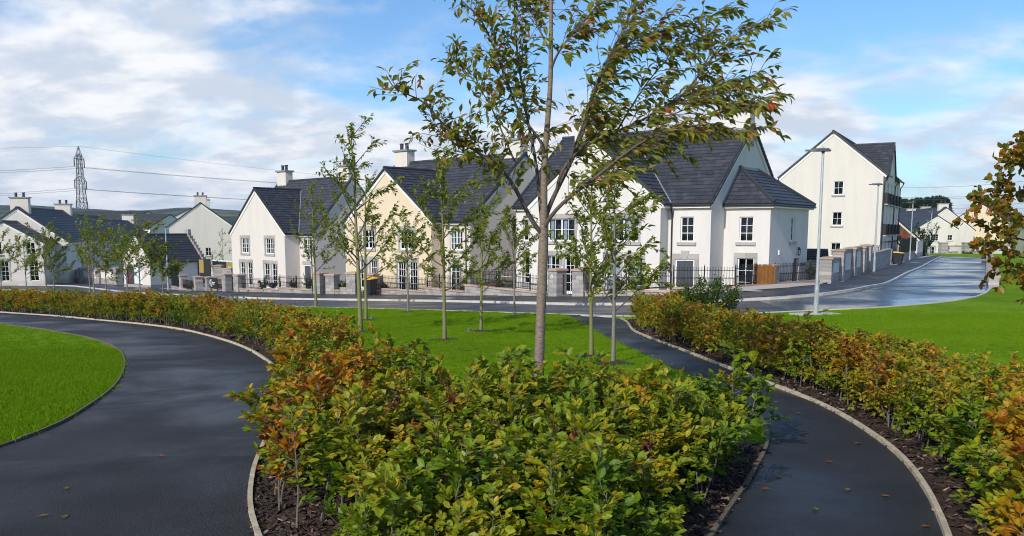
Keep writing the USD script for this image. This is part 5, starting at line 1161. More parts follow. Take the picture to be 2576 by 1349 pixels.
# chevron sign on the low wall
q = on_wall(540); ex, ey, L = gdir(on_wall(528), on_wall(556)); zc = top_at(540, 712.5); o = np.array([q[0], q[1], zc]) - ey * .08
t = Thing("chevron_sign", o, "black sign with three white chevrons between two granite piers", "sign")
t.part("board", boxf(o, ex, ey, Z3, (-1.05, -.0, -.42), (1.05, .04, .42)), "sign_black")
for k in range(3):
    x = -.95 + .2 * k; 
    for s in (-1, 1):
        t.part("chevron", (np.array([o + ex * a + Z3 * b - ey * d for d in (.004, .014) for a, b in ((x, 0), (x + .09, 0), (x + .27, s * .30), (x + .18, s * .30))]), np.array([[4, 5, 6], [4, 6, 7], [0, 1, 5], [0, 5, 4], [1, 2, 6], [1, 6, 5], [2, 3, 7], [2, 7, 6], [3, 0, 4], [3, 4, 7]])), "sign_white")
for k, (a0, a1) in enumerate(((-.28, .45), (-.28, .3))): t.part("small_print", boxf(o, ex, ey, Z3, (a0, -.012, .03 - .13 * k), (a1, -.002, .09 - .13 * k)), "sign_white")
t.part("post", cat([boxf(o, ex, ey, Z3, (-.9, .045, -1.1), (-.84, .1, .3)), boxf(o, ex, ey, Z3, (.84, .045, -1.1), (.9, .1, .3))]), "iron")

# block of flats on the side road: gable to the viewer, tall wall-head gable over the street front
ZF = 79.0
pR = at_depth(2214, 600, ZF); gF = at_depth(2214, 668, ZF)[2] - .2
fd, gdv = np.array([.49, .872, 0]), np.array([-.872, .49, 0])
Wf = 9.0; Lf = 15.5; Ef = at_depth(2214, 440, ZF)[2] - gF + .25; Rf = at_depth(2100, 332.5, ZF + 2.2)[2] - gF - Ef
F = Frame(pR[0], pR[1], gF, 0); F.u, F.v = -gdv, fd            # u towards the street corner, v along the street
F.o = np.array([pR[0], pR[1], gF]) - F.u * Wf
T = Thing("apartment_block", F.p(0, 0, 0), "tall cream block of flats with a plain gable and balconied street front", "flats")
FA, FB = Face(F.p(0, 0, 0), F.u, -F.v), Face(F.p(Wf, 0, 0), F.v, F.u)
ops = [(FA, Wf * .575, 1.0 + k * 2.85, .85, 1.25, dict(lights=1, cols=2, rows=2)) for k in range(3)]
for k in range(5):
    for z in (.1, 3.0, 5.85):
        ops.append((FB, 1.3 + k * 3.0, z, .95, 2.0, dict(lights=1, cols=2, rows=3, sill=False)))
cuts = [cut_of(f_, a, z, w_, h_) for (f_, a, z, w_, h_, kw) in ops]
prof = [(0, -1.), (Wf, -1.), (Wf, Ef), (Wf / 2, Ef + Rf), (0, Ef)]; tg = Rf / (Wf / 2); c_ = 1 / math.hypot(1, tg)
gw0, gw1, gh = 3.6, 9.6, Rf * .80
wg = prism([(gw0, Ef - 2), (gw1, Ef - 2), (gw1, Ef), ((gw0 + gw1) / 2, Ef + gh), (gw0, Ef)], X3 * (Wf / 2), Y3, Z3, X3, 0, Wf / 2 + .02)
T.part("wall", shell([F.ch(prism(prof, np.zeros(3), X3, Z3, -Y3, -Lf, 0)), F.ch(wg)], cuts), "render_cream")
for (f_, a, z, w_, h_, kw) in ops: window(T, f_, a, z, w_, h_, small=True, **kw)
roof = T.part("roof", F.ch(boxf(np.zeros(3), X3, Y3, Z3, (Wf/2 - .1, .3, Ef + Rf - .6), (Wf/2 + .1, Lf - .3, Ef + Rf - .3))), "roof_trim")
oh, og = .35, .2; Ls = (Wf / 2 + oh) / c_; at_t = lambda z: (z / tg + oh) / c_
gm = (gw0 + gw1) / 2
slope = Polygon([(0, 0), (Lf + 2*og, 0), (Lf + 2*og, Ls), (0, Ls)]).difference(Polygon([(gw0 + og, -.01), (gw1 + og, -.01), (gm + og, at_t(gh))]))
for pl in ([slope] if slope.geom_type == "Polygon" else list(slope.geoms)):
    roof_plane(T, F, np.array([Wf + oh, -og, Ef - oh * tg]), Y3, np.array([-c_, 0, tg * c_]), list(pl.exterior.coords)[:-1], roof, tl=.36, tiles=150, seed=8)
roof_plane(T, F, np.array([-oh, -og, Ef - oh * tg]), Y3, np.array([c_, 0, tg * c_]), [(0, 0), (Lf + 2*og, 0), (Lf + 2*og, Ls), (0, Ls)], roof, tiles=40, plain_rows=True, seed=9)
tgg = gh / ((gw1 - gw0) / 2); cg = 1 / math.hypot(1, tgg); Lg = ((gw1 - gw0) / 2 + .1) / cg
for s in (-1, 1):
    y0 = gw0 - .1 if s < 0 else gw1 + .1; z0 = Ef - .1 * tgg
    xa = Wf + .2; xin = lambda z: Wf - z / tg
    poly = [(0, 0), (xa - xin(-.1 * tgg), 0), (xa - xin(gh), Lg), (0, Lg)]
    roof_plane(T, F, np.array([xa, y0, z0]), -X3, np.array([0, -s * cg, tgg * cg]), poly, roof, tl=.36, tiles=150, seed=12 + s)
    gable_trim(T, F, np.array([Wf + .03, y0, z0]), np.array([Wf + .03, gm, Ef + gh]), X3)
    gable_trim(T, F, np.array([Wf/2 + s * (Wf/2 + oh), -.02, Ef - oh * tg]), np.array([Wf / 2, -.02, Ef + Rf]), -Y3)
ridge_cap(T, F, np.array([Wf/2, -og, Ef + Rf + .09]), np.array([Wf/2, Lf + og, Ef + Rf + .09])); ridge_cap(T, F, np.array([xin(gh), gm, Ef + gh + .09]), np.array([Wf + .2, gm, Ef + gh + .09]))
for (b0, b1) in ((0, gw0), (gw1, Lf)): T.part("gutter", tube([F.p(Wf + oh + .03, b0, Ef - oh * tg), F.p(Wf + oh + .03, b1, Ef - oh * tg)], .08, 6), "pipe_black")
for b in (.5, gw1 + .4, Lf - .2): T.part("downpipe", tube([F.p(Wf + oh, b, Ef - oh * tg), F.p(Wf + oh - .02, b, Ef - .5), F.p(Wf + .08, b, Ef - .9), F.p(Wf + .08, b, -.2)], .05, 6), "pipe_black")
T.part("downpipe", tube([F.p(-oh, .12, Ef - oh * tg), F.p(-oh, .12, Ef - .5), F.p(-.08, .12, Ef - .8), F.p(-.08, .12, 0)], .05, 6), "pipe_black")
for k in range(5):
    for z in (3.0, 5.85):
        b = 1.3 + k * 3.0
        bal = T.part("balcony", FB.box(b - .7, b + .7, z - .14, z - .02, 0, .42), "stone_surround", tint=np.full(8, .7))
        T.part("balcony_railing", cat([FB.box(b - .66, b + .66, z + .95, z + 1.0, .35, .39)] + [FB.box(b - .66 + .11*i_, b - .64 + .11*i_, z, z + .95, .36, .38) for i_ in range(13)] + [FB.box(b + s_ * .66 - .012, b + s_ * .66 + .012, z, z + 1.0, .02, .35) for s_ in (-1, 1)]), "iron", bal)
    T.part("door_canopy", FB.box(1.3 + k*3.0 - .75, 1.3 + k*3.0 + .75, 2.25, 2.36, 0, .55), "roof_trim")
GF_F = F

# timber pavilion beyond the flats
q = at_depth(2306, 600, 104); gP = gz(on_ground(2300, 655)) ; F = Frame(q[0], q[1], gP, -.1)
T = Thing("timber_pavilion", F.p(0, 0, 0), "open timber pavilion with brown boarded gable and slate roof, right of the flats", "pavilion")
Wp = 7.4; Ep = at_depth(2306, 597, 104)[2] - gP; Rp = 2.9; Dp = 5.5; F.o = F.o - F.u * Wp
nb = 24
for k in range(nb):
    a0, a1 = .3 + (Wp - .6) * k / nb, .3 + (Wp - .6) * (k + 1) / nb; h = lambda a: Ep + Rp * (1 - abs(a - Wp/2) / (Wp/2)) - .1
    T.part("gable_board", (np.array([F.p(a, b, z) for b in (0, .06) for a, z in ((a0 + .006, Ep - .35), (a1 - .006, Ep - .35), (a1 - .006, h(a1)), (a0 + .006, h(a0)))]), np.array([[0, 1, 2], [0, 2, 3], [5, 4, 7], [5, 7, 6], [0, 4, 5], [0, 5, 1], [1, 5, 6], [1, 6, 2], [3, 2, 6], [3, 6, 7], [0, 3, 7], [0, 7, 4]])), "dark_timber", tint=np.full(8, wrng.uniform(0, 1)))
for (a, b) in ((.35, .2), (Wp - .35, .2), (.35, Dp), (Wp - .35, Dp), (Wp - .35, Dp / 2)):
    T.part("post", F.ch(boxf(np.array([a, b, 0]), X3, Y3, Z3, (-.12, -.12, -.6), (.12, .12, Ep - .1))), "dark_timber", tint=np.full(8, .3))
    T.part("brace", tube([F.p(a + (.1 if a < 1 else -.1), b, Ep - 1.1), F.p(a + (.8 if a < 1 else -.8), b, Ep - .3)], .08, 4), "dark_timber", tint=np.full(10, .4))
tg = Rp / (Wp / 2); c_ = 1 / math.hypot(1, tg)
roof = T.part("roof", F.ch(boxf(np.zeros(3), X3, Y3, Z3, (.2, .1, Ep - .2), (Wp - .2, Dp + .1, Ep - .05))), "dark_timber", tint=np.full(8, .2))
for s in (-1, 1): roof_plane(T, F, np.array([Wp + .4 if s > 0 else -.4, -.3, Ep - .4 * tg]), Y3, np.array([-s * c_, 0, tg * c_]), [(0, 0), (Dp + .8, 0), (Dp + .8, (Wp/2 + .4) / c_), (0, (Wp/2 + .4) / c_)], roof, tiles=30, plain_rows=True, seed=3); gable_trim(T, F, np.array([Wp/2 + s * (Wp/2 + .4), -.05, Ep - .4 * tg]), np.array([Wp/2, -.05, Ep + Rp]), -Y3)
A, B = on_side(2276), on_side(2314); ex, ey, L = gdir(A, B)
t = Thing("metal_fence", (*((A + B) / 2), gz(A)), "dark metal fence before the timber pavilion", "fence")
for k in range(int(L / .3)):
    q = np.array([*(A + ey[:2] * .45 + ex[:2] * .3 * k), 0]); t.part("bar", boxf(q, ex, ey, Z3, (-.03, -.02, gz(A) + .7), (.03, .02, gz(A) + 2.3)), "iron")
t.part("rail", boxf(np.array([*(A + ey[:2] * .45), 0]), ex, ey, Z3, (0, .021, gz(A) + 2.15), (L, .06, gz(A) + 2.25)), "iron"); t.part("panel", boxf(np.array([*(A + ey[:2] * .6), 0]), ex, ey, Z3, (0, 0, gz(A) + .7), (L * .8, .04, gz(A) + 1.5)), "iron")
# low slate-roofed bin store behind the railing, with timber gate and boarded fence
q = at_depth(2074, 657, 52.5); F = Frame(q[0], q[1], gz(q) + .05, .42); F.o = F.o - F.u * 2.0
T = Thing("bin_store", F.p(0, 0, 0), "low slate roofed store behind the railing, left of the stepped wall", "store"); Es = q[2] - F.o[2] + .1
T.part("wall", F.ch(boxf(np.zeros(3), X3, Y3, Z3, (.1, .1, -.5), (1.95, 1.9, Es))), "render_cream"); T.part("fascia", F.ch(boxf(np.zeros(3), X3, Y3, Z3, (.02, .0, Es - .14), (2.02, .09, Es))), "coping", tint=np.full(8, .8))
roof_plane(T, F, np.array([-.05, -.08, Es]), X3, np.array([0, .86, .5]), [(0, 0), (2.15, 0), (2.15, 1.12), (0.0, 1.12)], None, tl=.2, tiles=20, plain_rows=True, seed=2); roof_plane(T, F, np.array([-.05, 2.0, Es]), X3, np.array([0, -.86, .5]), [(0, 0), (2.15, 0), (2.15, 1.12), (0, 1.12)], None, tl=.2, tiles=0, plain_rows=True, seed=2)
T.part("gable", F.ch(prism([(.1, Es), (1.9, Es), (1.0, Es + .5)], X3 * 1.9, Y3, Z3, X3, 0, .06)), "dark_timber", tint=np.full(6, .5))
A, B = on_wall(1932), on_wall(1979); ex, ey, L = gdir(A, B); zb = WALL_TOP[12]; zt = at_depth(1955, 669.5, A[1])[2]
t = Thing("timber_gate", np.array([*((A + B) / 2 + ey[:2] * .8), zb]), "orange stained timber gate behind the railing, right of the corner house", "gate")
o = np.array([*(A + ey[:2] * .8), 0.0]); nb = 11
for k in range(nb): t.part("board", boxf(o, ex, ey, Z3, (L*k/nb + .006, 0, zb - .1), (L*(k+1)/nb - .006, .03, zt + .05 * math.sin(k * 1.9))), "timber_board", tint=np.full(8, wrng.uniform(0, 1)))
t.part("post", boxf(o, ex, ey, Z3, (-.14, -.02, zb - .1), (-.01, .1, zt + .1)), "timber_board", tint=np.full(8, .1)); t.part("brace", boxf(o, ex, ey, Z3, (0, .031, zb + .25), (L, .06, zb + .35)), "timber_board", tint=np.full(8, .3))
A, B = at_depth(1974, 668, 50), at_depth(2003, 662, 52); ex, ey, L = gdir(A, B)
t = Thing("timber_fence", (A + B) / 2, "orange board fence behind the timber gate", "fence"); zt = at_depth(1985, 653, 50.5)[2]
for k in range(9): t.part("board", boxf(np.array([A[0], A[1], 0]), ex, ey, Z3, (L*k/9 + .006, 0, zt - 1.6), (L*(k+1)/9 - .02, .03, zt)), "timber_board", tint=np.full(8, wrng.uniform(0, 1)))
A, B = at_depth(1974, 650, 56), at_depth(2000, 650, 57); low_wall(A[:2], B[:2], at_depth(1985, 648, 56)[2], "granite wall behind the orange board fence", depth=.3)
c = on_wall(1993); ex, ey, L = gdir(on_wall(1988), on_wall(1998)); pier(c + ey[:2] * 1.3, ex, at_depth(1993, 665, c[1] + 1)[2] - .1, "granite pier between the timber gate and the store", .85, name="wall_pier")

# houses where the side road bends
g = at_depth(2355, 641, 165)[2]
def gable_at(name, lb, pxl, pxa, pxr, ye, ya, Yd, L_, wall, thx=.0, wins=(), chims=(), gg=None):
    A, B = at_depth(pxl, ye, Yd), at_depth(pxr, ye, Yd); D_ = B[0] - A[0]; g_ = gg if gg is not None else g
    E2 = A[2] - g_ + .25; R2 = at_depth(pxa, ya, Yd)[2] - g_ - E2
    return simple_house(name, lb, A[0] + .3, A[1], g_, thx, L_, D_ - .6, E2, R2, wall=wall, wins=wins, chims=[(b, E2 + R2 + t_) for b, t_ in chims], tl=.5)
gable_at("far_house", "cream house with the larger gable where the side road bends", 2300, 2373, 2444, 581, 523, 172, 16, "render_cream", thx=.16, chims=((2.0, .8),))
gable_at("far_house_wing", "lower front gable with small windows where the side road bends", 2302, 2356, 2403, 577.5, 543.5, 165, 6.5, "render_cream", thx=.2, wins=(("front", 3.0, 2.6, 1.9, 1.3, dict(lights=2, cols=2, rows=3)), ("front", 6.0, 2.75, .85, 1.0, dict(lights=1, cols=2, rows=2)), ("front", 2.9, -.6, 1.0, 2.1, dict(lights=1, cols=2, rows=3, surround=.25, sill=False)), ("front", 5.6, .2, .9, .9, dict(lights=1, cols=2, rows=2))))
gable_at("far_house", "farther house with one chimney beyond the flats, left one", 2262, 2296, 2330, 560, 534, 205, 14, "render_cream", thx=.12, chims=((2, .8),), gg=g - 1)
gable_at("far_house", "farther house with one chimney beyond the flats, middle one", 2290, 2332, 2374, 562, 530, 190, 14, "render_cream", thx=.12, chims=((2, .8),), gg=g - 1)
gable_at("far_house", "yellow gable house behind the beech branches", 2392, 2454, 2524, 560, 513, 176, 16, "render_yellow", thx=.72, chims=((1.6, .9), (14, .9)))
gable_at("far_house", "dark roofed house left of the yellow gable house", 2392, 2424, 2460, 545, 524, 215, 12, "render_cream", thx=-1.2, gg=g - 1)
gable_at("far_house", "white house behind the right beech branches", 2512, 2548, 2600, 590, 560, 178, 14, "render_white", thx=-1.0)
# ------------------------------------------------------------------ lamps, pylon, wires, bins
def lamp_post(px, py, h, label, base_plate=False, flip=False, Yd=None):
    q = on_ground(px, py) if Yd is None else at_depth(px, py, Yd)
    t = Thing("street_lamp", q, label, "street lamp", "street lamps of the estate")
    s = h / 6.0
    t.part("pole", tube([q - Z3 * .3, q + Z3 * 1.1, q + Z3 * 1.15, q + Z3 * (h - .1)], [.085, .085, .062, .044], 14), "galvanised", smooth=40)
    t.part("base_sleeve", tube([q - Z3 * .3, q + Z3 * .55], .092, 14), "galvanised")
    k = -1 if flip else 1; o = q + Z3 * h
    pl = [(-.66 * k, 0), (-.30 * k, .13), (.10 * k, .15), (.26 * k, .09), (.26 * k, -.09), (.10 * k, -.15), (-.30 * k, -.13)]
    t.part("lamp_head", prism(pl, o, X3, Y3, Z3, -.035, .03), "lamp_head"); t.part("head_top", prism([(x * .72 + .02 * k, y * .7) for x, y in pl], o, X3, Y3, Z3, .03, .075), "lamp_head")
    t.part("bracket", tube([o - Z3 * .12, o - Z3 * .03], [.044, .07], 10), "lamp_head"); t.part("sensor", lathe([(.035, .075), (.04, .13), (.025, .16)], o, 8), "galvanised")
    t.part("door_plate", boxf(q + Z3 * .5, X3, Y3, Z3, (-.04, -.095, 0), (.04, -.08, .45)), "galvanised")
    return q
q = lamp_post(2052, 791, 6.0, "nearest and tallest street lamp, on a pale slab in the right lawn")
ex, ey = np.array([.95, .3, 0]), np.array([-.3, .95, 0])
single("lamp_slab", boxf(q, ex, ey, Z3, (-.85, -.35, -.06), (.85, .45, .035)), "concrete", "pale concrete slab under the nearest street lamp", "slab", kind="structure")
lamp_post(2198, 687, 6.0, "street lamp beside the top of the stepped wall on the right")
lamp_post(2181, 661, 6.0, "street lamp standing before the cream gable of the flats", Yd=88)
lamp_post(2288, 656, 6.0, "street lamp before the timber pavilion")
lamp_post(2338, 640, 6.0, "thin distant street lamp before the cream houses, nearer of two"); lamp_post(2329, 638, 6.0, "most distant street lamp, where the side road bends", Yd=160)
lamp_post(424, 733, 6.0, "street lamp beside the sales cabin's door"); lamp_post(29, 715, 6.0, "street lamp at the far left edge, before the terrace")

def strut(a, b, r): return tube([a, b], r, 4, False)
# lattice pylon
YP = 330.0
pb = at_depth(209, 560, YP); pb[2] = -8.0; top_z = at_depth(202, 368, YP)[2]; H = top_z - pb[2]
t = Thing("pylon", pb, "tall steel lattice pylon rising behind the terrace roofs", "pylon")
lv = [(0, 3.4), (.18, 2.75), (.36, 2.2), (.50, 1.75), (.60, 1.5), (.69, 1.28), (.78, 1.1), (.86, .95), (.93, .85), (1.0, .05)]
lv = [(z_, w_ * .78) for z_, w_ in lv]
ax = np.array([-.02, 1.0, 0]); ay = np.array([-1.0, -.02, 0])
def corner(k, i): z, w_ = lv[k]; sx, sy = [(-1, -1), (1, -1), (1, 1), (-1, 1)][i % 4]; return pb + ax * sx * w_ + ay * sy * w_ + Z3 * z * H
for i in range(4): t.part("leg", tube([corner(k, i) for k in range(len(lv))], [.15] * (len(lv) - 1) + [.08], 4), "pylon_steel")
for k in range(len(lv) - 1):
    m = []; n = 2 if k < 3 else 1
    for i in range(4):
        a0, a1, b0, b1 = corner(k, i), corner(k + 1, i), corner(k, i + 1), corner(k + 1, i + 1)
        for q_ in range(n):
            f0, f1 = q_ / n, (q_ + 1) / n
            m += [strut(a0 + (a1 - a0) * f0, b0 + (b1 - b0) * f1, .075), strut(b0 + (b1 - b0) * f0, a0 + (a1 - a0) * f1, .075)]
        m.append(strut(a0, b0, .08))
    t.part("lattice", cat(m), "pylon_steel")
arms = []
for z, w_ in ((.885, 3.9), (.69, 4.6), (.50, 4.4)):
    zc = pb + Z3 * z * H; bw = np.interp(z, [x for x, _ in lv], [y for _, y in lv])
    for s in (-1, 1):
        tip = zc + ax * s * w_ + Z3 * .2
        m = []
        for sy in (-1, 1):
            m += [strut(zc + ax * s * bw + ay * sy * bw, tip, .085), strut(zc + ax * s * bw * .8 + ay * sy * bw * .8 + Z3 * 2.0, tip, .075)]
        t.part("cross_arm", cat(m), "pylon_steel"); t.part("insulator", tube([tip, tip - Z3 * 3.2], .22, 6), "insulator"); arms.append(tip - Z3 * 3.2)
arms.append(pb + Z3 * H)
def wire(a, b, sag, label, r=.05):
    s = np.linspace(0, 1, 40); P = a + (b - a) * s[:, None]; P[:, 2] -= sag * 4 * s * (1 - s)
    single("power_line", tube(P, r, 4, False), "cable", label, "power line", group="power lines of the pylon")
far_r = np.array([150, 900, 32]); 
names = ["left upper", "right upper", "left middle", "right middle", "left lower", "right lower"]
for k, tip in enumerate(arms[:6]):
    dz = tip[2] - pb[2]
    b = pb + np.array([330, 250, 0]) + ax * (tip - pb)[0] * .8; b[2] = 4 + dz * .80
    wire(tip, b, 7, f"{names[k]} cable running right from the pylon")
    b = np.array([-330.0, 205 + 6 * (k % 2), pb[2] + dz * .98 + 0]); wire(tip, b, 6, f"{names[k]} cable running left from the pylon")
wire(arms[6], np.array([170, 580, pb[2] + H * .80]), 7, "earth wire running right from the pylon's tip", .035); wire(arms[6], np.array([-330.0, 205, pb[2] + H]), 5, "earth wire running left from the pylon's tip", .035)
for k, (y0, y1) in enumerate(((490, 477), (463, 452), (497, 478), (520, 506), (531, 520))):
    a, b = at_depth(2180, y0 + 4, 300), at_depth(2640, y1 - 4, 260)
    wire(a, b, 1.5, ["cable above the right houses, second from the top", "topmost cable above the right houses", "third cable above the right houses, sloping most", "fourth cable above the right houses", "lowest cable above the right houses"][k], .045)

def wheelie_bin(px, py, ang, label, scale=1.0, yel=True):
    q = on_ground(px, py); q[2] += .105; ex = np.array([math.cos(ang), math.sin(ang), 0]); ey = np.array([-math.sin(ang), math.cos(ang), 0])
    t = Thing("wheelie_bin", q, label, "wheelie bin"); s = scale
    b0, b1, h = (.22 * s, .26 * s), (.29 * s, .37 * s), .93 * s
    P = lambda x, y, z: q + ex * x + ey * y + Z3 * z
    body = [P(-b0[0], -b0[1], .04), P(b0[0], -b0[1], .04), P(b0[0], b0[1], .04), P(-b0[0], b0[1], .04), P(-b1[0], -b1[1], h), P(b1[0], -b1[1], h), P(b1[0], b1[1], h), P(-b1[0], b1[1], h)]
    bd = t.part("body", hexa(body), "bin_black"); t.part("rim", hexa([P(sx * (b1[0] + .025), sy * (b1[1] + .025), z) for z in (h - .06, h) for sx, sy in ((-1, -1), (1, -1), (1, 1), (-1, 1))]), "bin_black", bd)
    for k in (-1, 0, 1): t.part("rib", hexa([P(k * .13 * s * f + dx, -(b0[1] + (b1[1] - b0[1]) * f2) + dy, z) for f, f2, z in ((.8, .1, .15), (1, .85, h - .12)) for dx, dy in ((-.015, -.012), (.015, -.012), (.015, .02), (-.015, .02))]), "bin_black", bd)
    lid = [P(-b1[0] - .03, -b1[1] - .04, h + .005), P(b1[0] + .03, -b1[1] - .04, h + .005), P(b1[0] + .03, b1[1] + .03, h + .06), P(-b1[0] - .03, b1[1] + .03, h + .06), P(-b1[0] + .02, -b1[1] + .05, h + .07), P(b1[0] - .02, -b1[1] + .05, h + .07), P(b1[0] - .02, b1[1] - .02, h + .15), P(-b1[0] + .02, b1[1] - .02, h + .15)]
    ld = t.part("lid", hexa(lid), "bin_yellow" if yel else "bin_black", label="yellow lid"); t.part("handle", tube([P(-b1[0], b1[1] + .08, h + .04), P(b1[0], b1[1] + .08, h + .04)], .018, 6), "bin_black", bd)
    for k in (-1, 1): t.part("wheel", tube([P(k * (b0[0] + .01), b0[1] + .02, .10), P(k * (b0[0] + .06), b0[1] + .02, .10)], .10, 14), "bin_black")
wheelie_bin(932, 746, -.55, "black wheelie bin with bright yellow lid before a granite pier", 1.12)
wheelie_bin(2259, 668, .9, "small distant black bin with yellow lid before the timber pavilion", 1.05); wheelie_bin(2482, 655, .3, "distant black bin with yellow lid behind the beech branches", 1.1)
# black sacks and a blue one by the French window of the corner house
q = MAIN_F.p(4.0, 1.0, .45)
bl = trimesh.creation.icosphere(3, 1.0); v = np.array(bl.vertices)
def sack(c, s, label, mat):
    n_ = np.array(meshkit.fbm(v * 2.2 + c)).reshape(-1); single("rubbish_sack", (c + v * np.array(s) * (1 + .28 * n_[:, None]), np.array(bl.faces)), mat, label, "sack", smooth=True)
sack(MAIN_F.p(3.2, .6, .52), (.42, .34, .26), "black sack lying before the French window of the corner house", "bin_black"); sack(MAIN_F.p(4.3, .8, .52), (.55, .3, .12), "blue sheet lying before the French window of the corner house", "blue_sack")
single("ground_light", lathe([(.06, -.05), (.06, .10), (.045, .12)], on_ground(1582, 832) if False else on_ground(1181, 835), 10), "insulator", "small dark post light in the lawn beside a young tree", "ground light")
single("ground_light", lathe([(.06, -.05), (.06, .10), (.045, .12)], on_ground(936, 803), 10), "insulator", "small dark post light in the lawn behind two young trees", "ground light")
# ------------------------------------------------------------------ plants
def unit(a): return a / (np.linalg.norm(a, axis=-1, keepdims=True) + 1e-9)
LEAF_OVAL = (np.array([(0, 0, 0), (.18, .30, .02), (.50, .50, .05), (.80, .30, .01), (1.0, 0, -.06), (.80, -.30, .01), (.50, -.50, .05), (.18, -.30, .02), (.30, 0, -.03), (.68, 0, -.05)]),
             np.array([(0, 8, 1), (1, 8, 2), (8, 9, 2), (2, 9, 3), (9, 4, 3), (0, 7, 8), (7, 6, 8), (6, 9, 8), (6, 5, 9), (5, 4, 9)]))
LEAF_LONG = (np.array([(0, 0, .0), (.22, .32, .05), (.45, .5, .06), (.72, .30, .0), (1.0, 0, -.22), (.72, -.30, .0), (.45, -.5, .06), (.22, -.32, .05), (.45, 0, -.02)]),
             np.array([(0, 8, 1), (1, 8, 2), (2, 8, 3), (8, 4, 3), (0, 7, 8), (7, 6, 8), (6, 5, 8), (5, 4, 8)]))
LEAF_FAR = (np.array([(0, 0, 0), (.45, .5, .05), (1.0, 0, -.1), (.45, -.5, .05)]), np.array([(0, 2, 1), (0, 3, 2)]))
def leaves(pos, ax_, up, L, W, tint, kind):
    """Many leaf blades: pos base points, ax_ their axes, up roughly their upper sides."""
    T, Fc = kind; pos, ax_ = np.asarray(pos), unit(np.asarray(ax_)); side = unit(np.cross(up, ax_)); nrm = np.cross(ax_, side)
    L = np.broadcast_to(L, (len(pos),))[:, None, None]; W = np.broadcast_to(W, (len(pos),))[:, None, None]
    v = pos[:, None] + L * (T[None, :, :1] * ax_[:, None] + T[None, :, 2:] * nrm[:, None]) + W * T[None, :, 1:2] * side[:, None]
    f = Fc[None] + (np.arange(len(pos)) * len(T))[:, None, None]
    return v.reshape(-1, 3), f.reshape(-1, 3), np.repeat(tint, len(T))
def curve(a, d, L, n, rng, bend=.25, pull=None):
    """A slightly wandering shoot from a towards d."""
    p = [np.array(a, float)]; d = unit(np.array(d, float))
    for k in range(n):
        d = unit(d + rng.normal(0, bend / n ** .5, 3) + (np.array(pull) / n if pull is not None else 0)); p.append(p[-1] + d * L / n)
    return np.array(p)

WIND = np.array([.85, -.05, -.12])
def tree_mesh(base, H, spread, rng, clear=.33, limbs=9, trunk_r=.045, leaf=(.085, .035), n_leaf=520, lean=.0, low=(.0, .0), bare=.0):
    """Young street tree: trunk, ascending limbs with side twigs, leaves blown to the right. Returns trunk, limbs, leaf data."""
    base = np.asarray(base, float)
    tr = curve(base - Z3 * .1, (lean, 0, 1), H * .97, 10, rng, .05); tr[:, :2] = base[:2] + (tr[:, :2] - base[:2]) * .6
    rt = np.linspace(1, .06, len(tr)) ** .8 * trunk_r; rt[0] *= 1.25
    limb_m, tw = [], []
    for k in range(limbs):
        f = clear + (1 - clear) * (k / limbs) ** 1.1 * .96
        i_ = f * 10; p0 = tr[int(i_)] + (tr[min(int(i_) + 1, 10)] - tr[int(i_)]) * (i_ % 1)
        an = k * 2.4 + rng.uniform(-.5, .5); up = .42 + .75 * f + rng.uniform(-.2, .35); L = spread * (1.15 - .72 * f) * rng.uniform(.7, 1.2) * 1.45
        c = curve(p0, (math.cos(an), math.sin(an) * .9, up), L, 7, rng, .22, pull=(.18, 0, .25))
        r0 = trunk_r * (.42 - .2 * f); limb_m.append(tube(c, np.linspace(r0, r0 * .25, len(c)), 5)); tw.append((c, .25, 1.0))
        for s in range(3 + int(3 * (1 - f))):
            g = rng.uniform(.25, .95); i2 = g * 7; q = c[int(i2)]; dq = unit(c[min(int(i2) + 1, 7)] - c[int(i2)])
            c2 = curve(q, dq + rng.normal(0, .55, 3) + np.array([.15, 0, .1]), L * rng.uniform(.25, .5), 5, rng, .3, pull=(.3, 0, .05))
            limb_m.append(tube(c2, np.linspace(r0 * .38, r0 * .14, len(c2)), 4, False)); tw.append((c2, .1, .9))
    tw.append((tr[7:], .0, .8)); tw.append((tr[8:], .3, .8))
    pos, axs, ups = [], [], []
    wts = np.array([np.linalg.norm(c[-1] - c[0]) for c, _, _ in tw]); cnt = np.maximum(2, (n_leaf * wts / wts.sum()).astype(int))
    for (c, f0, dens), n in zip(tw, cnt):
        for u_ in rng.uniform(f0, 1, n) ** .75:
            x = u_ * (len(c) - 1); k = min(int(x), len(c) - 2); q = c[k] + (c[k + 1] - c[k]) * (x - k); dq = unit(c[k + 1] - c[k])
            a_ = unit(dq * .5 + rng.normal(0, .55, 3) + WIND * .75); pos.append(q + a_ * .02); axs.append(a_); ups.append(unit(Z3 + rng.normal(0, .5, 3)))
    n = len(pos); L = leaf[0] * rng.uniform(.6, 1.2, n); W = leaf[1] * rng.uniform(.7, 1.25, n)
    return (tube(tr, rt, 8), cat(limb_m), np.array(pos), np.array(axs), np.array(ups), L, W, np.clip(rng.beta(2, 2.6, n), 0, 1))

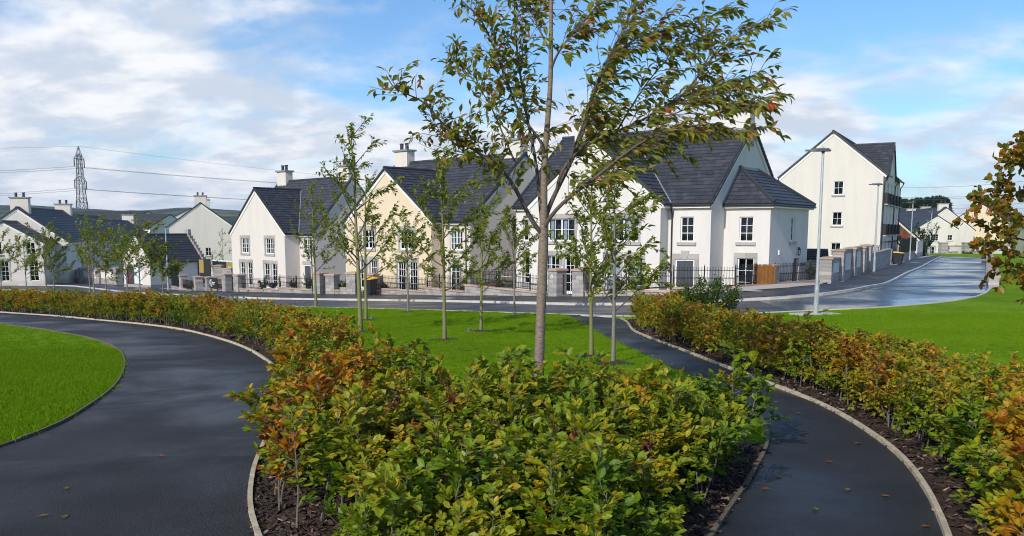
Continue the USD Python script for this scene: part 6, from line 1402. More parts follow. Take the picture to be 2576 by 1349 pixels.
def young_tree(px, py, top_py, label, spread, seed, kind="tree", bark_="grey_bark", Yd=None, group="young trees of the estate", n_leaf=520, limbs=10, clear=.34, trunk_r=None, ring=True, lean=0, leaf=None):
    q = on_ground(px, py) if Yd is None else at_depth(px, py, Yd); q[2] = gz(q)
    H = at_depth(px, top_py, q[1])[2] - q[2]; rng = np.random.default_rng(seed)
    sc = q[1] / 24.0
    trunk, limb, pos, axs, ups, L, W, ti = tree_mesh(q, H, spread, rng, clear, limbs, trunk_r or .0135 * H ** .9, leaf or (.135, .062), n_leaf, lean)
    t = Thing("young_tree", q, label, "tree", group)
    t.part("trunk", trunk, bark_, smooth=True); t.part("limbs", limb, "limb_bark", smooth=True)
    v, f, tt = leaves(pos, axs, ups, L, W, ti, LEAF_LONG if q[1] < 40 else LEAF_FAR)
    t.part("crown", (v, f), "young_tree_leaf", tint=tt, kind="stuff")
    if ring:
        a = np.arange(28) * 2 * np.pi / 28; rr_ = .40 * (1 + .1 * np.sin(a * 3 + seed)); P = np.c_[q[0] + rr_ * np.cos(a), q[1] + rr_ * np.sin(a)]
        v = np.vstack([np.c_[P, ground(P[:, 0], P[:, 1]) + .012], [[q[0], q[1], q[2] + .05]]]); f = np.array([[k, (k + 1) % 28, 28] for k in range(28)])
        single("mulch_ring", (v, f), "mulch", "dark mulch ring round " + label.replace("young tree", "the young tree"), "mulch", kind="structure", tint=np.full(29, .35))
    return t
LAWN_TREES = [  # foot x, y, top y, spread, label, seed, bark, leaves, limbs
    (795, 772, 448, 1.25, "young tree at the left end of the lawn, before the left white house", 1, "mossy_bark", 900, 12),
    (907, 836, 283, 1.30, "tallest young tree of the lawn, with green mossy trunk, left of the bin", 2, "mossy_bark", 760, 13),
    (921, 806, 420, 1.2, "slim young tree just behind the tallest one, before the wheelie bin", 3, "mossy_bark", 300, 8),
    (1027, 786, 545, 1.15, "small low-crowned young tree before the yellow house's glazed doors", 4, "grey_bark", 620, 12),
    (1119, 856, 390, 1.15, "young tree with dense crown before the yellow house's right corner", 5, "mossy_bark", 820, 13),
    (1210, 834, 470, 1.05, "sparse young tree before the railing between two houses", 6, "mossy_bark", 420, 11),
    (1294, 796, 540, 1.35, "dark bushy young tree left of the big trunk", 7, "grey_bark", 900, 14),
    (1488, 897, 400, 1.15, "young tree with yellow-green mossy trunk right of the big trunk", 8, "mossy_bark", 620, 13),
    (1543, 914, 418, 1.2, "young tree beside the right path, with pale bare trunk", 9, "grey_bark", 640, 13)]
for (px, py, ty, sp, lb, sd_, bk, nl_, lm) in LAWN_TREES:
    young_tree(px, py, ty, lb, sp, sd_, bark_=bk, n_leaf=int(nl_ * 2.1), limbs=lm + 4, clear=.30 if ty < 500 else .42)
FAR_TREES = [(4, 742, 583, 2.0, "young tree at the far left edge, beside the lamp", 21), (68, 737, 600, 1.9, "thin young tree second from the far left edge", 22), (118, 742, 565, 1.9, "dense dark young tree before the terrace's gable", 23), (137, 741, 590, 1.5, "slim young tree just behind the dense dark one", 24),
    (238, 748, 552, 2.3, "broad young tree before the cream panel wall", 25), (228, 742, 580, 1.7, "slim young tree left of the broad one, before the panel wall", 26), (310, 741, 590, 1.6, "thin young tree before the shaded terrace windows", 27), (346, 749, 588, 1.7, "young tree before the terrace's end, left of the sales cabin", 28),
    (424 - 0, 757, 612, 1.3, "small young tree right of the sales cabin's corner", 29), (388, 755, 562, 1.9, "young tree before the bright gable of the sales cabin", 30)]
FAR_TREES[-2] = (411, 756, 616, 1.3, "small young tree left of the lamp post by the sales cabin", 29); FAR_TREES[-1] = (353, 757, 562, 1.9, "young tree before the bright gable of the sales cabin", 30); FAR_TREES[-4] = (268, 745, 590, 1.5, "thin young tree before the shaded terrace windows", 27); FAR_TREES[-3] = (322, 752, 588, 1.8, "young tree before the terrace's end, left of the sales cabin", 28)
FT = [(4, 742, 583, 2.0), (92, 744, 565, 2.0), (100, 745, 640, 1.2)]
for (px, py, ty, sp, lb, sd_) in FAR_TREES:
    young_tree(px, py, ty, lb, sp, sd_, n_leaf=1500, limbs=14, clear=.28, ring=False, leaf=(.20, .10), group="young trees along the left street", bark_="grey_bark")

# ---- the big cherry in front: limbs traced as they grow, set into depth
YT = 10.6
def cp(px, py, dy=0.0): return at_depth(px, py, YT + dy)
CH = Thing("cherry_tree", on_ground(1353, 1078), "large young cherry tree with peeling brown trunk, nearest tree in the middle", "tree")
crng = np.random.default_rng(77)
b0 = at_depth(1352, 1085, YT); b0[2] = gz(b0) - .1
trunk_pts = np.vstack([b0, [cp(1355, 960), cp(1361, 780), cp(1367, 600), cp(1368, 524), cp(1372, 377), cp(1384, 218), cp(1386, 60), cp(1390, -80), cp(1396, -200), cp(1402, -300)]])
tp = spline(trunk_pts, 60); tr_ = np.interp(np.linspace(0, 1, 60), [0, .08, .25, .35, .42, .56, .75, 1], [.078, .066, .060, .063, .046, .035, .024, .008])
tr_ = tr_ * (1 + .035 * np.sin(np.arange(60) * 2.1) * (crng.uniform(size=60) > .55))
CH.part("trunk", tube(tp, tr_, 18), "cherry_bark", smooth=True)
LIMBS = [  # picture points, depth drift, radius
    ([(1365, 590), (1330, 540), (1271, 439), (1216, 393), (1154, 350), (1100, 295), (1065, 257), (1014, 233), (972, 190)], -.55, .030),
    ([(1364, 575), (1358, 505), (1341, 369), (1329, 311), (1310, 194), (1296, 78), (1294, 8), (1290, -120)], .45, .024),
    ([(1370, 395), (1368, 377), (1310, 288), (1279, 214), (1248, 136), (1215, 60), (1150, -10), (1110, -60)], -.25, .018),
    ([(1369, 560), (1378, 531), (1436, 408), (1470, 318), (1486, 253), (1517, 175), (1560, 90), (1590, 20), (1620, -80)], .35, .030),
    ([(1362, 590), (1411, 516), (1500, 445), (1599, 368), (1665, 334), (1754, 315), (1832, 322), (1868, 345)], -.75, .026),
    ([(1400, 480), (1447, 389), (1552, 330), (1641, 288), (1719, 241), (1812, 218), (1890, 192), (1934, 184)], .1, .020),
    ([(1517, 175), (1560, 128), (1618, 89), (1696, 74), (1774, 47), (1836, 19)], .5, .013),
    ([(1700, 252), (1766, 179), (1832, 109), (1890, 78), (1940, 52)], -.2, .011),
    ([(1754, 315), (1812, 284), (1871, 272), (1925, 268)], -.85, .010),
    ([(1386, 180), (1420, 110), (1480, 40), (1530, -50)], -.3, .015), ([(1386, 130), (1350, 60), (1320, 0), (1270, -70)], .3, .013),
    ([(1430, 420), (1460, 330), (1500, 230), (1530, 150), (1600, 60)], -.45, .015), ([(1300, 415), (1262, 330), (1230, 260), (1180, 190), (1130, 140)], .3, .013),
    ([(1552, 330), (1600, 250), (1660, 170), (1720, 120), (1790, 90)], .55, .011), ([(1641, 288), (1700, 285), (1770, 250), (1840, 235)], -.5, .010),
    ([(1599, 368), (1640, 372), (1690, 345), (1740, 350)], -.2, .009), ([(1216, 393), (1170, 385), (1130, 350), (1095, 345)], -.1, .009)]
shoots = []
for pts, dd, r0 in LIMBS:
    n = len(pts); P = spline(np.array([cp(x, y, dd * (k / (n - 1)) ** 1.1 * 1.5) for k, (x, y) in enumerate(pts)]), 26)
    CH.part("limb", tube(P, np.linspace(r0, max(.0035, r0 * .16), 26), 8), "limb_bark", smooth=True); shoots.append((P, 1.0, r0))
tw_m = []
for P, _, r0 in list(shoots):
    Ltot = np.linalg.norm(np.diff(P, axis=0), axis=1).sum()
    for s in range(int(Ltot * (21 if P[13][0] > .75 else 19))):
        g = crng.uniform(.22, .98); k = min(int(g * 25), 24); d = unit(P[k + 1] - P[k])
        right = P[k][0] > .55
        c2 = curve(P[k], d * .9 + crng.normal(0, .78, 3) * np.array([1, .9, .85]) + np.array([.30 if right else -.06, 0, .22]), crng.uniform(.28, .82) * (1.1 - .62 * g), 6, crng, .25, pull=(.5 if right else .2, 0, .02))
        tw_m.append(tube(c2, np.linspace(.0042, .0018, 7), 4, False)); shoots.append((c2, .6, .004))
CH.part("twigs", cat(tw_m), "limb_bark", kind="stuff")
pos, axs, ups = [], [], []
for P, w_, r0 in shoots:
    n = len(P); L = np.linalg.norm(np.diff(P, axis=0), axis=1).sum(); m = int(L * (21 if w_ < 1 else 7.0) + crng.uniform(0, 1))
    for u_ in (crng.uniform(.12 if w_ < 1 else .4, 1, m)):
        x = u_ * (n - 1); k = min(int(x), n - 2); q = P[k] + (P[k + 1] - P[k]) * (x - k); d = unit(P[k + 1] - P[k])
        a_ = unit(d * .55 + crng.normal(0, .45, 3) + np.array([.55, -.05, -.30]) * (1.15 if q[0] > .3 else .6)); pos.append(q + a_ * .018 - Z3 * .004); axs.append(a_); ups.append(unit(Z3 * .9 + crng.normal(0, .45, 3) + np.array([-.2, -.3, 0])))
pos, axs, ups = map(np.array, (pos, axs, ups)); n = len(pos)
LL = .112 * crng.uniform(.62, 1.25, n); WW = LL * crng.uniform(.40, .52, n); ti = np.clip(crng.beta(2.2, 2.6, n) + (crng.uniform(size=n) > .965) * .45, 0, 1)
# stalks are short; the 300 nearest leaves are leaves of their own
order = np.argsort(pos[:, 1] - LL * 4); inview = np.array([k for k in order if proj(pos[k])[1] > 0])[:300]
for k in inview:
    v, f, tt = leaves(pos[k:k+1], axs[k:k+1], ups[k:k+1], LL[k:k+1], WW[k:k+1], ti[k:k+1], LEAF_LONG); CH.part("leaf", (v, f), "cherry_leaf", tint=tt)
rest = np.setdiff1d(np.arange(n), inview); v, f, tt = leaves(pos[rest], axs[rest], ups[rest], LL[rest], WW[rest], ti[rest], LEAF_LONG)
CH.part("foliage", (v, f), "cherry_leaf", tint=tt, kind="stuff")

# ---- the beech that reaches in from the right
brng = np.random.default_rng(5); YB = 10.8
BT = Thing("beech_tree", on_ground(2640, 1010), "young beech with orange and green leaves reaching in at the right edge", "tree")
bb = at_depth(2640, 900, YB); bb[2] = gz(bb) - .1
tpt = spline(np.vstack([bb, [at_depth(2632, 720, YB), at_depth(2622, 560, YB), at_depth(2612, 420, YB), at_depth(2604, 330, YB)]]), 30)
BT.part("trunk", tube(tpt, np.linspace(.05, .012, 30), 10), "grey_bark", smooth=True)
bsh = []
for k, (pts, dd) in enumerate([([(2622, 560), (2570, 545), (2520, 530), (2470, 500), (2450, 492)], -.3), ([(2626, 620), (2560, 600), (2500, 580), (2440, 545), (2428, 540)], .2), ([(2628, 660), (2580, 650), (2520, 625), (2470, 610), (2452, 628)], -.4), ([(2614, 450), (2580, 430), (2545, 400), (2525, 425)], .2), ([(2612, 420), (2590, 400), (2568, 380), (2575, 350)], -.2), ([(2620, 540), (2580, 510), (2540, 470), (2510, 480)], .4), ([(2632, 720), (2590, 690), (2540, 668), (2500, 660)], .1), ([(2634, 750), (2600, 735), (2570, 700), (2555, 690)], -.3), ([(2622, 560), (2590, 560), (2550, 575), (2530, 600)], -.6), ([(2616, 480), (2570, 480), (2530, 510), (2500, 520)], .5)]):
    n = len(pts); P = spline(np.array([at_depth(x, y, YB + dd * q / (n - 1) * 1.6) for q, (x, y) in enumerate(pts)]), 16); BT.part("limb", tube(P, np.linspace(.014, .003, 16), 6), "limb_bark", smooth=True); bsh.append(P)
    for s in range(7):
        kk = brng.integers(4, 15); bsh.append(curve(P[kk], unit(P[kk + 1 if kk < 15 else kk] - P[kk - 1]) + brng.normal(0, .6, 3), brng.uniform(.18, .42), 5, brng, .3))
BT.part("twigs", cat([tube(c, np.linspace(.004, .0018, len(c)), 4, False) for c in bsh if len(c) == 6]), "limb_bark", kind="stuff")
pos, axs, ups = [], [], []
for P in bsh:
    m = int(np.linalg.norm(np.diff(P, axis=0), axis=1).sum() * 44)
    for u_ in brng.uniform(.1, 1, m):
        x = u_ * (len(P) - 1); k = min(int(x), len(P) - 2); q = P[k] + (P[k + 1] - P[k]) * (x - k); a_ = unit(unit(P[k + 1] - P[k]) * .5 + brng.normal(0, .7, 3)); pos.append(q); axs.append(a_); ups.append(unit(Z3 * .6 + brng.normal(0, .6, 3)))
pos, axs, ups = map(np.array, (pos, axs, ups)); n = len(pos); LL = .092 * brng.uniform(.65, 1.25, n); WW = LL * .68; ti = brng.uniform(.12, .88, n)
order = np.argsort(pos[:, 1]); vis_ = np.array([k for k in order if proj(pos[k])[0] < 2576])[:260]
for k in vis_:
    v, f, tt = leaves(pos[k:k+1], axs[k:k+1], ups[k:k+1], LL[k:k+1], WW[k:k+1], ti[k:k+1], LEAF_OVAL); BT.part("leaf", (v, f), "beech_leaf", tint=tt)
rest = np.setdiff1d(np.arange(n), vis_); v, f, tt = leaves(pos[rest], axs[rest], ups[rest], LL[rest], WW[rest], ti[rest], LEAF_OVAL); BT.part("foliage", (v, f), "beech_leaf", tint=tt, kind="stuff")

# ---- garden shrubs and the big shrub at the hedge's end
def shrub(q, w_, h, label, seed, mat="shrub_leaf", n=500, leaf=(.07, .035), name="shrub", stems=9, flowers=None, group=None):
    rng = np.random.default_rng(seed); t = Thing(name, q, label, "shrub" if name == "shrub" else name.replace("_", " "), group); st, pos, axs, ups = [], [], [], []
    for k in range(stems):
        a = k * 2.4 + rng.uniform(-.4, .4); d = np.array([math.cos(a) * w_ * .55, math.sin(a) * w_ * .55, h * rng.uniform(.55, 1.0)]); c = curve(q + Z3 * .01, d, np.linalg.norm(d), 6, rng, .25); st.append(tube(c, np.linspace(.014, .004, 7), 4, False))
        for _ in range(3):
            kk = rng.integers(2, 6); c2 = curve(c[kk], rng.normal(0, 1, 3) * np.array([w_, w_, h]) * .5 + Z3 * .2, rng.uniform(.2, .45) * max(w_, h) * .6, 4, rng, .3); st.append(tube(c2, .004, 3, False))
            m = n // (stems * 4)
            for cc in (c, c2):
                for u_ in rng.uniform(.15, 1, m):
                    x = u_ * (len(cc) - 1); k_ = min(int(x), len(cc) - 2); pos.append(cc[k_] + (cc[k_ + 1] - cc[k_]) * (x - k_) + rng.normal(0, .03, 3) * w_); axs.append(rng.normal(0, .8, 3) + np.array([.1, 0, .2])); ups.append(unit(Z3 * .6 + rng.normal(0, .5, 3)))
    t.part("stems", cat(st), "twig_bark"); pos, axs, ups = map(np.array, (pos, axs, ups))
    if n > 3000:      # dense rounded crown
        k2 = n // 2; d_ = unit(rng.normal(0, 1, (k2, 3))); lump = 1 + .16 * np.sin(d_[:, 0] * 5 + seed) * np.cos(d_[:, 2] * 6 + d_[:, 1] * 4); r_ = rng.uniform(.55, 1.0, k2) ** .5 * lump
        p2 = q + np.array([0, 0, h * .5]) + d_ * r_[:, None] * np.array([w_ * .55, w_ * .55, h * .5]); p2 = p2[p2[:, 2] > q[2] + .06]; k2 = len(p2)
        pos = np.vstack([pos, p2]); axs = np.vstack([axs, unit(p2 - q - np.array([0, 0, h * .3])) + rng.normal(0, .6, (k2, 3))]); ups = np.vstack([ups, unit(rng.normal(0, .4, (k2, 3)) + Z3)])
    m = len(pos)
    v, f, tt = leaves(pos, axs, ups, leaf[0] * rng.uniform(.6, 1.3, m), leaf[1] * rng.uniform(.7, 1.3, m), rng.beta(2, 2, m), LEAF_FAR if leaf[0] > .09 else LEAF_OVAL if m < 1500 else LEAF_FAR); t.part("foliage", (v, f), mat, tint=tt, kind="stuff")
    if flowers:
        kk = rng.choice(m, flowers, replace=False); v, f, tt = leaves(pos[kk] + Z3 * .03, axs[kk], ups[kk], .09, .09, rng.uniform(0, 1, flowers), LEAF_FAR); t.part("flowers", (v, f), "flower_pale", tint=tt, kind="stuff")
for (px, py, w_, h, lb, sd_, mat, fl) in [(1772, 816, 1.9, 1.35, "large rounded green shrub at the street end of the golden hedge", 1, "shrub_leaf", 0), (1712, 806, .9, 1.0, "smaller green shrub left of the large one at the hedge's end", 2, "shrub_leaf", 0)]:
    q = on_ground(px, py); shrub(q, w_, h, lb, sd_, mat if sd_ == 1 else "hedge_leaf_gold", 6200, (.075, .05), stems=22)
GS = [(640, .5, .7, "shrub with pale flowers before the left white house's first window pair", "shrub_leaf", 30), (668, .5, .55, "low shrub with pale flowers beside the railing of the left white house", "red_leaf", 14), (718, .45, .8, "green shrub before the second window pair of the left white house", "shrub_leaf", 0), (757, .85, 1.35, "largest dark shrub at the corner of the left white house", "shrub_leaf", 0), (780, .5, .6, "low green shrub left of the gate of the white and yellow houses", "shrub_leaf", 0), (845, .5, .7, "green shrub between two piers left of the bin", "shrub_leaf", 0), (862, .55, .85, "taller green shrub behind the small stepped wall", "shrub_leaf", 0), (948, .4, .5, "small grassy shrub just right of the bin", "shrub_leaf", 8),
      (1160, .35, .4, "tiny red-leaved plant at the yellow house's corner", "red_leaf", 0), (1490, .4, .9, "tall wispy plant right of the corner house's gate pier", "shrub_leaf", 10), (1552, .45, .7, "flowering plant under the corner house's left windows", "shrub_leaf", 16), (1590, .4, .6, "green plant under the corner house's middle windows", "shrub_leaf", 8), (1625, .4, .6, "plant with pink flowers under the corner house's right window", "shrub_leaf", 18), (2072, .4, .75, "rose bush with red flowers behind the long railing", "shrub_leaf", 12), (465, .5, .9, "yellow-green shrub at the entrance piers by the sales cabin", "hedge_leaf_gold", 0), (548, .45, .9, "green shrub behind the chevron sign", "shrub_leaf", 0)]
for k, (px, w_, h, lb, mat, fl) in enumerate(GS):
    q = on_wall(px); ex, ey, L = gdir(on_wall(px - 5), on_wall(px + 5)); q = np.array([*(q + ey[:2] * .75), 0.0]); q[2] = gz(q) + .3
    shrub(q, w_, h, lb, 60 + k, mat, 420, (.10, .06), name="garden_shrub", flowers=fl or None)
q = MAIN_F.p(-9.6, -1.9, 0); q[2] = gz(q) + .1; shrub(q, .5, 1.1, "dark red-leaved shrub beside the white handrail", 90, "red_leaf", 600, (.09, .06), name="garden_shrub")
for (px, py, Yd, H, lb, sd_) in ((563, 690, 120, 6.5, "thin pale birch before the pale gable house", 51), (455, 690, 128, 6.0, "sparse sapling left of the pale gable house", 52), (536, 690, 110, 2.8, "small sapling behind the black hoarding", 53)):
    q = at_depth(px, py, Yd); rng = np.random.default_rng(sd_); trunk, limb, pos, axs, ups, L, W, ti = tree_mesh(q, H, 1.2, rng, .2, 9, .05, (.22, .12), 260)
    t = Thing("birch_sapling", q, lb, "tree"); t.part("trunk", trunk, "stem_bark"); t.part("limbs", limb, "limb_bark"); v, f, tt = leaves(pos, axs, ups, L, W, ti, LEAF_FAR); t.part("crown", (v, f), "young_tree_leaf", tint=tt, kind="stuff")
q = at_depth(2316, 655, 112); shrub(q, 1.0, 5.0, "dark slender conifer beside the timber pavilion", 95, "pine_needle", 1500, (.3, .12), name="conifer", stems=14)
q = at_depth(2432, 648, 140); shrub(q, 1.6, .9, "low dark shrub at the foot of the closing wall", 96, "shrub_leaf", 700, (.2, .12), name="garden_shrub", stems=14)

# ---- pines on the knoll behind the flats
prng = np.random.default_rng(9)
gk = at_depth(2320, 545, 330)
kn_a = np.linspace(0, 2 * np.pi, 40, endpoint=False); kn = [np.array([gk[0], gk[1] + 20, gk[2] - 1])]; kf = []
for r_i, (rad, dz) in enumerate(((14, -1.5), (28, -4), (50, -12))): kn += [np.array([gk[0] + rad * math.cos(a) * 1.0, gk[1] + 20 + rad * math.sin(a), gk[2] + dz]) for a in kn_a]
for k in range(40):
    kf.append([0, 1 + k, 1 + (k + 1) % 40])
    for r_i in range(2): a, b, c, d = 1 + 40*r_i + k, 1 + 40*r_i + (k+1) % 40, 41 + 40*r_i + (k+1) % 40, 41 + 40*r_i + k; kf += [[a, d, c], [a, c, b]]
single("knoll", (np.array(kn), np.array(kf)), "far_ground", "low green knoll under the pines on the right", "hill", kind="structure", smooth=True)
PN = [(2272, 502), (2284, 507), (2296, 503), (2309, 500), (2322, 502), (2334, 498), (2346, 497), (2358, 496), (2368, 497), (2375, 500), (2279, 512), (2303, 508), (2329, 507), (2353, 504), (2266, 514)]
PL = ["leftmost", "second", "third", "fourth", "fifth", "sixth", "seventh", "eighth", "ninth", "rightmost", "front left", "front second", "front middle", "front right", "lowest left"]
for k, (px, ty) in enumerate(PN):
    Yd = 326 + prng.uniform(-6, 14) - (8 if k > 9 else 0); q = at_depth(px, 546, Yd); H = at_depth(px, ty, Yd)[2] - q[2]
    t = Thing("pine_tree", q, f"dark pine on the knoll behind the right houses, {PL[k]} of the clump", "tree", "pines on the knoll")
    t.part("trunk", tube([q, q + Z3 * H * .95], [.22, .06], 6), "twig_bark")
    n = 1100; hh = prng.uniform(.12, 1, n) ** .8; rad = 2.7 * np.sqrt(np.clip(1 - (hh - .25) ** 2 / .6, .05, 1)) * prng.uniform(.35, 1, n) ** .5 * (1.12 - hh * .55); an = prng.uniform(0, 2 * np.pi, n)
    lump = 1 + .25 * np.sin(an * 3 + hh * 9 + k); pos = q + np.c_[np.cos(an) * rad * lump, np.sin(an) * rad * lump, hh * H]
    axs = np.c_[np.cos(an), np.sin(an), np.full(n, .35)] + prng.normal(0, .45, (n, 3))
    v, f, tt = leaves(pos, axs, np.broadcast_to(Z3, (n, 3)) + prng.normal(0, .4, (n, 3)), prng.uniform(.7, 1.3, n), prng.uniform(.3, .55, n), np.clip(hh * .5 + prng.uniform(0, .5, n), 0, 1), LEAF_FAR); t.part("crown", (v, f), "pine_needle", tint=tt, kind="stuff")
# ------------------------------------------------------------------ beech hedges, mulch, grass
hrng = np.random.default_rng(2024)
def hedge_plant_mesh(seed, H, spread, n_leaf, leaf_len, kind, bushy=1.0):
    """One beech whip: a pale stem or two, side shoots from about a fifth of the height, leaves set along them."""
    rng = np.random.default_rng(seed); st, sh = [], []
    for s in range(1 + (rng.uniform() > .6)):
        c = curve((0, 0, -.05) if s == 0 else (.03, .02, -.05), (rng.normal(0, .12), rng.normal(0, .12), 1), H * (1 if s == 0 else .8), 9, rng, .16)
        st.append(tube(c, np.linspace(.0105, .003, 10), 6, False)); sh.append((c[6:], .0))
        for k in range(int((11 if s == 0 else 6) * bushy)):
            f = rng.uniform(.15, .97); x = f * 9; q = c[int(x)] + (c[min(int(x) + 1, 9)] - c[int(x)]) * (x % 1); a = rng.uniform(0, 2 * np.pi)
            L = spread * (1.15 - .65 * f) * rng.uniform(.6, 1.15); c2 = curve(q, (math.cos(a), math.sin(a), rng.uniform(.3, 1.15)), L, 6, rng, .3); st.append(tube(c2, np.linspace(.0042, .0016, 7), 4, False)); sh.append((c2, .15))
            for _ in range(2):
                kk = rng.integers(2, 6); c3 = curve(c2[kk], unit(c2[kk] - c2[kk - 1]) + rng.normal(0, .6, 3), L * .45, 4, rng, .3); st.append(tube(c3, .0016, 3, False)); sh.append((c3, .1))
    w_ = np.array([np.linalg.norm(np.diff(c, axis=0), axis=1).sum() for c, _ in sh]); cnt = np.maximum(1, np.round(n_leaf * w_ / w_.sum())).astype(int); pos, axs, ups = [], [], []
    for (c, f0), n in zip(sh, cnt):
        for u_ in rng.uniform(f0, 1, n):
            x = u_ * (len(c) - 1); k = min(int(x), len(c) - 2); d = unit(c[k + 1] - c[k]); sd = unit(np.cross(d, Z3 + rng.normal(0, .15, 3))) * (1 if rng.uniform() < .5 else -1); a_ = unit(d * .75 + sd * rng.uniform(.4, 1.0) + rng.normal(0, .28, 3)); pos.append(c[k] + (c[k + 1] - c[k]) * (x - k)); axs.append(a_); ups.append(unit(Z3 + rng.normal(0, .33, 3)))
    pos, axs, ups = map(np.array, (pos, axs, ups)); n = len(pos); L = leaf_len * rng.uniform(.5, 1.28, n); W = L * rng.uniform(.58, .74, n)
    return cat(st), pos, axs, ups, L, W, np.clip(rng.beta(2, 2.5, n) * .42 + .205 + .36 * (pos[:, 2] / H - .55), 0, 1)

def make_hedge_class(name, seed, H, spread, n_leaf, leaf_len, leaf_mat, n_parts=0, kind=LEAF_OVAL, bushy=1.0, tone=0.0):
    """A class prim that every plant of this shape references."""
    path = f"/World/Looks/{name}"; stage.CreateClassPrim(path)
    stem, pos, axs, ups, L, W, ti = hedge_plant_mesh(seed, H, spread, n_leaf, leaf_len, kind, bushy); ti = np.clip(ti + tone, 0, 1)
    put(path + "/stem", stem, "stem_bark")
    o = np.argsort(pos[:, 1])[:0] if not n_parts else np.argsort(-L + .02 * np.abs(pos[:, 1]))[:n_parts]
    for k, q in enumerate(o):
        v, f, tt = leaves(pos[q:q+1], axs[q:q+1], ups[q:q+1], L[q:q+1], W[q:q+1], ti[q:q+1], kind); put(path + "/leaf" + (f"_{k:03d}" if k else ""), (v, f), leaf_mat, tint=tt)
    r_ = np.setdiff1d(np.arange(len(pos)), o); v, f, tt = leaves(pos[r_], axs[r_], ups[r_], L[r_], W[r_], ti[r_], kind); put(path + "/foliage", (v, f), leaf_mat, tint=tt, kind="stuff")
    return path
NEAR = [make_hedge_class(f"front_plant_{'abcdefgh'[k]}", 300 + k, [1.0, .92, 1.08, .88, .98, 1.12][k], .42, [600, 540, 660, 520, 580, 680][k], .078, "hedge_leaf_front", 50, bushy=1.5, tone=[.04, .10, -.02, .08, 0, .06][k]) for k in range(6)]
RED = make_hedge_class("red_plant", 330, 1.0, .34, 230, .085, "hedge_leaf_front", 40, tone=.55)
BARE = make_hedge_class("bare_plant", 331, 1.05, .30, 170, .078, "hedge_leaf_front", 30, tone=.12)
MID = [make_hedge_class(f"hedge_plant_{'abcdef'[k]}", 350 + k, [.98, .9, 1.06, .86, 1.0, .94][k], .38, 760, .062, "hedge_leaf_gold", 0, kind=LEAF_LONG if k % 2 else LEAF_FAR, bushy=1.5, tone=[.14, .22, .04, .30, .16, .20][k]) for k in range(6)]
ORANGE = [make_hedge_class(f"orange_plant_{'ab'[k]}", 395 + k, [1.0, .94][k], .40, 560, .078, "hedge_leaf_gold", 0, bushy=1.5, tone=[.24, .33][k]) for k in range(2)]
MIDG = [make_hedge_class(f"green_plant_{'abcd'[k]}", 380 + k, [1.0, .92, 1.05, .9][k], .40, 760, .066, "hedge_leaf_front", 0, kind=LEAF_LONG, bushy=1.5, tone=[.04, .09, -.01, .12][k]) for k in range(4)]
PLANTS = []      # (class, x, y, scale, turn, tilt, label, group)
def plant(cls, xy, s, rot, label, group, tilt=0.0): PLANTS.append((cls, float(xy[0]), float(xy[1]), s, rot, tilt, label, group))
def poisson(poly, dmin, rng, tries=9000, limit=400):
    x0, y0, x1, y1 = poly.bounds; pts = []; pre = shapely.prepared.prep(poly)
    for _ in range(tries):
        q = np.array([rng.uniform(x0, x1), rng.uniform(y0, y1)])
        if pre.contains(Point(*q)) and all((q[0] - a[0]) ** 2 + (q[1] - a[1]) ** 2 > dmin ** 2 for a in pts): pts.append(q)
        if len(pts) >= limit: break
    return pts
# front bed: between the left path, the shaded right edging and the lawn behind
lo_near = left_out[(left_out[:, 1] < 17)]
bed_px_back = [(705, 950), (760, 958), (850, 985), (960, 1030), (1080, 1062), (1220, 1085), (1360, 1105), (1500, 1118), (1640, 1118), (1760, 1110), (1850, 1108), (1900, 1120)]
back_pts = np.array([on_ground(*q)[:2] for q in bed_px_back])
i0 = np.argmin(np.linalg.norm(left_out - back_pts[0], axis=1)); lo_edge = left_out[i0:]
j0 = np.argmin(np.linalg.norm(right_in - back_pts[-1], axis=1)); ri_edge = right_in[j0:]
bed = Polygon(np.vstack([back_pts, ri_edge, lo_edge[::-1]])).buffer(0)
if bed.geom_type != "Polygon": bed = max(bed.geoms, key=lambda g_: g_.area)
def poly_sheet(P, off, step=.3):
    """A draped sheet over any ground polygon."""
    x0, y0, x1, y1 = P.bounds; vs, fs = [], []
    pre = shapely.prepared.prep(P)
    for x in np.arange(x0, x1, step):
        for y in np.arange(y0, y1, step):
            c = sbox(x, y, x + step, y + step)
            if not pre.intersects(c): continue
            if not pre.contains(c):
                c = c.intersection(P)
                if c.geom_type == "MultiPolygon": c = max(c.geoms, key=lambda g_: g_.area)
                if c.is_empty or c.geom_type != "Polygon": continue
            q = np.array(c.exterior.coords)[:-1]
            if not c.exterior.is_ccw: q = q[::-1]
            k = len(vs) and sum(len(a) for a in vs); vs.append(np.c_[q, ground(q[:, 0], q[:, 1]) + off]); fs += [[k, k + i_, k + i_ + 1] for i_ in range(1, len(q) - 1)]
    return np.vstack(vs), np.array(fs)
m_ = poly_sheet(bed, .014); single("mulch_bed", m_, "mulch", "dark bark mulch bed under the front hedge", "mulch bed", kind="structure", tint=np.full(len(m_[0]), .25))
hedge_l = left_out[(left_out[:, 1] >= 12) | (left_out[:, 0] < -6)]
hedge_l = left_out[:i0 + 6]
hl = Polygon(np.vstack([hedge_l, offset_line(hedge_l, 1.5)[::-1]])).buffer(0) ; hl = hl if hl.geom_type == "Polygon" else max(hl.geoms, key=lambda g_: g_.area)
m_ = poly_sheet(hl.difference(bed), .012, .6) if hl.difference(bed).geom_type == "Polygon" else poly_sheet(max(hl.difference(bed).geoms, key=lambda g_: g_.area), .012, .6)
single("mulch_bed", m_, "mulch", "dark mulch strip under the long hedge along the left path", "mulch bed", kind="structure", tint=np.full(len(m_[0]), .25))
hedge_r = right_out[2:]
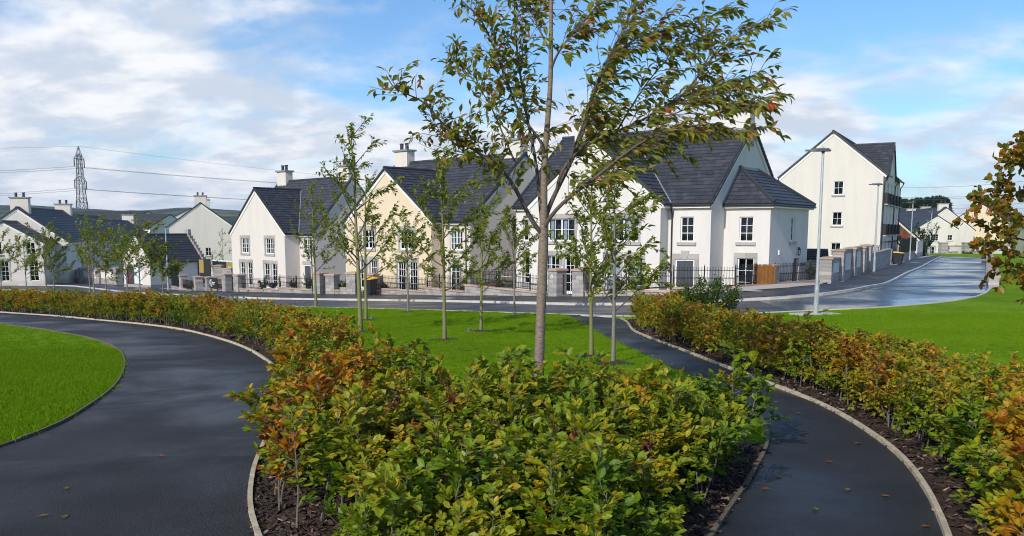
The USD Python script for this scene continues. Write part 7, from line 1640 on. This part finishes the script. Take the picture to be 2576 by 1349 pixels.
hr = Polygon(np.vstack([hedge_r, offset_line(hedge_r, 1.45)[::-1]])).buffer(0); hr = hr if hr.geom_type == "Polygon" else max(hr.geoms, key=lambda g_: g_.area)
m_ = poly_sheet(hr, .012, .4); single("mulch_bed", m_, "mulch", "dark mulch strip under the golden hedge along the right path", "mulch bed", kind="structure", tint=np.full(len(m_[0]), .25))
# the front hedge
inner = bed.buffer(-.26)
corner_free = Polygon([on_ground(*q)[:2] for q in ((540, 1250), (680, 1215), (770, 1265), (880, 1300), (950, 1420), (930, 1700), (540, 1700))])
pts = poisson(inner.difference(corner_free), .275, hrng, 30000, 330)
edge_stems = [(702, 1292), (747, 1345), (905, 1335), (868, 1275), (690, 1250), (805, 1322)]
EDGE_LB = ["russet-leaved beech plant at the near left corner of the front hedge", "bare-stemmed beech plant at the very front left of the bed", "green beech plant just behind the bare mulch corner", "beech plant at the mulch corner, between the russet one and the hedge", "thin beech plant beside the pale edging, next to the russet one", "sparse beech plant on the bare mulch corner"]
for k, (px, py) in enumerate(edge_stems): plant(RED if k == 0 else BARE if k in (1, 4, 5) else NEAR[k % 6], on_ground(px, py)[:2], 1.0, 40 + 77 * k, EDGE_LB[k], None)
for q in pts:
    d = math.hypot(*q); s = hrng.uniform(.74, 1.16) * (.98 if d > 7.5 else .90)
    red = hrng.uniform() < .03 and d < 9.5
    depth = "front rows" if d < 6.6 else "middle rows" if d < 8.2 else "lawn side"
    where = "at its shaded right end" if q[0] > 1.3 else "right of the cherry trunk" if q[0] > .45 else "below the cherry trunk" if q[0] > -.35 else "left of the cherry trunk" if q[0] > -1.3 else "above the left path's bend" if q[1] < 11 else "where the long hedge starts"
    plant(RED if red else ORANGE[hrng.integers(2)] if hrng.uniform() < (.30 if q[0] < -.9 else .10 if q[1] > 7.5 else .03) else NEAR[hrng.integers(6)] if d < 9.5 else MIDG[hrng.integers(4)], q, s, hrng.uniform(0, 360), ("russet" if red else "green and yellow") + f" beech plant, front hedge, {depth}, {where}", ("russet" if red else "beech") + f" plants of the front hedge, {depth}, {where}", tilt=hrng.uniform(-9, 9))
# the long hedge on the left and the golden hedge on the right: staggered rows
def rows(line, offs, step, skip=lambda q: False):
    out = []
    for k, o in enumerate(offs):
        P = resample(offset_line(line, o), step)
        for q in P:
            q = q + hrng.normal(0, .06, 2)
            if not skip(q): out.append(q)
    return out
for q in rows(hedge_l, (.52, .84, 1.16), .33, skip=lambda q: bed.contains(Point(*q)) or q[0] < -27):
    where = "just before the bend" if q[1] < 16 else "at the bend" if q[1] < 19 else "right of the lawn's tip" if q[1] < 23 else "midway along the path" if q[1] < 27 else "at the far left"
    plant((MID + MIDG[:2])[hrng.integers(8)], q, hrng.uniform(.9, 1.14), hrng.uniform(0, 360), "yellow and orange beech plant of the long left hedge, " + where, "beech plants of the long left hedge, " + where, tilt=hrng.uniform(-6, 6))
for q in rows(hedge_r, (.46, .78, 1.10, 1.4), .32):
    near = math.hypot(*q) < 9; where = "its nearest end" if q[1] < 7 else "before the curve" if q[1] < 9.5 else "start of the curve" if q[1] < 12 else "far side of the curve" if q[1] < 16 else "near the street"
    plant((ORANGE + NEAR[:1])[hrng.integers(3)] if near else (MID + MIDG[:1])[hrng.integers(7)], q, hrng.uniform(.84, 1.04), hrng.uniform(0, 360), "orange and yellow beech plant of the golden right hedge, " + where, "beech plants of the golden hedge, " + where, tilt=hrng.uniform(-6, 6))
def quat_of(rot, tilt): 
    q_ = Gf.Rotation(Gf.Vec3d(0, 0, 1), rot).GetQuat() * Gf.Rotation(Gf.Vec3d(1, 0, 0), tilt).GetQuat(); return (q_.GetReal(), *q_.GetImaginary())
PLANTS.sort(key=lambda a: (a[7] is not None, math.hypot(a[1], a[2])))
def seen(a):
    x, y = proj((a[1], a[2], gz((a[1], a[2])) + .8)); return -60 < x < 2640 and y < 1500
first = [a for a in PLANTS if seen(a)][:298]; ids_ = {id(a) for a in first}; rest_ = [a for a in PLANTS if id(a) not in ids_]
for cls, x_, y_, s, rot, tilt, label, group in first:
    path = numbered("/World", "beech_plant"); x = UsdGeom.Xform.Define(stage, path)
    x.AddTranslateOp().Set(Gf.Vec3d(x_, y_, gz((x_, y_)) + .02)); x.AddRotateXYZOp().Set(Gf.Vec3f(tilt, tilt * .6, rot)); x.AddScaleOp().Set(Gf.Vec3f(s, s, s))
    p = x.GetPrim(); p.GetReferences().AddInternalReference(cls); p.SetInstanceable(True); tag(p, label, "hedge plant", group)
classes = sorted({a[0] for a in rest_})
pi = UsdGeom.PointInstancer.Define(stage, "/World/beech_hedge"); ps_ = []
UsdGeom.Scope.Define(stage, "/World/beech_hedge/Prototypes")
for k, c in enumerate(classes):
    x = UsdGeom.Xform.Define(stage, f"/World/beech_hedge/Prototypes/plant_{k:03d}"); x.GetPrim().GetReferences().AddInternalReference(c); ps_.append(x.GetPath())
pi.CreatePrototypesRel().SetTargets(ps_); pi.CreateProtoIndicesAttr(Vt.IntArray([classes.index(a[0]) for a in rest_]))
pi.CreatePositionsAttr(Vt.Vec3fArray([Gf.Vec3f(a[1], a[2], gz((a[1], a[2])) + .02) for a in rest_])); pi.CreateScalesAttr(Vt.Vec3fArray([Gf.Vec3f(a[3], a[3], a[3]) for a in rest_]))
pi.CreateOrientationsAttr(Vt.QuathArray([Gf.Quath(*map(float, quat_of(a[4], a[5]))) for a in rest_]))
tag(pi.GetPrim(), "farther beech plants that fill the long hedges into one yellow and green mass", "hedge", kind="stuff")
print("plants", len(PLANTS), "single", len(first))
def instancer(name, protos, pos, quats, scales, ids, label, category):
    pi = UsdGeom.PointInstancer.Define(stage, numbered("/World", name)); ps = []
    for k, (mesh, mat, tint) in enumerate(protos):
        path = f"{pi.GetPath()}/Prototypes/piece_{k:03d}"; put(path, mesh, mat, tint=tint); ps.append(Sdf.Path(path))
    UsdGeom.Scope.Define(stage, f"{pi.GetPath()}/Prototypes")
    pi.CreatePrototypesRel().SetTargets(ps); pi.CreateProtoIndicesAttr(Vt.IntArray.FromNumpy(np.asarray(ids, np.int32))); pi.CreatePositionsAttr(Vt.Vec3fArray.FromNumpy(np.asarray(pos, np.float32)))
    pi.CreateOrientationsAttr(Vt.QuathArray([Gf.Quath(float(w), float(x), float(y), float(z)) for w, x, y, z in quats])); pi.CreateScalesAttr(Vt.Vec3fArray.FromNumpy(np.asarray(scales, np.float32)))
    tag(pi.GetPrim(), label, category, kind="stuff")
def scatter(poly, n, rng):
    x0, y0, x1, y1 = poly.bounds; P = np.c_[rng.uniform(x0, x1, n * 3), rng.uniform(y0, y1, n * 3)]
    return P[shapely.contains_xy(poly, P[:, 0], P[:, 1])][:n]
# rest of the far hedge beyond the plants one can tell apart
# bark chips
def chip_set(rng):
    out = []
    for k in range(5):
        a, b, c = rng.uniform(.014, .05), rng.uniform(.006, .016), rng.uniform(.002, .005)
        v = np.array([(-a, -b, 0), (a, -b * .7, 0), (a * .9, b, 0), (-a * .8, b * .8, 0), (-a * .9, -b * .8, c), (a * .95, -b * .6, c), (a * .8, b * .8, c), (-a * .75, b * .7, c)]); out.append(((v, BOXF), "mulch", np.full(8, [.15, .45, .7, .93, 1.0][k])))
    return out
def quat(rng, n, tilt):
    yaw, tx, ty = rng.uniform(0, np.pi, n), rng.normal(0, tilt, n), rng.normal(0, tilt, n); q = np.c_[np.cos(yaw), tx, ty, np.sin(yaw)]; return q / np.linalg.norm(q, axis=1, keepdims=True)
P1 = scatter(bed.intersection(sbox(-4, 3, 5, 9.5)), 9000, hrng); P2 = scatter(Polygon(np.vstack([hedge_r, offset_line(hedge_r, .8)[::-1]])).buffer(0), 5000, hrng); P3 = scatter(hl.difference(bed), 4000, hrng)
P = np.vstack([P1, P2, P3]); n = len(P); instancer("bark_chips", chip_set(hrng), np.c_[P, ground(P[:, 0], P[:, 1]) + .018 + hrng.uniform(0, .012, n)], quat(hrng, n, .18), np.repeat(hrng.uniform(.7, 1.7, (n, 1)), 3, 1) * np.where(np.arange(n) >= len(P1) + len(P2), 1.8, 1)[:, None], hrng.choice(5, n, p=[.38, .32, .18, .08, .04]), "loose bark chips lying on the mulch of the hedge beds", "bark chips")
# grass tufts on the lawns
def tuft(rng, n, h):
    pos = np.c_[rng.normal(0, .07, (n, 2)), np.full(n, -.005)]; ax_ = np.c_[rng.normal(0, .5, (n, 2)), np.full(n, 1.0)]; v, f, tt = leaves(pos, ax_, rng.normal(0, 1, (n, 3)), h * rng.uniform(.5, 1.1, n), rng.uniform(.005, .009, n), rng.uniform(0, 1, n), LEAF_FAR); return ((v, f), "grass_blade", tt)
protos = [tuft(hrng, 46, .05) for _ in range(3)] + [tuft(hrng, 40, .065)]
in_r = left_in[(left_in[:, 1] > 3) & (left_in[:, 1] < 32)]
lawn_l = Polygon(np.vstack([in_r, [[-16, in_r[-1][1]], [-26, 20], [-26, in_r[0][1]]]])).buffer(0).buffer(-.09)
lawn_l = lawn_l if lawn_l.geom_type == "Polygon" else max(lawn_l.geoms, key=lambda g_: g_.area)
mid = Polygon(np.vstack([back_pts, right_in[:j0][::-1], near_l[(near_l[:, 0] < 3.5) & (near_l[:, 0] > -14)][::-1], offset_line(hedge_l, 1.5)[-40:]])).buffer(0)
mid = mid if mid.geom_type == "Polygon" else max(mid.geoms, key=lambda g_: g_.area)
lawn_r = Polygon(np.vstack([offset_line(hedge_r, 1.45), [[9, 4], [16, 12], [22, 30], [14, 33]]])).buffer(0)
lawn_r = lawn_r if lawn_r.geom_type == "Polygon" else max(lawn_r.geoms, key=lambda g_: g_.area)
PP = [scatter(lawn_l.intersection(sbox(-12, 4, 0, 20)), 14000, hrng), scatter(lawn_l.intersection(sbox(-30, 12, 0, 32)), 6000, hrng), scatter(mid, 9000, hrng), scatter(lawn_r.intersection(sbox(0, 6, 30, 34)), 9000, hrng)]
P = np.vstack(PP); n = len(P); instancer("grass", protos, np.c_[P, ground(P[:, 0], P[:, 1])], quat(hrng, n, .05), np.repeat(hrng.uniform(.7, 1.25, (n, 1)), 3, 1), hrng.integers(0, 4, n), "short bright green grass blades on the park lawns", "grass")
# fallen leaves on the paths and the lawn, one by one
fall = [(on_ground(*q), s) for q, s in (((303, 865), 1), ((158, 1310 - 0), 0), ((415, 1151), 2), ((700, 1182), 2), ((985, 1000), 0), ((2014, 1045), 1), ((2160, 1118), 2), ((2075, 1165), 2), ((2130, 1240), 1), ((2240, 1255), 1), ((1960, 1200), 2), ((1915, 1235), 2), ((2055, 1290), 0), ((2340, 1330), 2), ((170, 1230), 0), ((95, 1305), 0), ((520, 990), 1), ((328, 862), 1), ((160, 915), 2), ((75, 960), 2), ((110, 1000), 2), ((240, 885), 2))]
for k, (q, s) in enumerate(fall):
    a = k * 1.7; v, f, tt = leaves(np.array([q + Z3 * .022]), np.array([[math.cos(a), math.sin(a), .06]]), np.array([Z3 + np.array([.1, .05, 0])]), .085, .055, np.array([[.45, .62, .85][s]]), LEAF_OVAL)
    single("fallen_leaf", (v, f), "beech_leaf", "fallen leaf lying on the path or lawn", "leaf", group="fallen leaves", tint=tt)
# ------------------------------------------------------------------ the air: thin haze that softens the hills
look("haze", {"v": ("principled_volume", {"color": (0.72, 0.82, 1.0), "density": 0.00010, "anisotropy": 0.2})}, [], surface=None, volume="v.volume")
put("/World/haze", boxf(np.zeros(3), X3, Y3, Z3, (-6500, -3500, -40), (6500, 6800, 140)), "haze", label="thin bluish haze in the air over the far hills", category="haze", kind="stuff")
